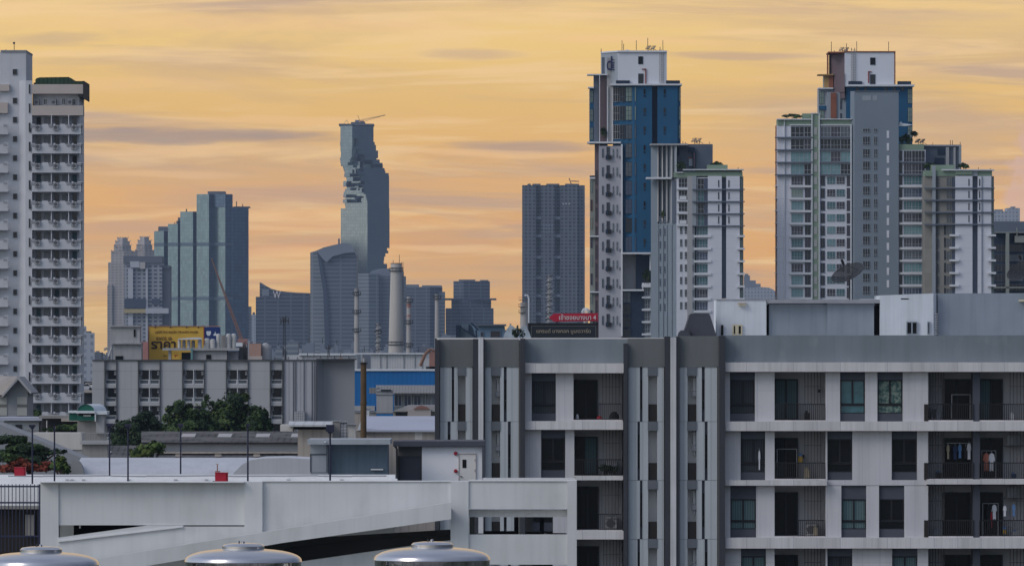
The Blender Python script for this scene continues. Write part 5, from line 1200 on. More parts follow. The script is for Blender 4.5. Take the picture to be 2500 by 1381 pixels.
t.win(1558, 1570, 138, 157, -.02, 'glass_black', 'c_slate', 0, (), .06); t.win(1558, 1571, 180, 205, -.02, 'glass_dark', 'c_slate', 0, (), .06, name='door')
m = MB(); t.bx(m, 1567, 1577, 168, 170, -.3, 0, 'pipe_red'); t.bx(m, 1575, 1577.5, 168, 205, -.3, 0, 'pipe_red'); t.add(m, 'red_pipe')
ladder(t, 1615, 122, 203, 10)
antennas(t, [(1519, 98, 125), (1523, 106, 125), (1554, 98, 122), (1582, 92, 124), (1619, 98, 120), (1612, 114, 125), (1468, 118, 128)])
m = MB()
for k in range(6): a = math.pi * k / 6; b = math.pi * (k + 1) / 6; m.tube((t.X(1532 - 6 * math.cos(a)), D + 4, t.Z(124 - 3 * math.sin(a))), (t.X(1532 - 6 * math.cos(b)), D + 4, t.Z(124 - 3 * math.sin(b))), .1, 'frame_white', 4)
t.add(m, 'roof_rail')
# logo on the angled side, its plane follows the wall (written flat on the fins)
k = D / F
o = text(t, 'd', 3.4, t.X(1488), D + 2.0, t.Z(154), 'sign_navy', name='logo_letter', ext=.1, bold=.03); o.scale = (.9, 1, 1)
text(t, 'SEY', 1.5, t.X(1498.5), D + 1.4, t.Z(159), 'sign_navy', name='logo_letter', width=11 * k, ext=.1, bold=.03)
m = MB(); t.bx(m, 1492, 1504, 169, 171, 1.2, 1.5, 'sign_navy'); t.bx(m, 1494, 1498, 144, 147, 1.2, 1.5, 'sign_navy'); t.add(m, 'logo_bar')
t.done()
labs = iter(['left tan satellite dish of the pair on the white-topped blue tower', 'right tan satellite dish of the pair on the white-topped blue tower'])
for o in dish_pair(t, 1585, 124): o['label'] = next(labs)
def shrub(px, row, w, h, D, lab, n=500, mats=('leaf_dark', 'leaf'), sz=.5, dy=0):
    bl = [(px - w * .4, row, w * .45, h * .7, 0), (px + w * .3, row + h * .1, w * .5, h * .8, 0), (px, row - h * .3, w * .4, h * .7, 0)]
    bl = [(a, b, c, d, dy) for a, b, c, d, e in bl]
    return bush('roof_shrub', lab, 'shrub', D, bl, n, sz, list(mats), int(px), 'shrubs on the condominium terraces')
shrub(1474, 322, 10, 14, D, 'dark shrub growing on the high terrace of the plum panelled tower', dy=2.0)
shrub(1579, 672, 12, 18, D, 'dark bush in the open sky garden between the blue and the white facades', 900, dy=1.5)
shrub(1580, 466, 10, 12, D, 'dark bush above the white bay at the foot of the blue wall', dy=.5)

# the shorter white tower beside it
D = 1790
t = Thing('condo_tower', 'shorter white and grey condominium with a pale green parapet, in front of the blue tower', 'condominium', 1705, D)
zb = zrow(D); m = MB()
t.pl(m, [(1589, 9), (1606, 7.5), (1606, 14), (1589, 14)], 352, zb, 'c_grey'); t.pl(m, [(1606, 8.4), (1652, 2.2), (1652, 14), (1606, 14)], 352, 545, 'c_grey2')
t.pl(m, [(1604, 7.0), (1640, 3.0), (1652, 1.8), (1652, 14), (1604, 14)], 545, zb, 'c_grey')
t.bx(m, 1640, 1742, 350, 420, 7, 16, 'c_slate'); t.bx(m, 1652, 1686, 430, zb, .6, 14, 'c_white'); t.pl(m, [(1686, 1.4), (1690, -.2), (1700, -.2), (1700, 14), (1686, 14)], 430, zb, 'c_grey2')
t.bx(m, 1678, 1692, 430, 800, -.15, 1, 'c_grey_warm')
t.bx(m, 1700, 1728, 430, zb, .2, 14, 'c_white'); t.bx(m, 1728, 1762, 430, zb, -.4, 14, 'c_white'); t.bx(m, 1762, 1773, 430, 728, 1.2, 14, 'c_slate'); t.bx(m, 1773, 1806, 430, zb, -.4, 14, 'c_white'); t.bx(m, 1806, 1815, 430, zb, .6, 10, 'c_greygreen')
t.bx(m, 1645, 1813, 420, 433, .2, 12, 'c_green'); t.bx(m, 1700, 1812, 414, 420, 1, 10, 'c_green'); t.add(m, 'wall')
t.part('roof_block', [(1727, 1777, 402, 416, 2, 9)], 'c_green')
m = MB()
for p, d in ((1606, 7.7), (1617, 6.6), (1628, 5.4), (1640, 4.0)): t.pl(m, [(p - 1.4, d - 1.2), (p + 1.6, d - 1.4), (p + 1.6, d + 1.2), (p - 1.4, d + 1.4)], 353, 540, 'c_grey_warm')
t.add(m, 'fin'); t.part('roof_slab', [(1588, 1680, 350, 354, 2, 12)], 'c_grey_warm'); t.part('fin_band', [(1578, 1640, 432, 436.5, 1.8, 8)], 'frame_white')
t.part('shade_strip', [(1607.5, 1615, 356, 545, 8.0, 8.3), (1641, 1651, 440, 545, 2.2, 2.5)], 'c_slate')  # slate strips carry the shade between the fins as colour
t.part('coping', [(1667, 1816, 413, 415.5, -.6, 3)], 'frame_white'); t.part('coping', [(1650, 1668, 420, 422, -.3, 1)], 'frame_white')
t.part('vent_shaft', [(1655, 1660, 358, 378, 5.9, 6.4), (1681, 1697, 358, 370, 5.9, 7), (1692, 1700, 368, 408, 6.2, 7)], 'c_navy')
m = MB(); t.bx(m, 1680, 1697, 383, 385, 6.5, 6.9, 'c_rust'); t.bx(m, 1695, 1698, 370, 408, 5.9, 6.2, 'c_plum'); t.add(m, 'red_pipe')
t.part('roof_door', [(1683, 1693, 386, 404, 6.4, 6.9)], 'c_grey2')
P = 30.55
for k in range(11):
    r = 435 + k * 29.6 if k < 4 else 553 + (k - 4) * 30.6 + 0
    up = k < 4
    h = 24 if up else 23
    if up:
        t.win(1657, 1678, r, r + 22, .58, 'glass_dark', 'frame_pale', 2, (.45,), .06)
        t.win(1693, 1703, r, r + 27, -.02, 'glass_grey', 'frame_pale', 1, (.5,), .06); t.win(1703.5, 1719, r, r + 27, .18, ['glass_dark', 'glass_teal', 'glass_dark', 'glass_teal'][k], 'frame_pale', 1, (.4,), .06); t.win(1719.5, 1728, r, r + 27, .18, 'glass_blue', 'c_navy', 0, (), .05)
        t.part('dark_ledge', [(1690, 1818, r + 26.3, r + 29, -.9, .2)], 'c_slate'); t.part('ledge', [(1652, 1680, r + 24, r + 28, -.2, .8)], 'frame_white')
        for p in (1753, 1778): t.win(p, p + 2.4, r + 5, r + 22, -.42, 'glass_dark', 'c_navy', 0, (), .04, name='slit_window')
        t.win(1807, 1814, r, r + 25, .58, 'glass_green', 'c_slate', 0, (.5,), .06)
        if k in (1, 3): t.part('balcony_panel', [(1659, 1676, r + 14, r + 23, -.1, .2)], 'frame_white')
    else:
        for p in (1660, 1671.5): t.win(p, p + 6, r, r + 18, .58, 'glass_dark', 'frame_pale', 1, (.28,), .06)
        t.win(1690, 1694.5, r, r + 18, -.22, 'glass_grey', 'frame_pale', 0, (), .06)
        t.win(1696, 1700, r - 3, r + 22, -.22, 'glass_black', 'c_slate', 0, (), .04, name='slit_window')
        t.win(1701, 1728, r, r + 20, .16, ['glass_teal', 'glass_teal', 'glass_blue', 'glass_teal', 'glass_teal', 'glass_plum', 'glass_blue'][k - 4], 'frame_pale', 3, (.3,), .06)
        t.part('ledge', [(1694, 1736, r + 21, r + 26.5, -.7, .2)], 'frame_white'); t.part('side_ledge', [(1799, 1818, r + 21, r + 26, -.9, .9)], 'frame_white')
        t.win(1807, 1814, r, r + 20, .58, 'glass_green', 'c_slate', 0, (), .06)
    if k >= 3:
        for p, d_ in ((1611, 6.1), (1622, 4.9)): t.win(p, p + 6, r + 4, r + 22, d_ - .2, 'glass_blue', 'c_grey2', 0, (.3, .7), .06)
for p, d_ in ((1607, 6.5), (1619, 5.2), (1628, 4.2)): t.part('fin_line', [(p, p + .8, 548, 822, d_ - .25, d_)], 'c_grey2')
t.part('fin_line', [(1640, 1641, 548, 822, 2.7, 3)], 'c_grey2')
t.part('duct_cap', [(1762, 1773, 728, 730, 0, 1.2)], 'frame_white')
t.done(); antennas(t, [(1668, 344, 350), (1674, 346, 350), (1803, 408, 414), (1733, 346, 350), (1700, 336, 350)])
labs = iter(['left tan satellite dish of the pair on the shorter condominium\'s grey roof block', 'right tan satellite dish of the pair on the shorter condominium\'s grey roof block'])
for o in dish_pair(t, 1697, 350): o['label'] = next(labs)
shrub(1663, 404, 14, 12, D, 'round dark shrub on the green terrace at the corner of the grey roof block', 900, dy=1.5)
shrub(1750, 399, 18, 6, D, 'low hedge on the small green roof box of the shorter condominium', 500, dy=4)
shrub(1619, 521, 5, 9, 1790, 'small green bush between the tall pale fins of the grey side', 260, ('leaf', 'leaf_light'), .35, dy=5.0)

# right hand group: top block, blue body, grey slab, white wings
D = 1830
t = Thing('condo_tower', 'tall blue and plum tower with rust-coloured edges, behind the grey-faced slab', 'condominium', 2110, D)
zb = zrow(D); m = MB()
t.bx(m, 2062, 2183, 127, 212, -.3, 12, 'c_white2'); t.pl(m, [(2024, 7), (2062, 0), (2062, 12), (2024, 12)], 130, 240, 'c_plum'); t.pl(m, [(2036, 4.2), (2062, -.6), (2062, 3), (2036, 6)], 180, 225, 'c_plum')
t.bx(m, 2066, 2228, 213, 350, .4, 12, 'c_blue'); t.bx(m, 2001, 2040, 215, 290, 5, 14, 'c_grey2'); t.bx(m, 2014, 2034, 180, 215, 5.2, 12, 'c_greygreen'); t.bx(m, 2200, 2228, 345, 352, 1, 6, 'c_navy')
t.bx(m, 2020, 2078, 225, zb, 2.0, 14, 'c_grey2'); t.add(m, 'wall')
t.part('rust_edge', [(2022, 2062, 126.5, 130, -.4, 12), (2022, 2025, 130, 182, 5.5, 8), (2183, 2186, 127, 208, -.4, 12), (2038, 2043, 226, 288, 1.6, 2.2), (2062, 2186, 125.5, 128, -.6, 12)], 'c_rust')
t.part('ochre_panel', [(2014, 2032, 183, 213, 4.6, 5.2)], 'c_ochre'); t.part('rust_panel', [(2026, 2036, 183, 215, 4.4, 5)], 'c_rust'); t.part('rust_panel', [(2029, 2039, 226, 288, 1.7, 2.1)], 'c_rust')
t.part('roof_ledge', [(1998, 2036, 180, 183, 3.5, 9)], 'c_ochre'); t.part('roof_ledge', [(2066, 2232, 207, 211.5, -1.4, 5)], 'frame_white'); t.part('roof_ledge', [(1999, 2036, 213, 216, 3.6, 9)], 'frame_white')
t.part('dark_planter', [(2071, 2104, 199, 207, -1.0, .5), (2191, 2224, 199, 207, -1, .5)], 'c_navy')
for k, r in enumerate((217, 262, 308)):
    t.win(2216, 2227, r, min(r + 36, 340), .36, 'glass_green', 'c_navy', 1, (.33, .66), .06); t.win(2002, 2014, r + 4, r + 36, 4.96, 'glass_green', 'c_navy', 1, (.5,), .06)
    t.win(2052, 2056, r + 14, r + 50, 1.96, 'glass_dark', 'c_grey', 0, (), .05, name='slit_window')
t.part('blue_band', [(2001, 2022, 257, 266, 4.5, 5)], 'c_blue')
for p in (2090, 2110, 2160, 2180, 2200): t.win(p, p + 7, 214, 222, .36, 'glass_dark', 'c_navy', 0, (), .05)
t.win(2124, 2137, 141, 159, -.32, 'glass_black', 'c_slate', 0, (), .06); t.win(2124, 2137, 182, 206, -.32, 'glass_dark', 'c_slate', 0, (), .06, name='door')
m = MB(); t.bx(m, 2119, 2121.5, 175, 203, -.6, -.3, 'pipe_red'); t.bx(m, 2119, 2127, 174.5, 176.5, -.6, -.3, 'pipe_red'); t.add(m, 'red_pipe')
ladder(t, 2083, 122, 200, 10, -.6, 'steel'); antennas(t, [(2031, 101, 130), (2068, 105, 127), (2093, 100, 127), (2171, 101, 127), (2080, 116, 127), (2088, 116, 127), (2038, 122, 130)])
t.done()
labs = iter(['left tan satellite dish of the pair on the rust-edged tower', 'right tan satellite dish of the pair on the rust-edged tower'])
for o in dish_pair(t, 2058, 128): o['label'] = next(labs)

D = 1800
t = Thing('condo_tower', 'broad white-winged condominium with a tall blue-grey slab of paired windows in its middle', 'condominium', 2080, D)
zb = zrow(D); m = MB()
t.pl(m, [(1895, 3), (1898, .6), (1928, .6), (1928, 12), (1895, 12)], 306, zb, 'c_white'); t.bx(m, 1928, 1982, 304, zb, .3, 12, 'c_white'); t.bx(m, 1982, 2000, 278, zb, -.1, 12, 'c_green'); t.bx(m, 2000, 2078, 304, zb, .1, 12, 'c_white')
t.pl(m, [(2076, .6), (2086, -.8), (2194, -.8), (2194, 12), (2076, 12)], 223, zb, 'c_grey')
t.bx(m, 2194, 2260, 366, zb, .2, 12, 'c_white'); t.bx(m, 1899, 2078, 290, 306, .4, 10, 'c_green'); t.bx(m, 1960, 1998, 277, 292, 1.0, 8, 'c_green'); t.bx(m, 2194, 2256, 352, 366, .1, 10, 'c_green')
t.bx(m, 2255, 2348, 354, 420, 5.5, 14, 'c_slate'); t.add(m, 'wall')
t.part('roof_slab', [(2255, 2350, 352, 356, 4.8, 14), (2344, 2350, 356, 418, 4.8, 14)], 'c_grey2'); t.part('roof_recess', [(2292, 2312, 362, 376, 5.2, 5.6), (2285, 2308, 384, 402, 5.2, 5.6)], 'c_navy'); t.part('roof_post', [(2312, 2320, 358, 402, 4.9, 5.5), (2331, 2336, 358, 412, 5.0, 5.5)], 'c_grey_warm')
t.part('coping', [(1897, 1984, 290, 292.5, -.3, 3)], 'frame_white'); t.part('coping', [(2000, 2080, 290, 292, -.3, 3)], 'frame_white'); t.part('coping', [(1980, 2002, 276, 278, -.4, 6)], 'frame_white')
t.part('white_line', [(1981, 1983.5, 279, 760, -.5, -.1), (1998.5, 2001, 279, 760, -.5, 0), (1914, 1916, 291, 760, .2, .6), (2076, 2079, 304, 760, -.5, .3)], 'frame_white')
t.part('white_line', [(2003, 2078, 304, 306, -.3, .1), (1928, 1981, 304, 306, -.2, .3)], 'frame_white')
t.part('rust_edge', [(1894, 1897, 306, 760, 2.2, 3.2)], 'c_rust')
t.part('slab_patch', [(2105, 2126, 234, 246, -.86, -.8), (2130, 2141, 234, 246, -.86, -.8)], 'c_grey2'); t.part('slab_edge', [(2086, 2196, 222, 224, -1, 4)], 'c_slate')
rg = random.Random(5)
for k in range(14):
    r = 309 + k * 30.35
    if r > 735: break
    up = k < 4
    gL = ['glass_dark', 'glass_dark', 'glass_teal_pale', 'glass_teal_pale', 'glass_plum', 'glass_green', 'glass_teal_pale', 'glass_teal_pale', 'glass_plum', 'glass_teal', 'glass_teal', 'glass_plum', 'glass_teal_pale', 'glass_teal_pale'][k]
    gM = ['glass_grey', 'glass_dark', 'glass_teal_pale', 'glass_teal_pale', 'glass_teal', 'glass_plum', 'glass_teal', 'glass_teal_pale', 'glass_teal_pale', 'glass_teal_pale', 'glass_teal', 'glass_teal_pale', 'glass_teal', 'glass_plum'][k]
    if up:
        t.win(1931, 1963, r, r + 25, .26, gL, 'frame_pale', 2, (.35,), .06, bar=.08); t.win(1963.5, 1980, r, r + 25, .26, ['glass_dark', 'glass_plum', gL, 'glass_dark'][k], 'frame_pale', 1, (.4,), .06)
        t.win(2003, 2028, r, r + 25, .06, gM, 'frame_pale', 2, (.4,), .06, bar=.07); t.win(2028.5, 2052, r, r + 25, .06, 'glass_plum' if k in (0, 2) else gM, 'frame_pale', 2, (.4,), .06, bar=.07); t.win(2052.5, 2077, r, r + 25, .06, gM if k < 3 else 'glass_dark', 'frame_pale', 2, (.4,), .06, bar=.07)
        t.part('dark_ledge', [(1892, 1984, r + 25.5, r + 28.5, -.5, .6), (2000, 2080, r + 25.5, r + 28.5, -.45, .3)], 'c_slate')
    else:
        t.win(1932, 1960.5, r, r + 21, .26, gL, 'frame_pale', 3, (.3,), .06); t.win(1965, 1979, r - 2, r + 24, .26, 'glass_plum' if k % 2 else 'glass_dark', 'c_slate', 1, (), .07, name='balcony_door')
        t.win(2003.5, 2014, r - 1, r + 23, .06, 'glass_dark', 'c_slate', 1, (), .07, name='balcony_door')
        t.win(2019, 2039.5, r + 1, r + 19, .06, gM, 'frame_pale', 2, (.3,), .06); t.win(2042, 2062.5, r + 1, r + 19, .06, rg.choice([gM, 'glass_teal', 'glass_plum']), 'frame_pale', 2, (.3,), .06)
        t.win(2067, 2076, r - 2, r + 24, .06, 'glass_plum', 'c_slate', 0, (), .06, name='balcony_door')
        t.part('ledge', [(1927, 1983, r + 22, r + 27, -.4, .4)], 'frame_white'); t.part('side_ledge', [(1892, 1899, r + 22, r + 24, 1.0, 3)], 'frame_white')
    # centre slab: a wide and a narrow window per floor
    if k > -1:
        t.win(2106, 2123.5, r - 6 if k else r + 5, r + 15, -.82, 'glass_dark', 'c_grey2', 2, (.28,), .07, bar=.08)
        t.win(2133, 2141, r - 6 if k else r + 5, r + 15, -.82, 'glass_dark', 'c_grey2', 1, (.28,), .07, bar=.08)
        if k > 0: t.part('stair_window', [(2164.5, 2170.5, r - 20, r - 2, -.9, -.8)], 'c_white')
        t.part('green_block', [(1987, 1995, r + 2, r + 20, -.2, -.1)], 'c_grey_warm')
    if 2 <= k:
        q = r
        gR = ['x', 'x', 'glass_dark', 'glass_plum', 'glass_teal', 'glass_blue', 'glass_teal', 'glass_plum', 'glass_teal_pale', 'glass_plum', 'glass_grey', 'glass_teal_pale', 'glass_teal', 'glass_blue'][k]
        t.win(2195, 2203, q - 2, q + 23, .16, 'glass_dark', 'c_slate', 0, (), .06, name='balcony_door')
        t.win(2206.5, 2226, q - 1 if k > 3 else q - 2, q + (20 if k > 3 else 25), .16, gR, 'frame_pale', 2, (.3,), .06); t.win(2226.5, 2258, q - 1 if k > 3 else q - 2, q + (20 if k > 3 else 25), .16, gR, 'frame_pale', 3, (.3,), .06)
        t.part('ledge', [(2195, 2260, q + (21.5 if k > 3 else 25.5), q + (26.5 if k > 3 else 28), -.45, .3)], 'frame_white' if k > 3 else 'c_slate')
t.done()
antennas(t, [(2279, 348, 352), (2322, 342, 353), (2327, 342, 353), (2346, 346, 353)])
labs = iter(['left tan satellite dish of the pair beside the terrace trees', 'right tan satellite dish of the pair beside the terrace trees'])
for o in dish_pair(t, 2244, 352): o['label'] = next(labs)
shrub(1935, 283, 32, 6, D, 'long low hedge on the left green parapet of the broad condominium', 900, ('leaf_dark', 'leaf'), .45, dy=2)
shrub(2212, 340, 20, 14, D, 'dark tree clump on the terrace at the foot of the blue wall', 1200, dy=2); shrub(2234, 326, 12, 7, D, 'flat-topped dark crown just above the tan dishes', 500, dy=2.4)
shrub(2272, 405, 22, 10, 1789, 'dark shrubs in front of the grey roof block, left of the short green wall', 900, dy=2); shrub(2354, 404, 16, 8, 1788, 'round dark shrub at the foot of the grey frame on the rightmost condominium', 800, dy=3)
m = MB(); pts = [(2196, 300), (2200, 296), (2203, 301), (2224, 304), (2230, 305), (2210, 308), (2194, 308)]; m.exz([(X(a, D), Z(r, D)) for a, r in pts][::-1], D + .0, D + 2.2, 'awning_white')
solo(m, 'white_awning', 'crooked white awning against the blue wall above the terrace trees', 'awning')

D = 1785
t = Thing('condo_tower', 'shorter tan and white condominium wing at the far right with a pale green parapet', 'condominium', 2345, D)
zb = zrow(D); m = MB()
t.bx(m, 2258, 2290, 430, zb, .6, 12, 'c_tan'); t.bx(m, 2290, 2332, 430, zb, .2, 12, 'c_tan'); t.bx(m, 2332, 2374, 430, zb, -.4, 12, 'c_white'); t.bx(m, 2374, 2387, 430, zb, 1, 12, 'c_slate'); t.bx(m, 2387, 2420, 430, zb, -.4, 12, 'c_white'); t.bx(m, 2420, 2427, 430, zb, .6, 10, 'c_greygreen')
t.bx(m, 2258, 2422, 416, 430, .0, 10, 'c_green'); t.bx(m, 2275, 2332, 402, 417, 2.5, 9, 'c_green'); t.add(m, 'wall')
t.part('pilaster', [(2276, 2284, 404, 760, -.5, .6)], 'c_grey2'); t.part('coping', [(2300, 2427, 413.5, 416.5, -.8, 3)], 'frame_white'); t.part('green_panel', [(2332, 2374, 417, 426, -.45, 0)], 'c_green'); t.part('parapet_white', [(2374, 2387, 417, 430, -.2, 1)], 'c_grey2')
for k in range(11):
    up = k < 4; r = 433 + k * 29.5 if up else 551 + (k - 4) * 30.6
    if r > 740: break
    if up: t.part('dark_ledge', [(2256, 2428, r + 25, r + 28, -.9, .3)], 'c_slate')
    else:
        t.part('ledge', [(2318, 2341, r + 21, r + 26, -1.1, .2)], 'frame_white'); t.part('side_ledge', [(2411, 2431, r + 21, r + 26, -1.1, .6)], 'frame_white')
        t.win(2305, 2309, r - 2, r + 22, .16, 'glass_black', 'c_slate', 0, (), .04, name='slit_window')
    t.win(2286.5, 2291, r, r + 22, .0, 'glass_dark', 'c_slate', 0, (), .05, name='slit_window'); t.win(2311, 2324, r, r + 21, .16, 'glass_grey', 'c_tan', 1, (), .06); t.win(2325, 2331.5, r, r + 22, .16, 'glass_blue', 'c_navy', 0, (), .05)
    t.win(2421, 2426, r, r + 21, .58, 'glass_green', 'c_slate', 0, (), .05)
    if up:
        for p in (2364, 2390): t.win(p, p + 2.2, r + 4, r + 21, -.42, 'glass_dark', 'c_navy', 0, (), .04, name='slit_window')
t.part('long_pipe', [(2396, 2397.2, 430, 745, -.7, -.45)], 'c_grey'); t.done()
antennas(t, [(2391, 408, 416), (2420, 410, 416)])
# dark block far right
D = 2000; t = Thing('office_block', 'dark glass building behind a pale concrete frame at the right edge', 'building', 2480, D)
m = MB(); t.bx(m, 2426, 2560, 540, zrow(D), 3, 20, 'c_navy'); t.bx(m, 2426, 2560, 540, 566, 2, 20, 'c_slate'); t.add(m, 'wall')
t.part('frame', [(2424, 2560, 566, 568.5, 0, 2.5), (2456, 2464, 568, 730, 0, 2), (2424, 2560, 700, 703, 0, 2.5), (2478, 2560, 575, 592, .5, 3), (2482, 2484, 556, 575, 0, 1)], 'c_greygreen')
for k in range(5): t.win(2466, 2500, 596 + k * 24, 614 + k * 24, 2.95, 'glass_grey' if k % 2 else 'glass_dark', 'c_slate', 3, (), .06); t.win(2430, 2455, 596 + k * 24, 614 + k * 24, 2.95, 'glass_dark', 'c_slate', 2, (), .06)

# ------------------------------------------------------------------ signs and the blue house
D = 900; k = D / F
t = Thing('arrow_sign', 'red arrow-shaped road sign with white Thai writing pointing left', 'sign', 1400, D)
m = MB(); m.exz([(t.X(1460), t.Z(764)), (t.X(1352), t.Z(765)), (t.X(1340), t.Z(775)), (t.X(1352), t.Z(785)), (t.X(1460), t.Z(783))], D, D + .2, 'sign_red'); t.add(m, 'panel')
text(t, 'เข้าซอยบางนา 4', 13.5 * k, t.X(1410), D - .06, t.Z(773.5), 'text_white', width=90 * k, ext=.02, bold=.004)
m = MB(); m.tube((t.X(1360), D + .3, 0), (t.X(1360), D + .3, t.Z(783)), .12, 'steel_dark'); m.tube((t.X(1450), D + .3, 0), (t.X(1450), D + .3, t.Z(783)), .12, 'steel_dark'); t.add(m, 'post')
D = 890; k = D / F
t = Thing('hoarding', 'black hoarding with a grey inner border and dull gold Thai writing below the red arrow', 'sign', 1377, D)
t.part('panel', [(1291, 1459, 790, 850, 0, .4)], 'sign_black'); m = MB()
for q in ((1297, 1455, 795, 796), (1297, 1298, 796, 830), (1454, 1455, 796, 830)): t.bx(m, *q, -.05, 0, 'sign_trim')
t.add(m, 'border'); text(t, 'แกรนด์ บางกอก บูเลอวาร์ด', 12.5 * k, t.X(1376), D - .06, t.Z(809), 'text_gold', width=132 * k, ext=.02)
text(t, 'เริ่มต้นที่พักอาศัย', 9 * k, t.X(1378), D - .06, t.Z(829), 'text_gold', width=110 * k, ext=.02)
t.part('edge', [(1289, 1292, 788, 850, -.15, .5), (1456, 1460, 786, 850, -.15, .5), (1289, 1460, 788, 791, -.15, .5)], 'dark_trim')
m = MB(); m.tube((t.X(1300), D + .5, 0), (t.X(1300), D + .5, t.Z(800)), .15, 'steel_dark'); m.tube((t.X(1450), D + .5, 0), (t.X(1450), D + .5, t.Z(800)), .15, 'steel_dark'); t.add(m, 'post')
D = 700; t = Thing('blue_house', 'pale blue rooftop house with brown window above the near apartment block', 'house', 1190, D)
t.part('wall', [(1168, 1232, 794, zrow(D), 0, 5)], 'house_blue'); t.part('roof', [(1160, 1236, 791, 795, -.5, 6)], 'c_slate'); t.win(1197, 1222, 807, 824, -.02, 'glass_plum', 'c_slate', 0, (), .06); t.win(1173, 1180, 810, 823, -.02, 'glass_plum', 'c_slate', 0, (), .06)
m = MB(); m.exz([(t.X(1145), t.Z(793)), (t.X(1152), t.Z(788)), (t.X(1170), t.Z(805)), (t.X(1163), t.Z(830)), (t.X(1145), t.Z(830))][::-1], D + 1, D + 3, 'house_blue'); t.add(m, 'side_wing')
D = 690; t = Thing('glass_lean_to', 'blue-green lean-to with dark posts and diagonal braces left of the pale blue house', 'lean-to', 1140, D)
m = MB(); m.exz([(t.X(1116), t.Z(840)), (t.X(1162), t.Z(840)), (t.X(1162), t.Z(822)), (t.X(1150), t.Z(789)), (t.X(1140), t.Z(790)), (t.X(1116), t.Z(793))], D + .5, D + 3, 'blue_grey'); t.add(m, 'panel')
m = MB(); t.bx(m, 1113, 1121, 793, 860, 0, .5, 'c_navy'); t.bx(m, 1144, 1148, 792, 812, 0, .4, 'c_navy')
for a in ((1124, 799, 1164, 824), (1124, 793, 1126, 800), (1150, 788, 1168, 806), (1162, 805, 1164, 826)): m.tube((t.X(a[0]), D, t.Z(a[1])), (t.X(a[2]), D, t.Z(a[3])), .07, 'c_navy', 5)
t.add(m, 'brace'); m = MB(); t.bx(m, 1114, 1165, 840, zrow(D), .5, 3, 'c_slate'); t.add(m, 'base')
D = 680; m = MB(); rr = random.Random(2)
for (c0, w) in ((1248, 20), (1280, 16)):
    n = 9; pts = [(c0 - w, 832)] + [(c0 - w + 2 * w * j / n + rr.uniform(-1, 1), 832 - 42 * math.sin(math.pi * (j + .6) / (n + 1.2)) * rr.uniform(.88, 1.0)) for j in range(n + 1)] + [(c0 + w, 832)]
    m.exz([(X(a, D), Z(r, D)) for a, r in pts][::-1], D + (c0 == 1280) * .4, D + 1.6, 'foil')
solo(m, 'tarpaulin', 'crumpled silvery tarpaulin heap between the blue house and the black hoarding', 'tarpaulin')
bush('dry_shrub', 'thin leafless twiggy shrub in front of the silvery tarpaulin', 'shrub', 670, [(1262, 812, 14, 16, 0), (1276, 820, 8, 12, 0)], 260, .22, ['leaf_dark'], 12)
D = 700; t = Thing('low_block', 'low dark roof carrying the pale blue house, hidden behind the near apartment block', 'building', 1210, 702); t.part('wall', [(1112, 1300, 834, zrow(702), 3, 9)], 'c_slate') if False else bpy.data.objects.remove(t.o)
m = MB(); m.box(X(1222, 682), X(1305, 682), 679.5, 684, 0, Z(832, 682), 'c_slate'); solo(m, 'low_block', 'low dark rooftop edge under the silvery tarpaulin heap', 'building')

# ------------------------------------------------------------------ near apartment building (D 400)
D = 400
t = Thing('apartment_building', 'large grey and white apartment building with balconies filling the lower right', 'apartment building', 1780, D)
zb = zrow(D)
A = t
m = MB()      # core behind every recess, roof slab included
t.bx(m, 1064, 2700, 824, zb, 2.6, 16, 'apt_cream'); t.add(m, 'core')
# parapets
t.part('parapet', [(1282, 1532, 827, 886, .1, 1)], 'apt_parapet'); t.part('parapet', [(1768, 2700, 818, 885, .1, 1)], 'apt_parapet')
t.part('roof_band', [(1282, 1522, 887, 910, -.55, 2.6)], 'apt_band'); t.part('roof_band', [(1770, 2700, 884, 907, -.55, 2.6)], 'apt_band')
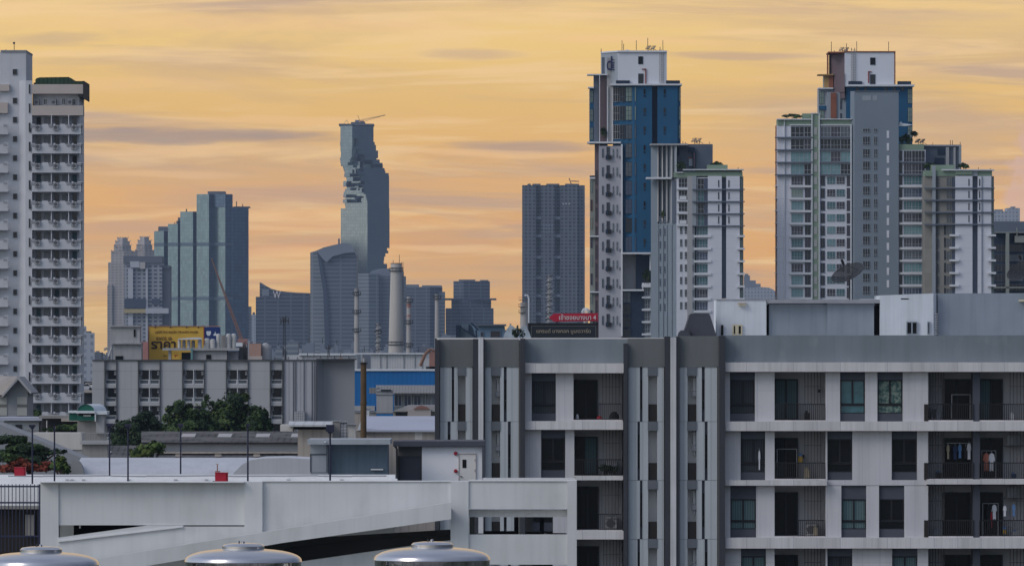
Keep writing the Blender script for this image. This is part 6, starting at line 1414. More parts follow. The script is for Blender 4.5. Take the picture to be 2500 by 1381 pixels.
# striped stair bays
FL = [(895, 1028), (1028, 1171), (1171, 1314), (1314, 1457)]
def strip(px0, px1, pan, slot1, slot2, rec, head):
    """a vertical bay: parapet head, ribbed panels, a narrow slot window, a recess with small balconies"""
    t.part('parapet', [(px0, px1, head, 895, -.5, 1)], 'apt_parapet_dark')
    for i, (r0, r1) in enumerate(FL):
        s = slot1 if i % 2 == 0 else slot2
        m = MB()
        x = px0 + 1.5; segs = sorted([s, rec]); 
        for a, b in segs: t.bx(m, x, a, r0 + (.8 if i else 0), r1, -.45, .6, 'apt_panel'); x = b
        t.bx(m, x, px1 - 1.5, r0 + (.8 if i else 0), r1, -.45, .6, 'apt_panel'); t.add(m, 'wall_panel')
        m = MB(); t.bx(m, px0, px1, r0 - .4, r0 + .8, .05, .5, 'apt_pilaster_side'); t.bx(m, px0, rec[0], r0, r1, .6, 2.6, 'apt_cream'); t.bx(m, rec[1], px1, r0, r1, .6, 2.6, 'apt_cream'); t.add(m, 'inner_wall')
        t.part('slot_surround', [(s[0], s[1], r0, r1, -.3, .6)], 'slate_panel'); t.win(s[0] + .6, s[1] - .2, r0 + 31, r1 - 29, -.31, 'glass_black', 'frame_black', 0, (.3,), .03, name='slit_window')
        # recess: grey block above, cream wall, dark balcony guard
        t.part('balcony_block', [(rec[0] - 1, rec[1], r0, r0 + 22, -.5, 1.2)], 'apt_block')
        t.part('balcony_guard', [(rec[0] + .5, rec[1] - .3, r1 - 42, r1, -.35, -.25)], 'brown_rail')
        t.part('recess_wall', [(rec[0], rec[1], r0 + 22, r1, .2, 2.6)], 'apt_cream')
        if s[0] > rec[0]: 
            m = MB(); m.tube((t.X(rec[1] - 4.5), D + .1, t.Z(r1 - 60)), (t.X(rec[1] - 4.5), D + .1, t.Z(r0 + 22)), .05, 'frame_white', 5); t.bx(m, rec[1] - 11, rec[1] - 1, r0 + 60, r0 + 72, -.1, .2, 'grey_box'); t.add(m, 'drain_pipe')
            t.win(rec[0] + 9, rec[1] - 1, r0 + 28, r0 + 58, .18, 'glass_grey', 'apt_cream', 1, (), .03)
strip(1073, 1155, None, (1103, 1109), (1093, 1100), (1118, 1137), 828)
strip(1183, 1268, None, (1230, 1237), (1240, 1247), (1200, 1221), 828)
strip(1532, 1622, None, (1562, 1568), (1556, 1562), (1582, 1604), 826)
strip(1657, 1752, None, (1713, 1720), (1720, 1727), (1678, 1700), 820)
t.part('open_window_leaf', [(1236, 1240, 1070, 1112, -.35, -.3)], 'frame_black')
for a, b, r0 in ((1062, 1066, 826), (1066, 1073, 829), (1155, 1168, 827), (1180, 1183.5, 827), (1270, 1282, 826), (1522, 1532, 838), (1622, 1636, 821), (1650, 1657, 821), (1755, 1769, 819)):
    t.part('pilaster', [(a, b, r0, zb, -.8, 1.5)], 'apt_pilaster')
for a, b, r0 in ((1267, 1271, 830), (1752, 1755.5, 822)): t.part('pilaster', [(a, b, r0, zb, -.5, 1.5)], 'apt_pilaster_side')
for a, b in ((1168, 1180), (1636, 1650)): t.part('light_strip', [(a, b, 823, zb, -.86, 2)], 'apt_strip')

def window(a, b, r0, r1, style, top=.17, bot=.16):
    h = r1 - r0
    t.part('shade_band_and_sill', [(a, b, r0, r0 + h * top, .16, .5), (a, b, r1 - h * bot, r1, .16, .5)], 'slate_panel')  # upper panel paints in the shade above the glass; lower panel is real
    gl = {'dark': 'glass_black', 'teal': 'glass_teal', 'curt': 'curtain', 'grey': 'curtain_grey', 'pat': 'curtain_pattern'}[style]
    w0, w1 = r0 + h * top, r1 - h * bot
    mid = w0 + (w1 - w0) * .73
    t.win(a + .8, b - .8, w0, mid, .3, gl, 'frame_black', 1, (), .055, panes=True, bar=.09); t.win(a + .8, b - .8, mid + .8, w1, .3, gl if style != 'grey' else 'curtain_grey', 'frame_black', 1 if style in ('curt',) else 0, (), .045, panes=True, bar=.05, name='lower_light')
def wall(a, b, r0, r1, m_='apt_wall'): t.part('wall', [(a, b, r0, r1, 0, 2.6)], m_)
def railing(a, b, r0, r1, d=.05):
    m = MB(); w = (b - a)
    t.bx(m, a, b, r0, r0 + 2.4, d - .03, d + .03, 'rail_black'); t.bx(m, a, b, r1 - 3, r1 - 2, d - .02, d + .02, 'rail_black'); n = int(w / 4.6)
    for k in range(n + 1): q = a + w * k / n; t.bx(m, q - .8, q + .8, r0, r1, d - .02, d + .02, 'rail_black')
    t.add(m, 'railing')
def grille(a, b, r0, r1, d=.6):
    m = MB(); n = 6
    for k in range(n): q = a + (b - a) * k / (n - 1); t.bx(m, q - 1.0, q + 1.0, r0, r1, d, d + .06, 'grille')
    for q in (r0 + (r1 - r0) * .42, r1 - 2): t.bx(m, a - 2, b + 2, q, q + 1.5, d - .03, d + .02, 'grille')
    t.add(m, 'vertical_grille')
def balcony(a, b, r0, r1, door, gr, rails, style='dark', leaf=None, deep=1.7):
    """recess back wall with a sliding door, grille over the service end and a railing"""
    gl = {'dark': 'glass_black', 'teal': 'glass_teal', 'curt': 'curtain'}[style]
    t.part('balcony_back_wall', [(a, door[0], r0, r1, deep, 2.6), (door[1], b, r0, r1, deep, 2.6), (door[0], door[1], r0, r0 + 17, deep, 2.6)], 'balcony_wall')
    t.part('balcony_floor', [(a, b, r1 - 3, r1 + 1, -.02, 2.6)], 'apt_band')
    t.win(door[0], door[1], r0 + 17, r1 - 3, deep - .02, gl, 'frame_black', 1, (), .07, panes=True, bar=.10, name='sliding_door')
    if leaf: t.part('curtain', [(door[0] + leaf[0] * (door[1] - door[0]), door[0] + leaf[1] * (door[1] - door[0]), r0 + 20, r1 - 4, deep - .12, deep - .07)], leaf[2])
    if gr: grille(gr[0], gr[1], r0 + 1, r1 - 40)
    for q in rails: railing(q[0], q[1], r1 - 43, r1 - 2)
# section B (centre bay)
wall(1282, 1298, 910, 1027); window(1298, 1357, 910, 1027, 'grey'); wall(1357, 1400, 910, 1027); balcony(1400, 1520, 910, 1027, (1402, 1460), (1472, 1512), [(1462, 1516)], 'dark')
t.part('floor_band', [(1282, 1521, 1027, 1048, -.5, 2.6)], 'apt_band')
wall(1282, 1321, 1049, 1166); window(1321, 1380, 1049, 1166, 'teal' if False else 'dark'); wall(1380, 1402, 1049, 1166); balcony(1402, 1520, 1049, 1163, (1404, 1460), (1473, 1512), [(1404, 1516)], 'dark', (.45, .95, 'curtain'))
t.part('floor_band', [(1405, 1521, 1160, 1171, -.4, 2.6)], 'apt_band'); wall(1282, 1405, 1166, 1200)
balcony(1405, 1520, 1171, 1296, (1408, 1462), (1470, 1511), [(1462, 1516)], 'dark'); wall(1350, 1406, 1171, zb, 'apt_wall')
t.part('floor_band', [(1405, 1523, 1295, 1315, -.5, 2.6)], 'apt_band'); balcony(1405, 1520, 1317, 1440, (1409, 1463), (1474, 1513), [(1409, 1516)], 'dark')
for r0, r1 in ((1166, 1296), (1317, 1440)): window(1300, 1350, r0, r1, 'dark')
# section D (wide right part)
rows = [(908, 1028), (1052, 1171), (1185, 1311), (1338, 1457)]
wins = [[(1782, 1843, 'grey'), (2051, 2112, 'teal'), (2142, 2204, 'pat')], [(1808, 1868, 'grey'), (2020, 2081, 'dark'), (2177, 2239, 'dark')],
        [(1783, 1846, 'curt'), (2054, 2115, 'curt'), (2146, 2208, 'dark')], [(1809, 1870, 'curt'), (2020, 2081, 'grey'), (2178, 2240, 'curt')]]
doorst = [('curt', None), ('dark', (0.0, .4, 'curtain_grey')), ('dark', None), ('dark', (.55, .85, 'curtain_grey'))]
for i, (r0, r1) in enumerate(rows):
    segs = [(w[0], w[1]) for w in wins[i]] + [(1891, 2016), (2266, 2700)]
    segs.sort(); x = 1769
    for a, b in segs: wall(x, a, r0, r1); x = b
    for a, b, st in wins[i]: window(a, b, r0, r1, st, .26 if i == 2 else .16)
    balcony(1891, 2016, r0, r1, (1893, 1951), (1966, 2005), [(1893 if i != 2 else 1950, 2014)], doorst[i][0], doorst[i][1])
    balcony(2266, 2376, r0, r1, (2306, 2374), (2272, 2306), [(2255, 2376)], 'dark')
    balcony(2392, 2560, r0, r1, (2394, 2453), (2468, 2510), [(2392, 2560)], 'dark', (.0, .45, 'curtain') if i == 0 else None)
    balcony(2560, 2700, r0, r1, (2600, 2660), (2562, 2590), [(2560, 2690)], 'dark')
    t.part('guard_panel', [(2256, 2266, r1 - 42, r1 - 1, -.05, .05)], 'brown_rail')
for r0, r1 in ((1028, 1051), (1311, 1337)): t.part('floor_band', [(1770, 2700, r0, r1, -.55, 2.6)], 'apt_band')
t.part('floor_band', [(1770, 2018, 1171, 1184, -.5, 2.6), (2262, 2700, 1169, 1181, -.5, 2.6)], 'apt_band'); wall(2018, 2262, 1171, 1184)
t.part('dark_column', [(2376, 2393, 905, zb, .1, 1.8)], 'slate_panel')
for r in (1087, 1215): 
    m = MB(); t.bx(m, 2462, 2492, r - 25, r, .9, 1.5, 'grey_box'); t.bx(m, 2456, 2500, r + 1, r + 3, .6, 1.6, 'grille'); t.add(m, 'air_conditioner')
m = MB()
for a, b, r in ((2000, 2006, 950), (1962, 1966, 1110)): t.bx(m, a, b, r, r + 8, 1.3, 1.6, 'dark_trim')
t.add(m, 'wall_box')
m = MB(); t.bx(m, 1062, 2700, 870, 874, 4, 16, 'roof_edge'); 
t.done()
# things on the balconies
def cloth(px, row, w, h, d, mt, lab, sleeves=True, name='hanging_shirt', cat='clothing'):
    mb = MB(); x = X(px, D); z = Z(row, D); W_ = w * D / F / 2; Hh = h * D / F; y = D + d
    if sleeves: pts = [(x - W_ * .3, z), (x + W_ * .3, z), (x + W_ * .75, z - Hh * .08), (x + W_, z - Hh * .42), (x + W_ * .78, z - Hh * .46), (x + W_ * .6, z - Hh * .28), (x + W_ * .62, z - Hh), (x, z - Hh * .96), (x - W_ * .58, z - Hh), (x - W_ * .6, z - Hh * .28), (x - W_ * .8, z - Hh * .46), (x - W_, z - Hh * .42), (x - W_ * .75, z - Hh * .08)]
    else: pts = [(x - W_ * .5, z), (x + W_ * .5, z), (x + W_ * .8, z - Hh * .5), (x + W_ * .7, z - Hh), (x, z - Hh * .93), (x - W_ * .75, z - Hh), (x - W_ * .6, z - Hh * .45)]
    mb.exz(pts, y, y + .05, mt); mb.tube((x, y + .02, z), (x, y + .02, z + .12), .012, 'steel', 4)
    solo(mb, name, lab, cat, 'laundry on the balconies')
for a in [(2317, 1085, 8, 36, .9, 'cloth_cream', 'cream narrow garment at the left end of the second-floor laundry'), (2334, 1088, 12, 34, .9, 'cloth_navy', 'dark navy shirt with red collar hanging in the second balcony row'),
          (2346, 1085, 10, 34, .9, 'cloth_blue', 'blue-grey shirt between the navy and the white clothes'), (2360, 1090, 13, 30, .85, 'cloth_dark', 'dark crumpled garment behind the white shirt'), (2368, 1082, 11, 40, .8, 'cloth_white', 'white and blue shirt next to the dark column'),
          (2410, 1106, 17, 44, .7, 'cloth_orange', 'orange-pink shirt on the rack right of the dark column'), (2423, 1106, 16, 44, .65, 'cloth_white', 'white shirt beside the orange one on the rack'),
          (2430, 1232, 13, 36, .8, 'cloth_white', 'pale striped shirt hanging on the third-floor rack'), (2416, 1234, 12, 60, .9, 'cloth_dark', 'long black garment on the third-floor rack'), (2423, 1250, 5, 40, .85, 'cloth_red', 'thin red garment behind the pale striped shirt'),
          (2454, 1234, 9, 26, .3, 'cloth_white', 'white and red bundle hanging outside the third-floor grille'), (2476, 1230, 9, 30, .3, 'cloth_blue', 'pale blue towel at the third-floor grille'), (1854, 1099, 5, 48, .12, 'cloth_white', 'white cloth hung in the dark window left of the second-floor balcony'),
          (2380, 1370, 10, 30, .2, 'cloth_cream', 'pale garment on the lowest balcony by the dark column')]:
    cloth(*a)
mb = MB(); mb.box(X(2312, D), X(2372, D), D + .88, D + .9, Z(1082, D), Z(1081, D), 'steel'); solo(mb, 'clothes_line', 'thin clothes line in the second-floor balcony left of the dark column', 'clothes line')
for i, (a, b, r0, r1, lab) in enumerate([(1899, 1947, 1096, 1168, 'pale tubular drying rack on the second-floor balcony in front of the open door'), (2327, 2372, 963, 1022, 'thin drying rack on the top-floor balcony behind the railing'),
        (2400, 2434, 1100, 1168, 'steel rack carrying the orange and white shirts'), (2402, 2440, 1229, 1308, 'pale drying rack on the third-floor balcony right of the dark column')]):
    mb = MB(); y = D + .95 if i != 1 else D + 1.2
    P_ = [(X(a, D), y, Z(r1, D)), (X(a, D), y, Z(r0, D)), (X(b, D), y, Z(r0, D)), (X(b, D), y, Z(r1, D))]
    for p, q in zip(P_, P_[1:]): mb.tube(p, q, .022, 'steel', 5); mb.tube((p[0], p[1] + .4, p[2]), (q[0], q[1] + .4, q[2]), .018, 'steel', 5)
    solo(mb, 'drying_rack', lab, 'drying rack', 'drying racks on the balconies')
for i, (px, row, w, h, mt, lab) in enumerate([(1464, 1022, 14, 8, 'cloth_red', 'small red bundle on the top-floor balcony of the centre bay'), (1500, 1022, 26, 18, 'cloth_dark', 'dark heap behind the railing of the top-floor centre balcony'), (1410, 1022, 8, 12, 'cloth_white', 'pair of pale shoes or bottles by the top-floor sliding door of the centre bay')]):
    mb = MB(); mb.lathe([(0.001, Z(row, D)), (w * D / F / 2, Z(row, D)), (w * D / F / 2 * .8, Z(row - h * .6, D)), (w * D / F / 5, Z(row - h * .95, D)), (0, Z(row - h, D))], X(px, D), D + .8, mt, 10); solo(mb, 'bundle', lab, 'bundle')
for px, row, mt, lab, h in [(1956, 1128, 'cloth_yellow', 'small yellow-brown planter on the wall of the second-floor balcony', 14), (2456, 1303, 'cloth_yellow', 'yellow toy on the third-floor balcony floor at the right', 10)]:
    mb = MB(); mb.box(X(px - 5, D), X(px + 5, D), D + 1.1, D + 1.4, Z(row, D), Z(row - h, D), mt); mb.box(X(px - 4, D), X(px + 4, D), D + 1.15, D + 1.35, Z(row - h, D), Z(row - h - 7, D), 'cloth_blue'); solo(mb, 'planter', lab, 'planter')
bush('potted_plants', 'dark green potted plants behind the second-floor railing of the centre bay', 'plant', D + .7, [(1478, 1142, 18, 10, 0), (1500, 1146, 10, 8, 0), (1466, 1162, 4, 7, 0)], 700, .12, ['leaf_dark', 'leaf'], 31)

cl = random.Random(21)
WH = ['top-floor', 'second-row', 'third-row', 'lowest-row']
for i_, (r0, r1) in enumerate(rows):
    for (a, b, wh) in ((1955, 2010, 'middle balcony'), (2270, 2300, 'wide balcony left of the dark column'), (2460, 2500, 'balcony at the right edge')):
        px = cl.uniform(a + 5, b - 12); w = cl.uniform(9, 15); h = cl.uniform(10, 22); mb = MB(); mt = cl.choice(['cloth_cream', 'grey_box', 'cloth_navy', 'brown_rail', 'frame_white'])
        mb.box(X(px, D), X(px + w, D), D + .9, D + 1.3, Z(r1 - 3, D), Z(r1 - 3 - h, D), mt); mb.box(X(px + 1, D), X(px + w * .6, D), D + .95, D + 1.25, Z(r1 - 3 - h, D), Z(r1 - 3 - h * 1.3, D), 'cloth_blue' if cl.random() < .4 else mt)
        solo(mb, 'stored_box', 'stored box behind the railing of the %s %s' % (WH[i_], wh), 'box', 'boxes stored on the balconies')
for (a, b, r1, wh) in ((1473, 1512, 1163, 'centre bay second row'), (1473, 1512, 1296, 'centre bay third row'), (2272, 2300, 1028, 'top floor left of the dark column'), (1966, 2002, 1311, 'middle balcony third row')):
    mb = MB(); mb.box(X(a + 4, D), X(b - 6, D), D + 1.15, D + 1.6, Z(r1 - 3, D), Z(r1 - 34, D), 'ac_white'); n = 16; cx = X((a + b) / 2 - 2, D); cz = Z(r1 - 18, D)
    mb.exz([(cx + .22 * math.cos(6.283 * q / n), cz + .22 * math.sin(6.283 * q / n)) for q in range(n)], D + 1.12, D + 1.15, 'louvre'); solo(mb, 'air_conditioner', 'air conditioner unit behind the grille, ' + wh, 'air conditioner', 'air conditioners on the near balconies')
# rooftop rooms of the apartment building
D = 408
def room(px, lab, name='rooftop_room'): return Thing(name, lab, 'roof room', px, D, Z(825, 404))
def emerg(t, px, r):
    m = MB(); t.bx(m, px - 9, px + 9, r + 2, r + 8, -.25, 0, 'lamp_cream'); t.bx(m, px - 11, px + 8, r, r + 3, -.3, 0, 'beige'); t.add(m, 'wall_lamp')
t = room(1808, 'pale rendered roof room with a wooden window beside the dark trapezoid cover')
t.part('wall', [(1749, 1871, 732, 826, 0, 5)], 'roof_house'); t.part('side_shade_fill', [(1871, 1878, 746, 826, .8, 4)], 'dark_trim'); emerg(t, 1812, 738)  # dark box beside the wall fills the gap with painted shade
t.win(1788, 1812, 792, 818, -.03, 'glass_black', 'lamp_cream', 1, (), .07); t.part('window_mullion', [(1795, 1803, 794, 818, -.16, -.1)], 'lamp_cream'); t.win(1760, 1766, 793, 818, -.03, 'glass_black', 'frame_black', 0, (), .03)
m = MB(); t.bx(m, 1749, 1871, 730.5, 732.5, -.05, 5, 'roof_edge'); t.add(m, 'coping')
t = room(2010, 'long blue-grey roof room in the middle with an overhanging flat edge below the left dish')
t.part('wall', [(1878, 2020, 742, 826, .3, 6), (2020, 2134, 736, 826, .12, 6)], 'roof_grey'); t.part('roof_slab', [(1873, 2148, 731, 740, -.25, 6.5)], 'roof_edge'); t.part('shade_fill', [(2134, 2148, 745, 826, .6, 3)], 'black')  # black box between the rooms holds the gap's shade as colour
t = room(2214, 'white rendered roof room with two small openings, between two grey roof rooms')
m = MB(); P_ = [(X(2148, D), D - .3), (X(2278, D), D - .3), (X(2290, D), D + .6), (X(2290, D), D + 6), (X(2148, D), D + 6)]
m.prism(P_, Z(826, D), 0, 'roof_house', ztop=[Z(721, D), Z(716, D), Z(716, D), Z(716, D), Z(721, D)]); t.add(m, 'wall'); emerg(t, 2210, 728)
for a, b in ((2212, 2239), (2263, 2270)): t.win(a, b, 785, 816, -.33, 'glass_black', 'roof_grey', 1 if b - a > 20 else 0, (), .05, name='doorway')
m = MB()
for r in range(765, 816, 6): t.bx(m, 2282, 2289, r, r + 2, -.1, .1, 'apt_cream')
t.add(m, 'brick_quoin')
t = room(2400, 'wide blue-grey roof room at the right edge, its top sloping slightly down to the left')
m = MB(); P_ = [(X(2290, D), D + .3), (X(2720, D), D + .3), (X(2720, D), D + 7), (X(2290, D), D + 7)]
m.prism(P_, Z(826, D), 0, 'roof_grey', ztop=[Z(716, D), Z(714, D), Z(714, D), Z(716, D)]); t.add(m, 'wall'); t.part('wall_lamp', [(2488, 2520, 731, 736, -.2, .3)], 'lamp_cream')
D = 406
m = MB(); pts = [(1662, 828), (1674, 800), (1684, 768), (1688, 765), (1730, 765), (1734, 770), (1752, 828)]
m.exz([(X(a, D), Z(r, D)) for a, r in pts][::-1], D, D + 3, 'tarp'); m.exz([(X(1652, D), Z(828, D)), (X(1690, D), Z(828, D)), (X(1680, D), Z(806, D)), (X(1662, D), Z(806, D)), (X(1656, D), Z(812, D))], D - .3, D, 'tarp')
solo(m, 'tank_cover', 'dark slate trapezoid cover standing on the roof beside the left roof room', 'cover')
def bigdish(px, row, lab, w, base, tilt, D=412):
    t = Thing('satellite_dish', lab, 'satellite dish', px, D, Z(base, D), 'mesh satellite dishes on the near roof')
    c = Vector((X(px, D), D, Z(row, D))); r = w / 2 * D / F; ax = Vector((-.40, -.40, .82)).normalized()
    a = Vector((.9, -.1, .38)); a = (a - ax * a.dot(ax)).normalized(); b = ax.cross(a); n = 28
    pr = [(0, 0), (.25, .02), (.5, .075), (.75, .17), (1, .30)]
    pp = lambda q, h, k: tuple(c + (a * math.cos(6.2832 * k / n) + b * math.sin(6.2832 * k / n)) * q * r + ax * h * r)
    m = MB()
    for k in range(n):
        for (q0, h0), (q1, h1) in zip(pr, pr[1:]):
            if q0 == 0: m.face([pp(0, h0, 0), pp(q1, h1, k), pp(q1, h1, k + 1)], 'dish_mesh')
            else: m.face([pp(q0, h0, k), pp(q1, h1, k), pp(q1, h1, k + 1), pp(q0, h0, k + 1)], 'dish_mesh')
    t.add(m, 'reflector', smooth=True); m = MB()
    for k in range(n): m.tube(pp(1, .30, k), pp(1, .30, k + 1), .018, 'steel_dark', 4)
    for k in range(0, n, 2):
        for (q0, h0), (q1, h1) in zip(pr, pr[1:]): m.tube(pp(q0, h0, k), pp(q1, h1, k), .010, 'steel_dark', 3)
    for q, h in pr[2:4]:
        for k in range(n): m.tube(pp(q, h, k), pp(q, h, k + 1), .008, 'steel_dark', 3)
    t.add(m, 'ribs'); m = MB(); f = c + ax * r * .95
    for k in (2, 9, 16, 23): m.tube(pp(.62, .12, k), tuple(f), .012, 'steel_dark', 4)
    t.add(m, 'feed_arm'); m = MB(); m.tube(tuple(f), tuple(f + ax * .22), .09, 'dark_trim', 8, .07); m.tube(tuple(f - ax * .08), tuple(f), .05, 'dark_trim', 8); t.add(m, 'feed_horn')
    m = MB(); m.tube((c.x, D, Z(base, D)), (c.x, D, c.z - .05), .045, 'steel_dark', 8); m.tube((c.x, D, c.z - .1), tuple(c + ax * .02), .12, 'steel_dark', 8); t.add(m, 'pole')
dm = mat('dish_mesh', (0.02, 0.02, 0.024), rough=.6)
nt2 = dm.node_tree; tr = nt2.nodes.new('ShaderNodeBsdfTransparent'); mxs = nt2.nodes.new('ShaderNodeMixShader'); mxs.inputs[0].default_value = .84
nt2.links.new(tr.outputs[0], mxs.inputs[1]); nt2.links.new(nt2.nodes['Principled BSDF'].outputs[0], mxs.inputs[2]); nt2.links.new(mxs.outputs[0], nt2.nodes['Material Output'].inputs[0])
bigdish(2074, 676, 'dark mesh satellite dish on a thin pole, above the middle grey roof room', 86, 732, 0)
bigdish(2508, 668, 'dark mesh satellite dish cut off by the right edge of the photo', 96, 716, 0, 410)
m = MB(); m.box(X(2100, 411), X(2150, 411), 410.5, 412, Z(733, 411), Z(730, 411), 'frame_white'); solo(m, 'white_board', 'thin white board lying on the roof right of the dish pole', 'board')

# ------------------------------------------------------------------ car park structure
D = 260
t = Thing('car_park', 'white concrete car park with a rising ramp and open decks in the foreground', 'car park', 700, D)
zb = zrow(D)
CW = 'carpark_white'
t.part('beam', [(143, 597, 1177, 1281, 0, .5)], CW); t.part('column', [(99, 143, 1176, zb, -.06, .9)], CW); t.part('column', [(597, 641, 1175, zb, -.14, .9)], CW)
t.part('column', [(1100, 1144, 1174, zb, -.06, .9)], CW); t.part('column', [(1385, 1408, 1172, zb, -.1, .9)], CW)
m = MB(); m.exz([(t.X(641), t.Z(1175)), (t.X(1100), t.Z(1174)), (t.X(1100), t.Z(1232)), (t.X(641), t.Z(1306))][::-1], D, D + .5, CW); t.add(m, 'beam')
t.part('beam', [(1144, 1385, 1174, 1241, 0, .5)], CW); t.part('beam', [(1144, 1385, 1304, 1377, 0, .5)], CW); t.part('beam', [(1144, 1385, 1440, 1520, 0, .5)], CW)
# coping strips, slightly brighter than the walls below
t.part('coping', [(99, 597, 1174.5, 1177, -.4, .6), (641, 1100, 1173, 1175, -.05, .6), (1144, 1408, 1171, 1174, -.05, .6)], 'deck')
# ramp inner wall behind: from the left opening upwards
m = MB(); m.exz([(t.X(143), t.Z(1311)), (t.X(360), t.Z(1281.5)), (t.X(447), t.Z(1281.5)), (t.X(450), t.Z(1284)), (t.X(597), t.Z(1284)), (t.X(597), t.Z(1330)), (t.X(143), t.Z(1398))][::-1], D - .12, D + .35, CW); t.add(m, 'ramp_wall')
m = MB(); m.exz([(t.X(143), t.Z(1318)), (t.X(447), t.Z(1283)), (t.X(447), t.Z(1286)), (t.X(143), t.Z(1322))][::-1], D - .2, D - .12, 'deck'); t.add(m, 'ramp_kerb')
# outer ramp parapet band
m = MB(); m.exz([(t.X(143), t.Z(1376)), (t.X(245), t.Z(1360)), (t.X(1102), t.Z(1224)), (t.X(1102), t.Z(1265)), (t.X(690), t.Z(1323)), (t.X(330), t.Z(1384)), (t.X(143), t.Z(1414))][::-1], D - .75, D - .45, CW, side='deck'); t.add(m, 'ramp_parapet')
m = MB(); m.exz([(t.X(143), t.Z(1392)), (t.X(1102), t.Z(1240)), (t.X(1102), t.Z(1250)), (t.X(143), t.Z(1402))][::-1], D - .45, D + 6, 'concrete_pale'); t.add(m, 'ramp_slab')
# lower ramp
m = MB(); m.exz([(t.X(600), t.Z(1397)), (t.X(700), t.Z(1375)), (t.X(960), t.Z(1338)), (t.X(1102), t.Z(1318)), (t.X(1102), t.Z(1440)), (t.X(600), t.Z(1480))][::-1], D + .3, D + .8, CW); t.add(m, 'lower_ramp_wall')
m = MB(); m.exz([(t.X(600), t.Z(1330)), (t.X(1102), t.Z(1300)), (t.X(1102), t.Z(1440)), (t.X(600), t.Z(1440))][::-1], D + 5, D + 5.4, 'dark_grey_wall'); t.add(m, 'inner_wall')
m = MB(); m.exz([(t.X(680), t.Z(1372)), (t.X(690), t.Z(1340)), (t.X(900), t.Z(1318)), (t.X(1102), t.Z(1310)), (t.X(1102), t.Z(1330)), (t.X(960), t.Z(1345))][::-1], D + 2, D + 2.3, 'road_grey'); t.add(m, 'inner_ramp')
# decks (floor slabs) and rear wall
m = MB(); m.box(t.X(99) , t.X(1150), D + .5, 318, t.Z(1262), t.Z(1243), 'deck'); m.box(t.X(1150), t.X(1407), D + .5, 290, t.Z(1262), t.Z(1243), 'deck'); t.add(m, 'upper_deck')
m = MB(); m.box(t.X(-400), t.X(99), D + 20, 318, Z(1262, D), Z(1243, D), 'deck'); t.add(m, 'upper_deck')
m = MB(); m.box(t.X(1144), t.X(1407), D + .5, 276, t.Z(1345), t.Z(1328), 'deck'); t.add(m, 'middle_deck')
m = MB()
for (a, b, dd, mm) in [(1146, 1158, 10, 'concrete_pale'), (1255, 1266, 12, 'dark_trim'), (1318, 1328, 12, 'dark_trim')]:
    d2 = D + dd; m.box(X(a, d2), X(b, d2), d2, d2 + .6, Z(1320, d2), Z(1241, d2) + .3, mm)
t.add(m, 'inner_column')
m = MB()
for (a, b, r) in [(1180, 1262, 1297), (1282, 1322, 1299), (1336, 1382, 1302)]: m.box(X(a, D + 6), X(b, D + 6), D + 6, D + 7.2, Z(1312, D + 6), Z(r, D + 6), 'dark_trim')
t.add(m, 'low_barrier')
t.part('soffit_shadow_wall', [(143, 600, 1276, 1330, 9, 9.5)], 'black') ; t.part('tap', [(192, 195, 1281, 1289, .3, .6)], CW)  # black sheet puts the shade inside the opening into colour
# far parapet of the upper deck
m = MB(); m.box(X(-500, 318), X(965, 318), 318, 318.5, 0, Z(1158, 318), 'deck'); m.box(X(1180, 318), X(1404, 318), 318, 318.5, Z(1262, D), Z(1166, 318), 'deck'); m.box(X(-500, 300), X(970, 300), 300, 300.4, Z(1262, D), Z(1168, 300), 'deck'); t.add(m, 'rear_parapet')
m = MB()
for p in (160, 172, 200, 310, 425, 500, 700, 830): m.box(X(p, 300), X(p + 8, 300), 299.9, 300, Z(1173, 300), Z(1169, 300), 'concrete_pale')
t.add(m, 'drain_outlet')
m = MB(); 
for k in range(11): p = 20 + k * 84; m.tube((X(p, 316), 316, Z(1161, 316)), (X(p + 84, 316), 316, Z(1162 - (k % 3), 316)), .03, 'steel', 4)
t.add(m, 'cable_pipe')
t.done()
# open fence panel at the left
D = 261; t = Thing('steel_fence', 'dark navy vertical bar fence at the lower left of the car park', 'fence', 50, D)
m = MB()
p = -16
while p < 98: t.bx(m, p, p + 1.7, 1181, 1345, 0, .04, 'fence_navy'); p += 9
t.bx(m, 95, 99, 1181, 1345, -.03, .06, 'fence_navy'); t.add(m, 'bars')
for r in (1184.5, 1224, 1306): t.part('rail', [(-20, 99, r, r + 4, -.04, .0)], 'fence_navy')
D = 262; t = Thing('stair_well', 'dark stair well behind the bar fence at the lower left', 'stair well', 40, D + 3)
t.D = 265; t.part('back_wall', [(-30, 99, 1244, zrow(265), 2, 3)], 'brown_rail'); t.part('upper_wall', [(-30, 99, 1184, 1236, 1.9, 2.9)], 'deck'); t.part('ledge', [(-30, 99, 1236, 1244, 1.5, 3)], 'concrete'); t.part('pale_panel', [(54, 76, 1258, 1310, 1.8, 2.0)], 'concrete')
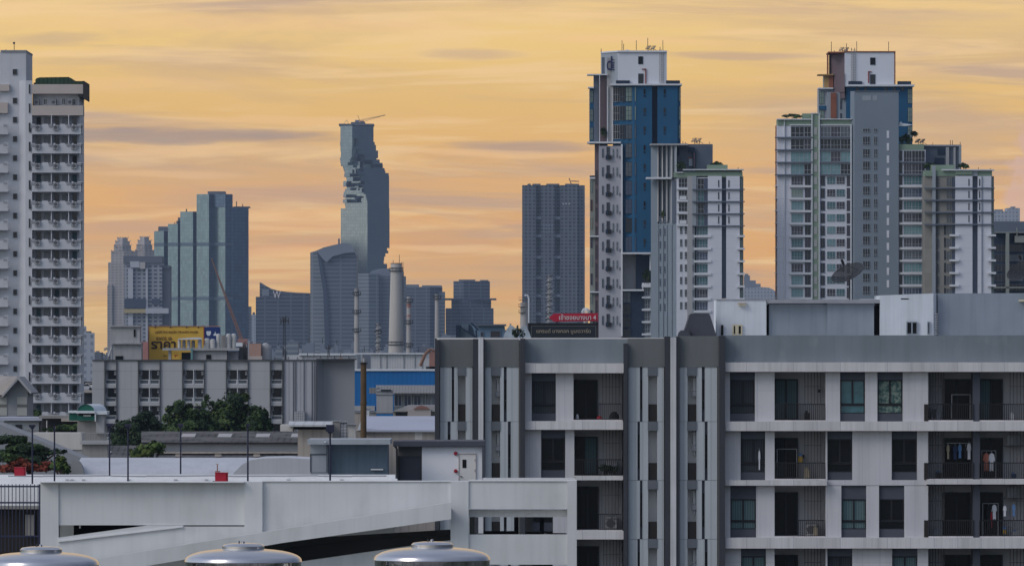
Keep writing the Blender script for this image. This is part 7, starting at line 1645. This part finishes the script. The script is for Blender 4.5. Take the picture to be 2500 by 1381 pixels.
# lamp posts on the deck
i = 0
labs = ['dark lamp post nearest the left edge, in front of the flame tree', 'dark lamp post second from the left, behind the first one', 'dark T-headed lamp post on the rear parapet, left one of the close pair', 'dark T-headed lamp post right one of the close pair, before the dark tree', 'dark lamp post in front of the middle of the tree clump',
        'tall dark lamp post before the right end of the tree clump', 'thickest dark lamp post with a big square head, in front of the blue-grey roof house']
for (px, r0, rb, D, w, hw) in [(79, 1036, 1176, 290, 4.4, 15), (133, 1040, 1176, 290, 4.2, 5), (267.5, 1033, 1160, 306, 4, 17), (312.5, 1035, 1177, 288, 4.2, 15), (441, 1034, 1156, 310, 4, 13), (605, 1034, 1176, 290, 4.4, 8), (806, 1036, 1175, 286, 5, 20)]:
    t = Thing('lamp_post', labs[i], 'lamp post', px, D, Z(1262, 260), 'lamp posts on the car park deck')
    m = MB(); x = X(px, D); ww = w * D / F / 2; base = Z(rb, D) if rb < 1170 else Z(1243, 260)
    m.cyl(x, D, base, Z(r0 + 5, D), ww, 'post_navy', ww * .9, n=10); t.add(m, 'pole', smooth=True)
    m = MB(); h = 6 if i != 6 else 17
    m.box(X(px - hw / 2, D), X(px + hw / 2, D), D - .2, D + .2, Z(r0 + h, D), Z(r0, D), 'post_navy'); m.box(X(px - hw * .3, D), X(px + hw * .3, D), D - .12, D + .12, Z(r0 + h + 4, D), Z(r0 + h, D), 'post_navy'); t.add(m, 'lamp_head'); i += 1
# fire hose boxes
for (px0, px1, r0, r1, D, lab) in [(525, 556, 1153, 1176, 260.2, 'bright red box with a small valve pipe on the front parapet of the car park'), (35, 62, 1140, 1160, 300, 'bright red box on the rear parapet beside the orange blossom at the left')]:
    t = Thing('red_box', lab, 'equipment box', (px0 + px1) / 2, D, Z(r1, D)); t.part('body', [(px0, px1 - 4, r0 + .8, r1 + .3, 0, .38), (px1 - 4, px1, r0 + 1.5, r1, .05, .38)], 'red_paint'); t.part('lid', [(px0 - .8, px1 + .6, r0 - .4, r0 + 1, -.03, .41)], 'red_paint')
    if D < 280:
        m = MB(); t.bx(m, 525, 537, 1149, 1152, .1, .25, 'stack_red'); m.tube((X(530, D), D + .2, Z(1149, D)), (X(530, D), D + .2, Z(1132, D)), .02, 'stack_red', 5); m.tube((X(527, D), D + .2, Z(1131, D)), (X(530, D), D + .2, Z(1135, D)), .02, 'beige', 5); m.tube((X(533, D), D + .2, Z(1131, D)), (X(530, D), D + .2, Z(1135, D)), .02, 'beige', 5)
        t.bx(m, 519, 525, 1173, 1176, .0, .2, 'dark_trim'); t.add(m, 'valve_pipe')
# grey roof hut and stair house
D = 322
t = Thing('roof_hut', 'blue-grey hut with a flat grey roof and a shuttered door on the car park deck', 'hut', 860, D, Z(1262, 260))
t.part('wall', [(758, 801, 1084, 1195, 0, 5, 'grey_paint'), (801, 945, 1083, 1195, .35, 5, 'blue_grey')], 'grey_paint'); t.part('roof', [(751, 953, 1072, 1084, -.5, 5.4)], 'grey_paint')
t.part('shutter_frame', [(757, 759.5, 1109, 1152, -.06, .0), (757, 797, 1107, 1110, -.06, 0), (797, 799, 1085, 1152, -.05, 0)], 'slate_panel'); t.part('shutter', [(760, 797, 1110, 1152, -.03, 0)], 'grey_paint')
m = MB(); t.bx(m, 905, 935, 1144, 1147, .2, .35, 'deck'); t.add(m, 'skirting'); t.part('lamp', [(792, 797, 1076, 1079, -.6, -.5)], 'frame_white')
D = 328
t = Thing('stair_house', 'white stair house with a cream door, two red lamps and a dark shutter beside it', 'stair house', 1070, D, Z(1262, 260))
t.part('wall', [(1030, 1178, 1090, 1200, 0, 5, 'stair_white'), (972, 1030, 1090, 1200, .3, 5, 'dark_grey_wall')], 'stair_white'); t.part('roof', [(960, 1183, 1076, 1089, -.3, 5.5)], 'slate_panel'); t.part('side_trim', [(1177, 1184, 1088, 1166, -.3, .4), (1024, 1030.5, 1089, 1090.5, -.1, 0)], 'slate_panel')
t.part('shutter', [(977, 1026, 1114, 1175, .24, .3)], 'slate_panel'); t.part('shutter_head', [(972, 1030, 1089, 1113, .2, .3)], 'apt_pilaster_side')
m = MB(); 
for p, q in (((963, 1086), (969, 1094)), ((969, 1094), (970, 1170))): m.tube((X(p[0], D), D - .2, Z(p[1], D)), (X(q[0], D), D - .2, Z(q[1], D)), .05, 'steel_dark', 6)
t.bx(m, 971, 977, 1112, 1172, .1, .3, 'dark_trim'); t.add(m, 'downpipe')
m = MB(); t.bx(m, 1121, 1161, 1108, 1175, -.05, 0, 'door_cream'); d_ = t.add(m, 'door'); m = MB(); t.bx(m, 1129, 1138.5, 1121, 1141, -.07, -.05, 'glass_black'); t.add(m, 'door_window', d_)
m = MB(); t.bx(m, 1119.5, 1121, 1106, 1172, -.08, 0, 'beige'); t.bx(m, 1161, 1162, 1106, 1172, -.08, 0, 'beige'); t.bx(m, 1119.5, 1162, 1106, 1108, -.08, 0, 'beige'); t.add(m, 'door_frame', d_)
m = MB(); t.bx(m, 1124, 1128, 1161, 1163, -.12, -.05, 'steel_dark'); t.add(m, 'handle', d_)
m = MB()
for r in (1120, 1145): t.bx(m, 1158.5, 1160, r, r + 5, -.08, -.05, 'steel')
t.add(m, 'hinge', d_)
for r in (1106, 1149):
    m = MB(); c = Vector((X(1112.5, D), D - .02, Z(r, D))); n = 14
    m.tube(tuple(c), (c.x, c.y - .12, c.z), .085, 'red_paint', 14, .06); t.add(m, 'red_lamp')
# ------------------------------------------------------------------ stainless water tanks (D 90)
D = 90
m = MB(); m.box(X(-400, D), X(1500, D), 84, 100, 0, Z(1740, D), 'concrete'); m.box(X(-400, D), X(1500, D), 84, 84.3, Z(1740, D), Z(1715, D), 'concrete_pale'); solo(m, 'low_building', 'concrete rooftop below the picture carrying the three stainless tanks', 'building')
for i, (cx, w, top, lab) in enumerate([(100, 284, 1328, 'domed stainless steel water tank at the lower left corner'), (594, 286, 1320, 'middle one of three domed stainless water tanks, a small knob on its lid'), (1055, 284, 1316, 'right one of three domed stainless water tanks, in front of the ramp')]):
    t = Thing('water_tank', lab, 'water tank', cx, D, Z(1740, D), 'stainless water tanks in the foreground')
    x = X(cx, D); r = w / 2 * D / F; z = lambda q: Z(q + (top - 1320), D)
    m = MB(); m.lathe([(.001, z(1700)), (r * .97, z(1700)), (r * .99, z(1690)), (r * .985, z(1560)), (r, z(1555)), (r * .985, z(1550)), (r * .985, z(1450)), (r, z(1445)), (r * .985, z(1440)), (r * .99, z(1372)), (r * .995, z(1370))], x, D, 'stainless_side', 96); t.add(m, 'body', smooth=True)
    m = MB(); pr = []
    for k in range(11):
        a = math.pi / 2 * k / 10; pr.append((r * 1.0 * math.cos(a) ** .75 if k < 10 else 0.001, z(1367) + (z(1338) - z(1367)) * math.sin(a)))
    m.lathe([(r * .99, z(1371)), (r * 1.005, z(1369.5))] + pr, x, D, 'stainless', 96); t.add(m, 'dome', smooth=True)
    m = MB(); q = r * .36; m.lathe([(q * 1.08, z(1344)), (q * 1.08, z(1341)), (q, z(1340)), (q * 1.0, z(1332)), (q * .9, z(1327.5)), (q * .5, z(1325)), (.001, z(1324.5))], x, D, 'stainless', 72); l_ = t.add(m, 'lid', smooth=True)
    m = MB(); m.lathe([(.02, z(1326)), (.02, z(1321)), (.012, z(1319.5)), (.001, z(1319))], x - .003, D, 'stainless', 12); m.tube((x - .05, D, z(1325)), (x - .05, D, z(1319)), .008, 'steel_dark', 6); t.add(m, 'knob', l_, smooth=True)
    m = MB()
    for k in range(4):
        a = math.pi / 4 + k * math.pi / 2; m.tube((x + r * .8 * math.cos(a), D + r * .8 * math.sin(a), Z(1740, D)), (x + r * .8 * math.cos(a), D + r * .8 * math.sin(a), z(1690)), .03, 'steel', 8)
    t.add(m, 'stand')
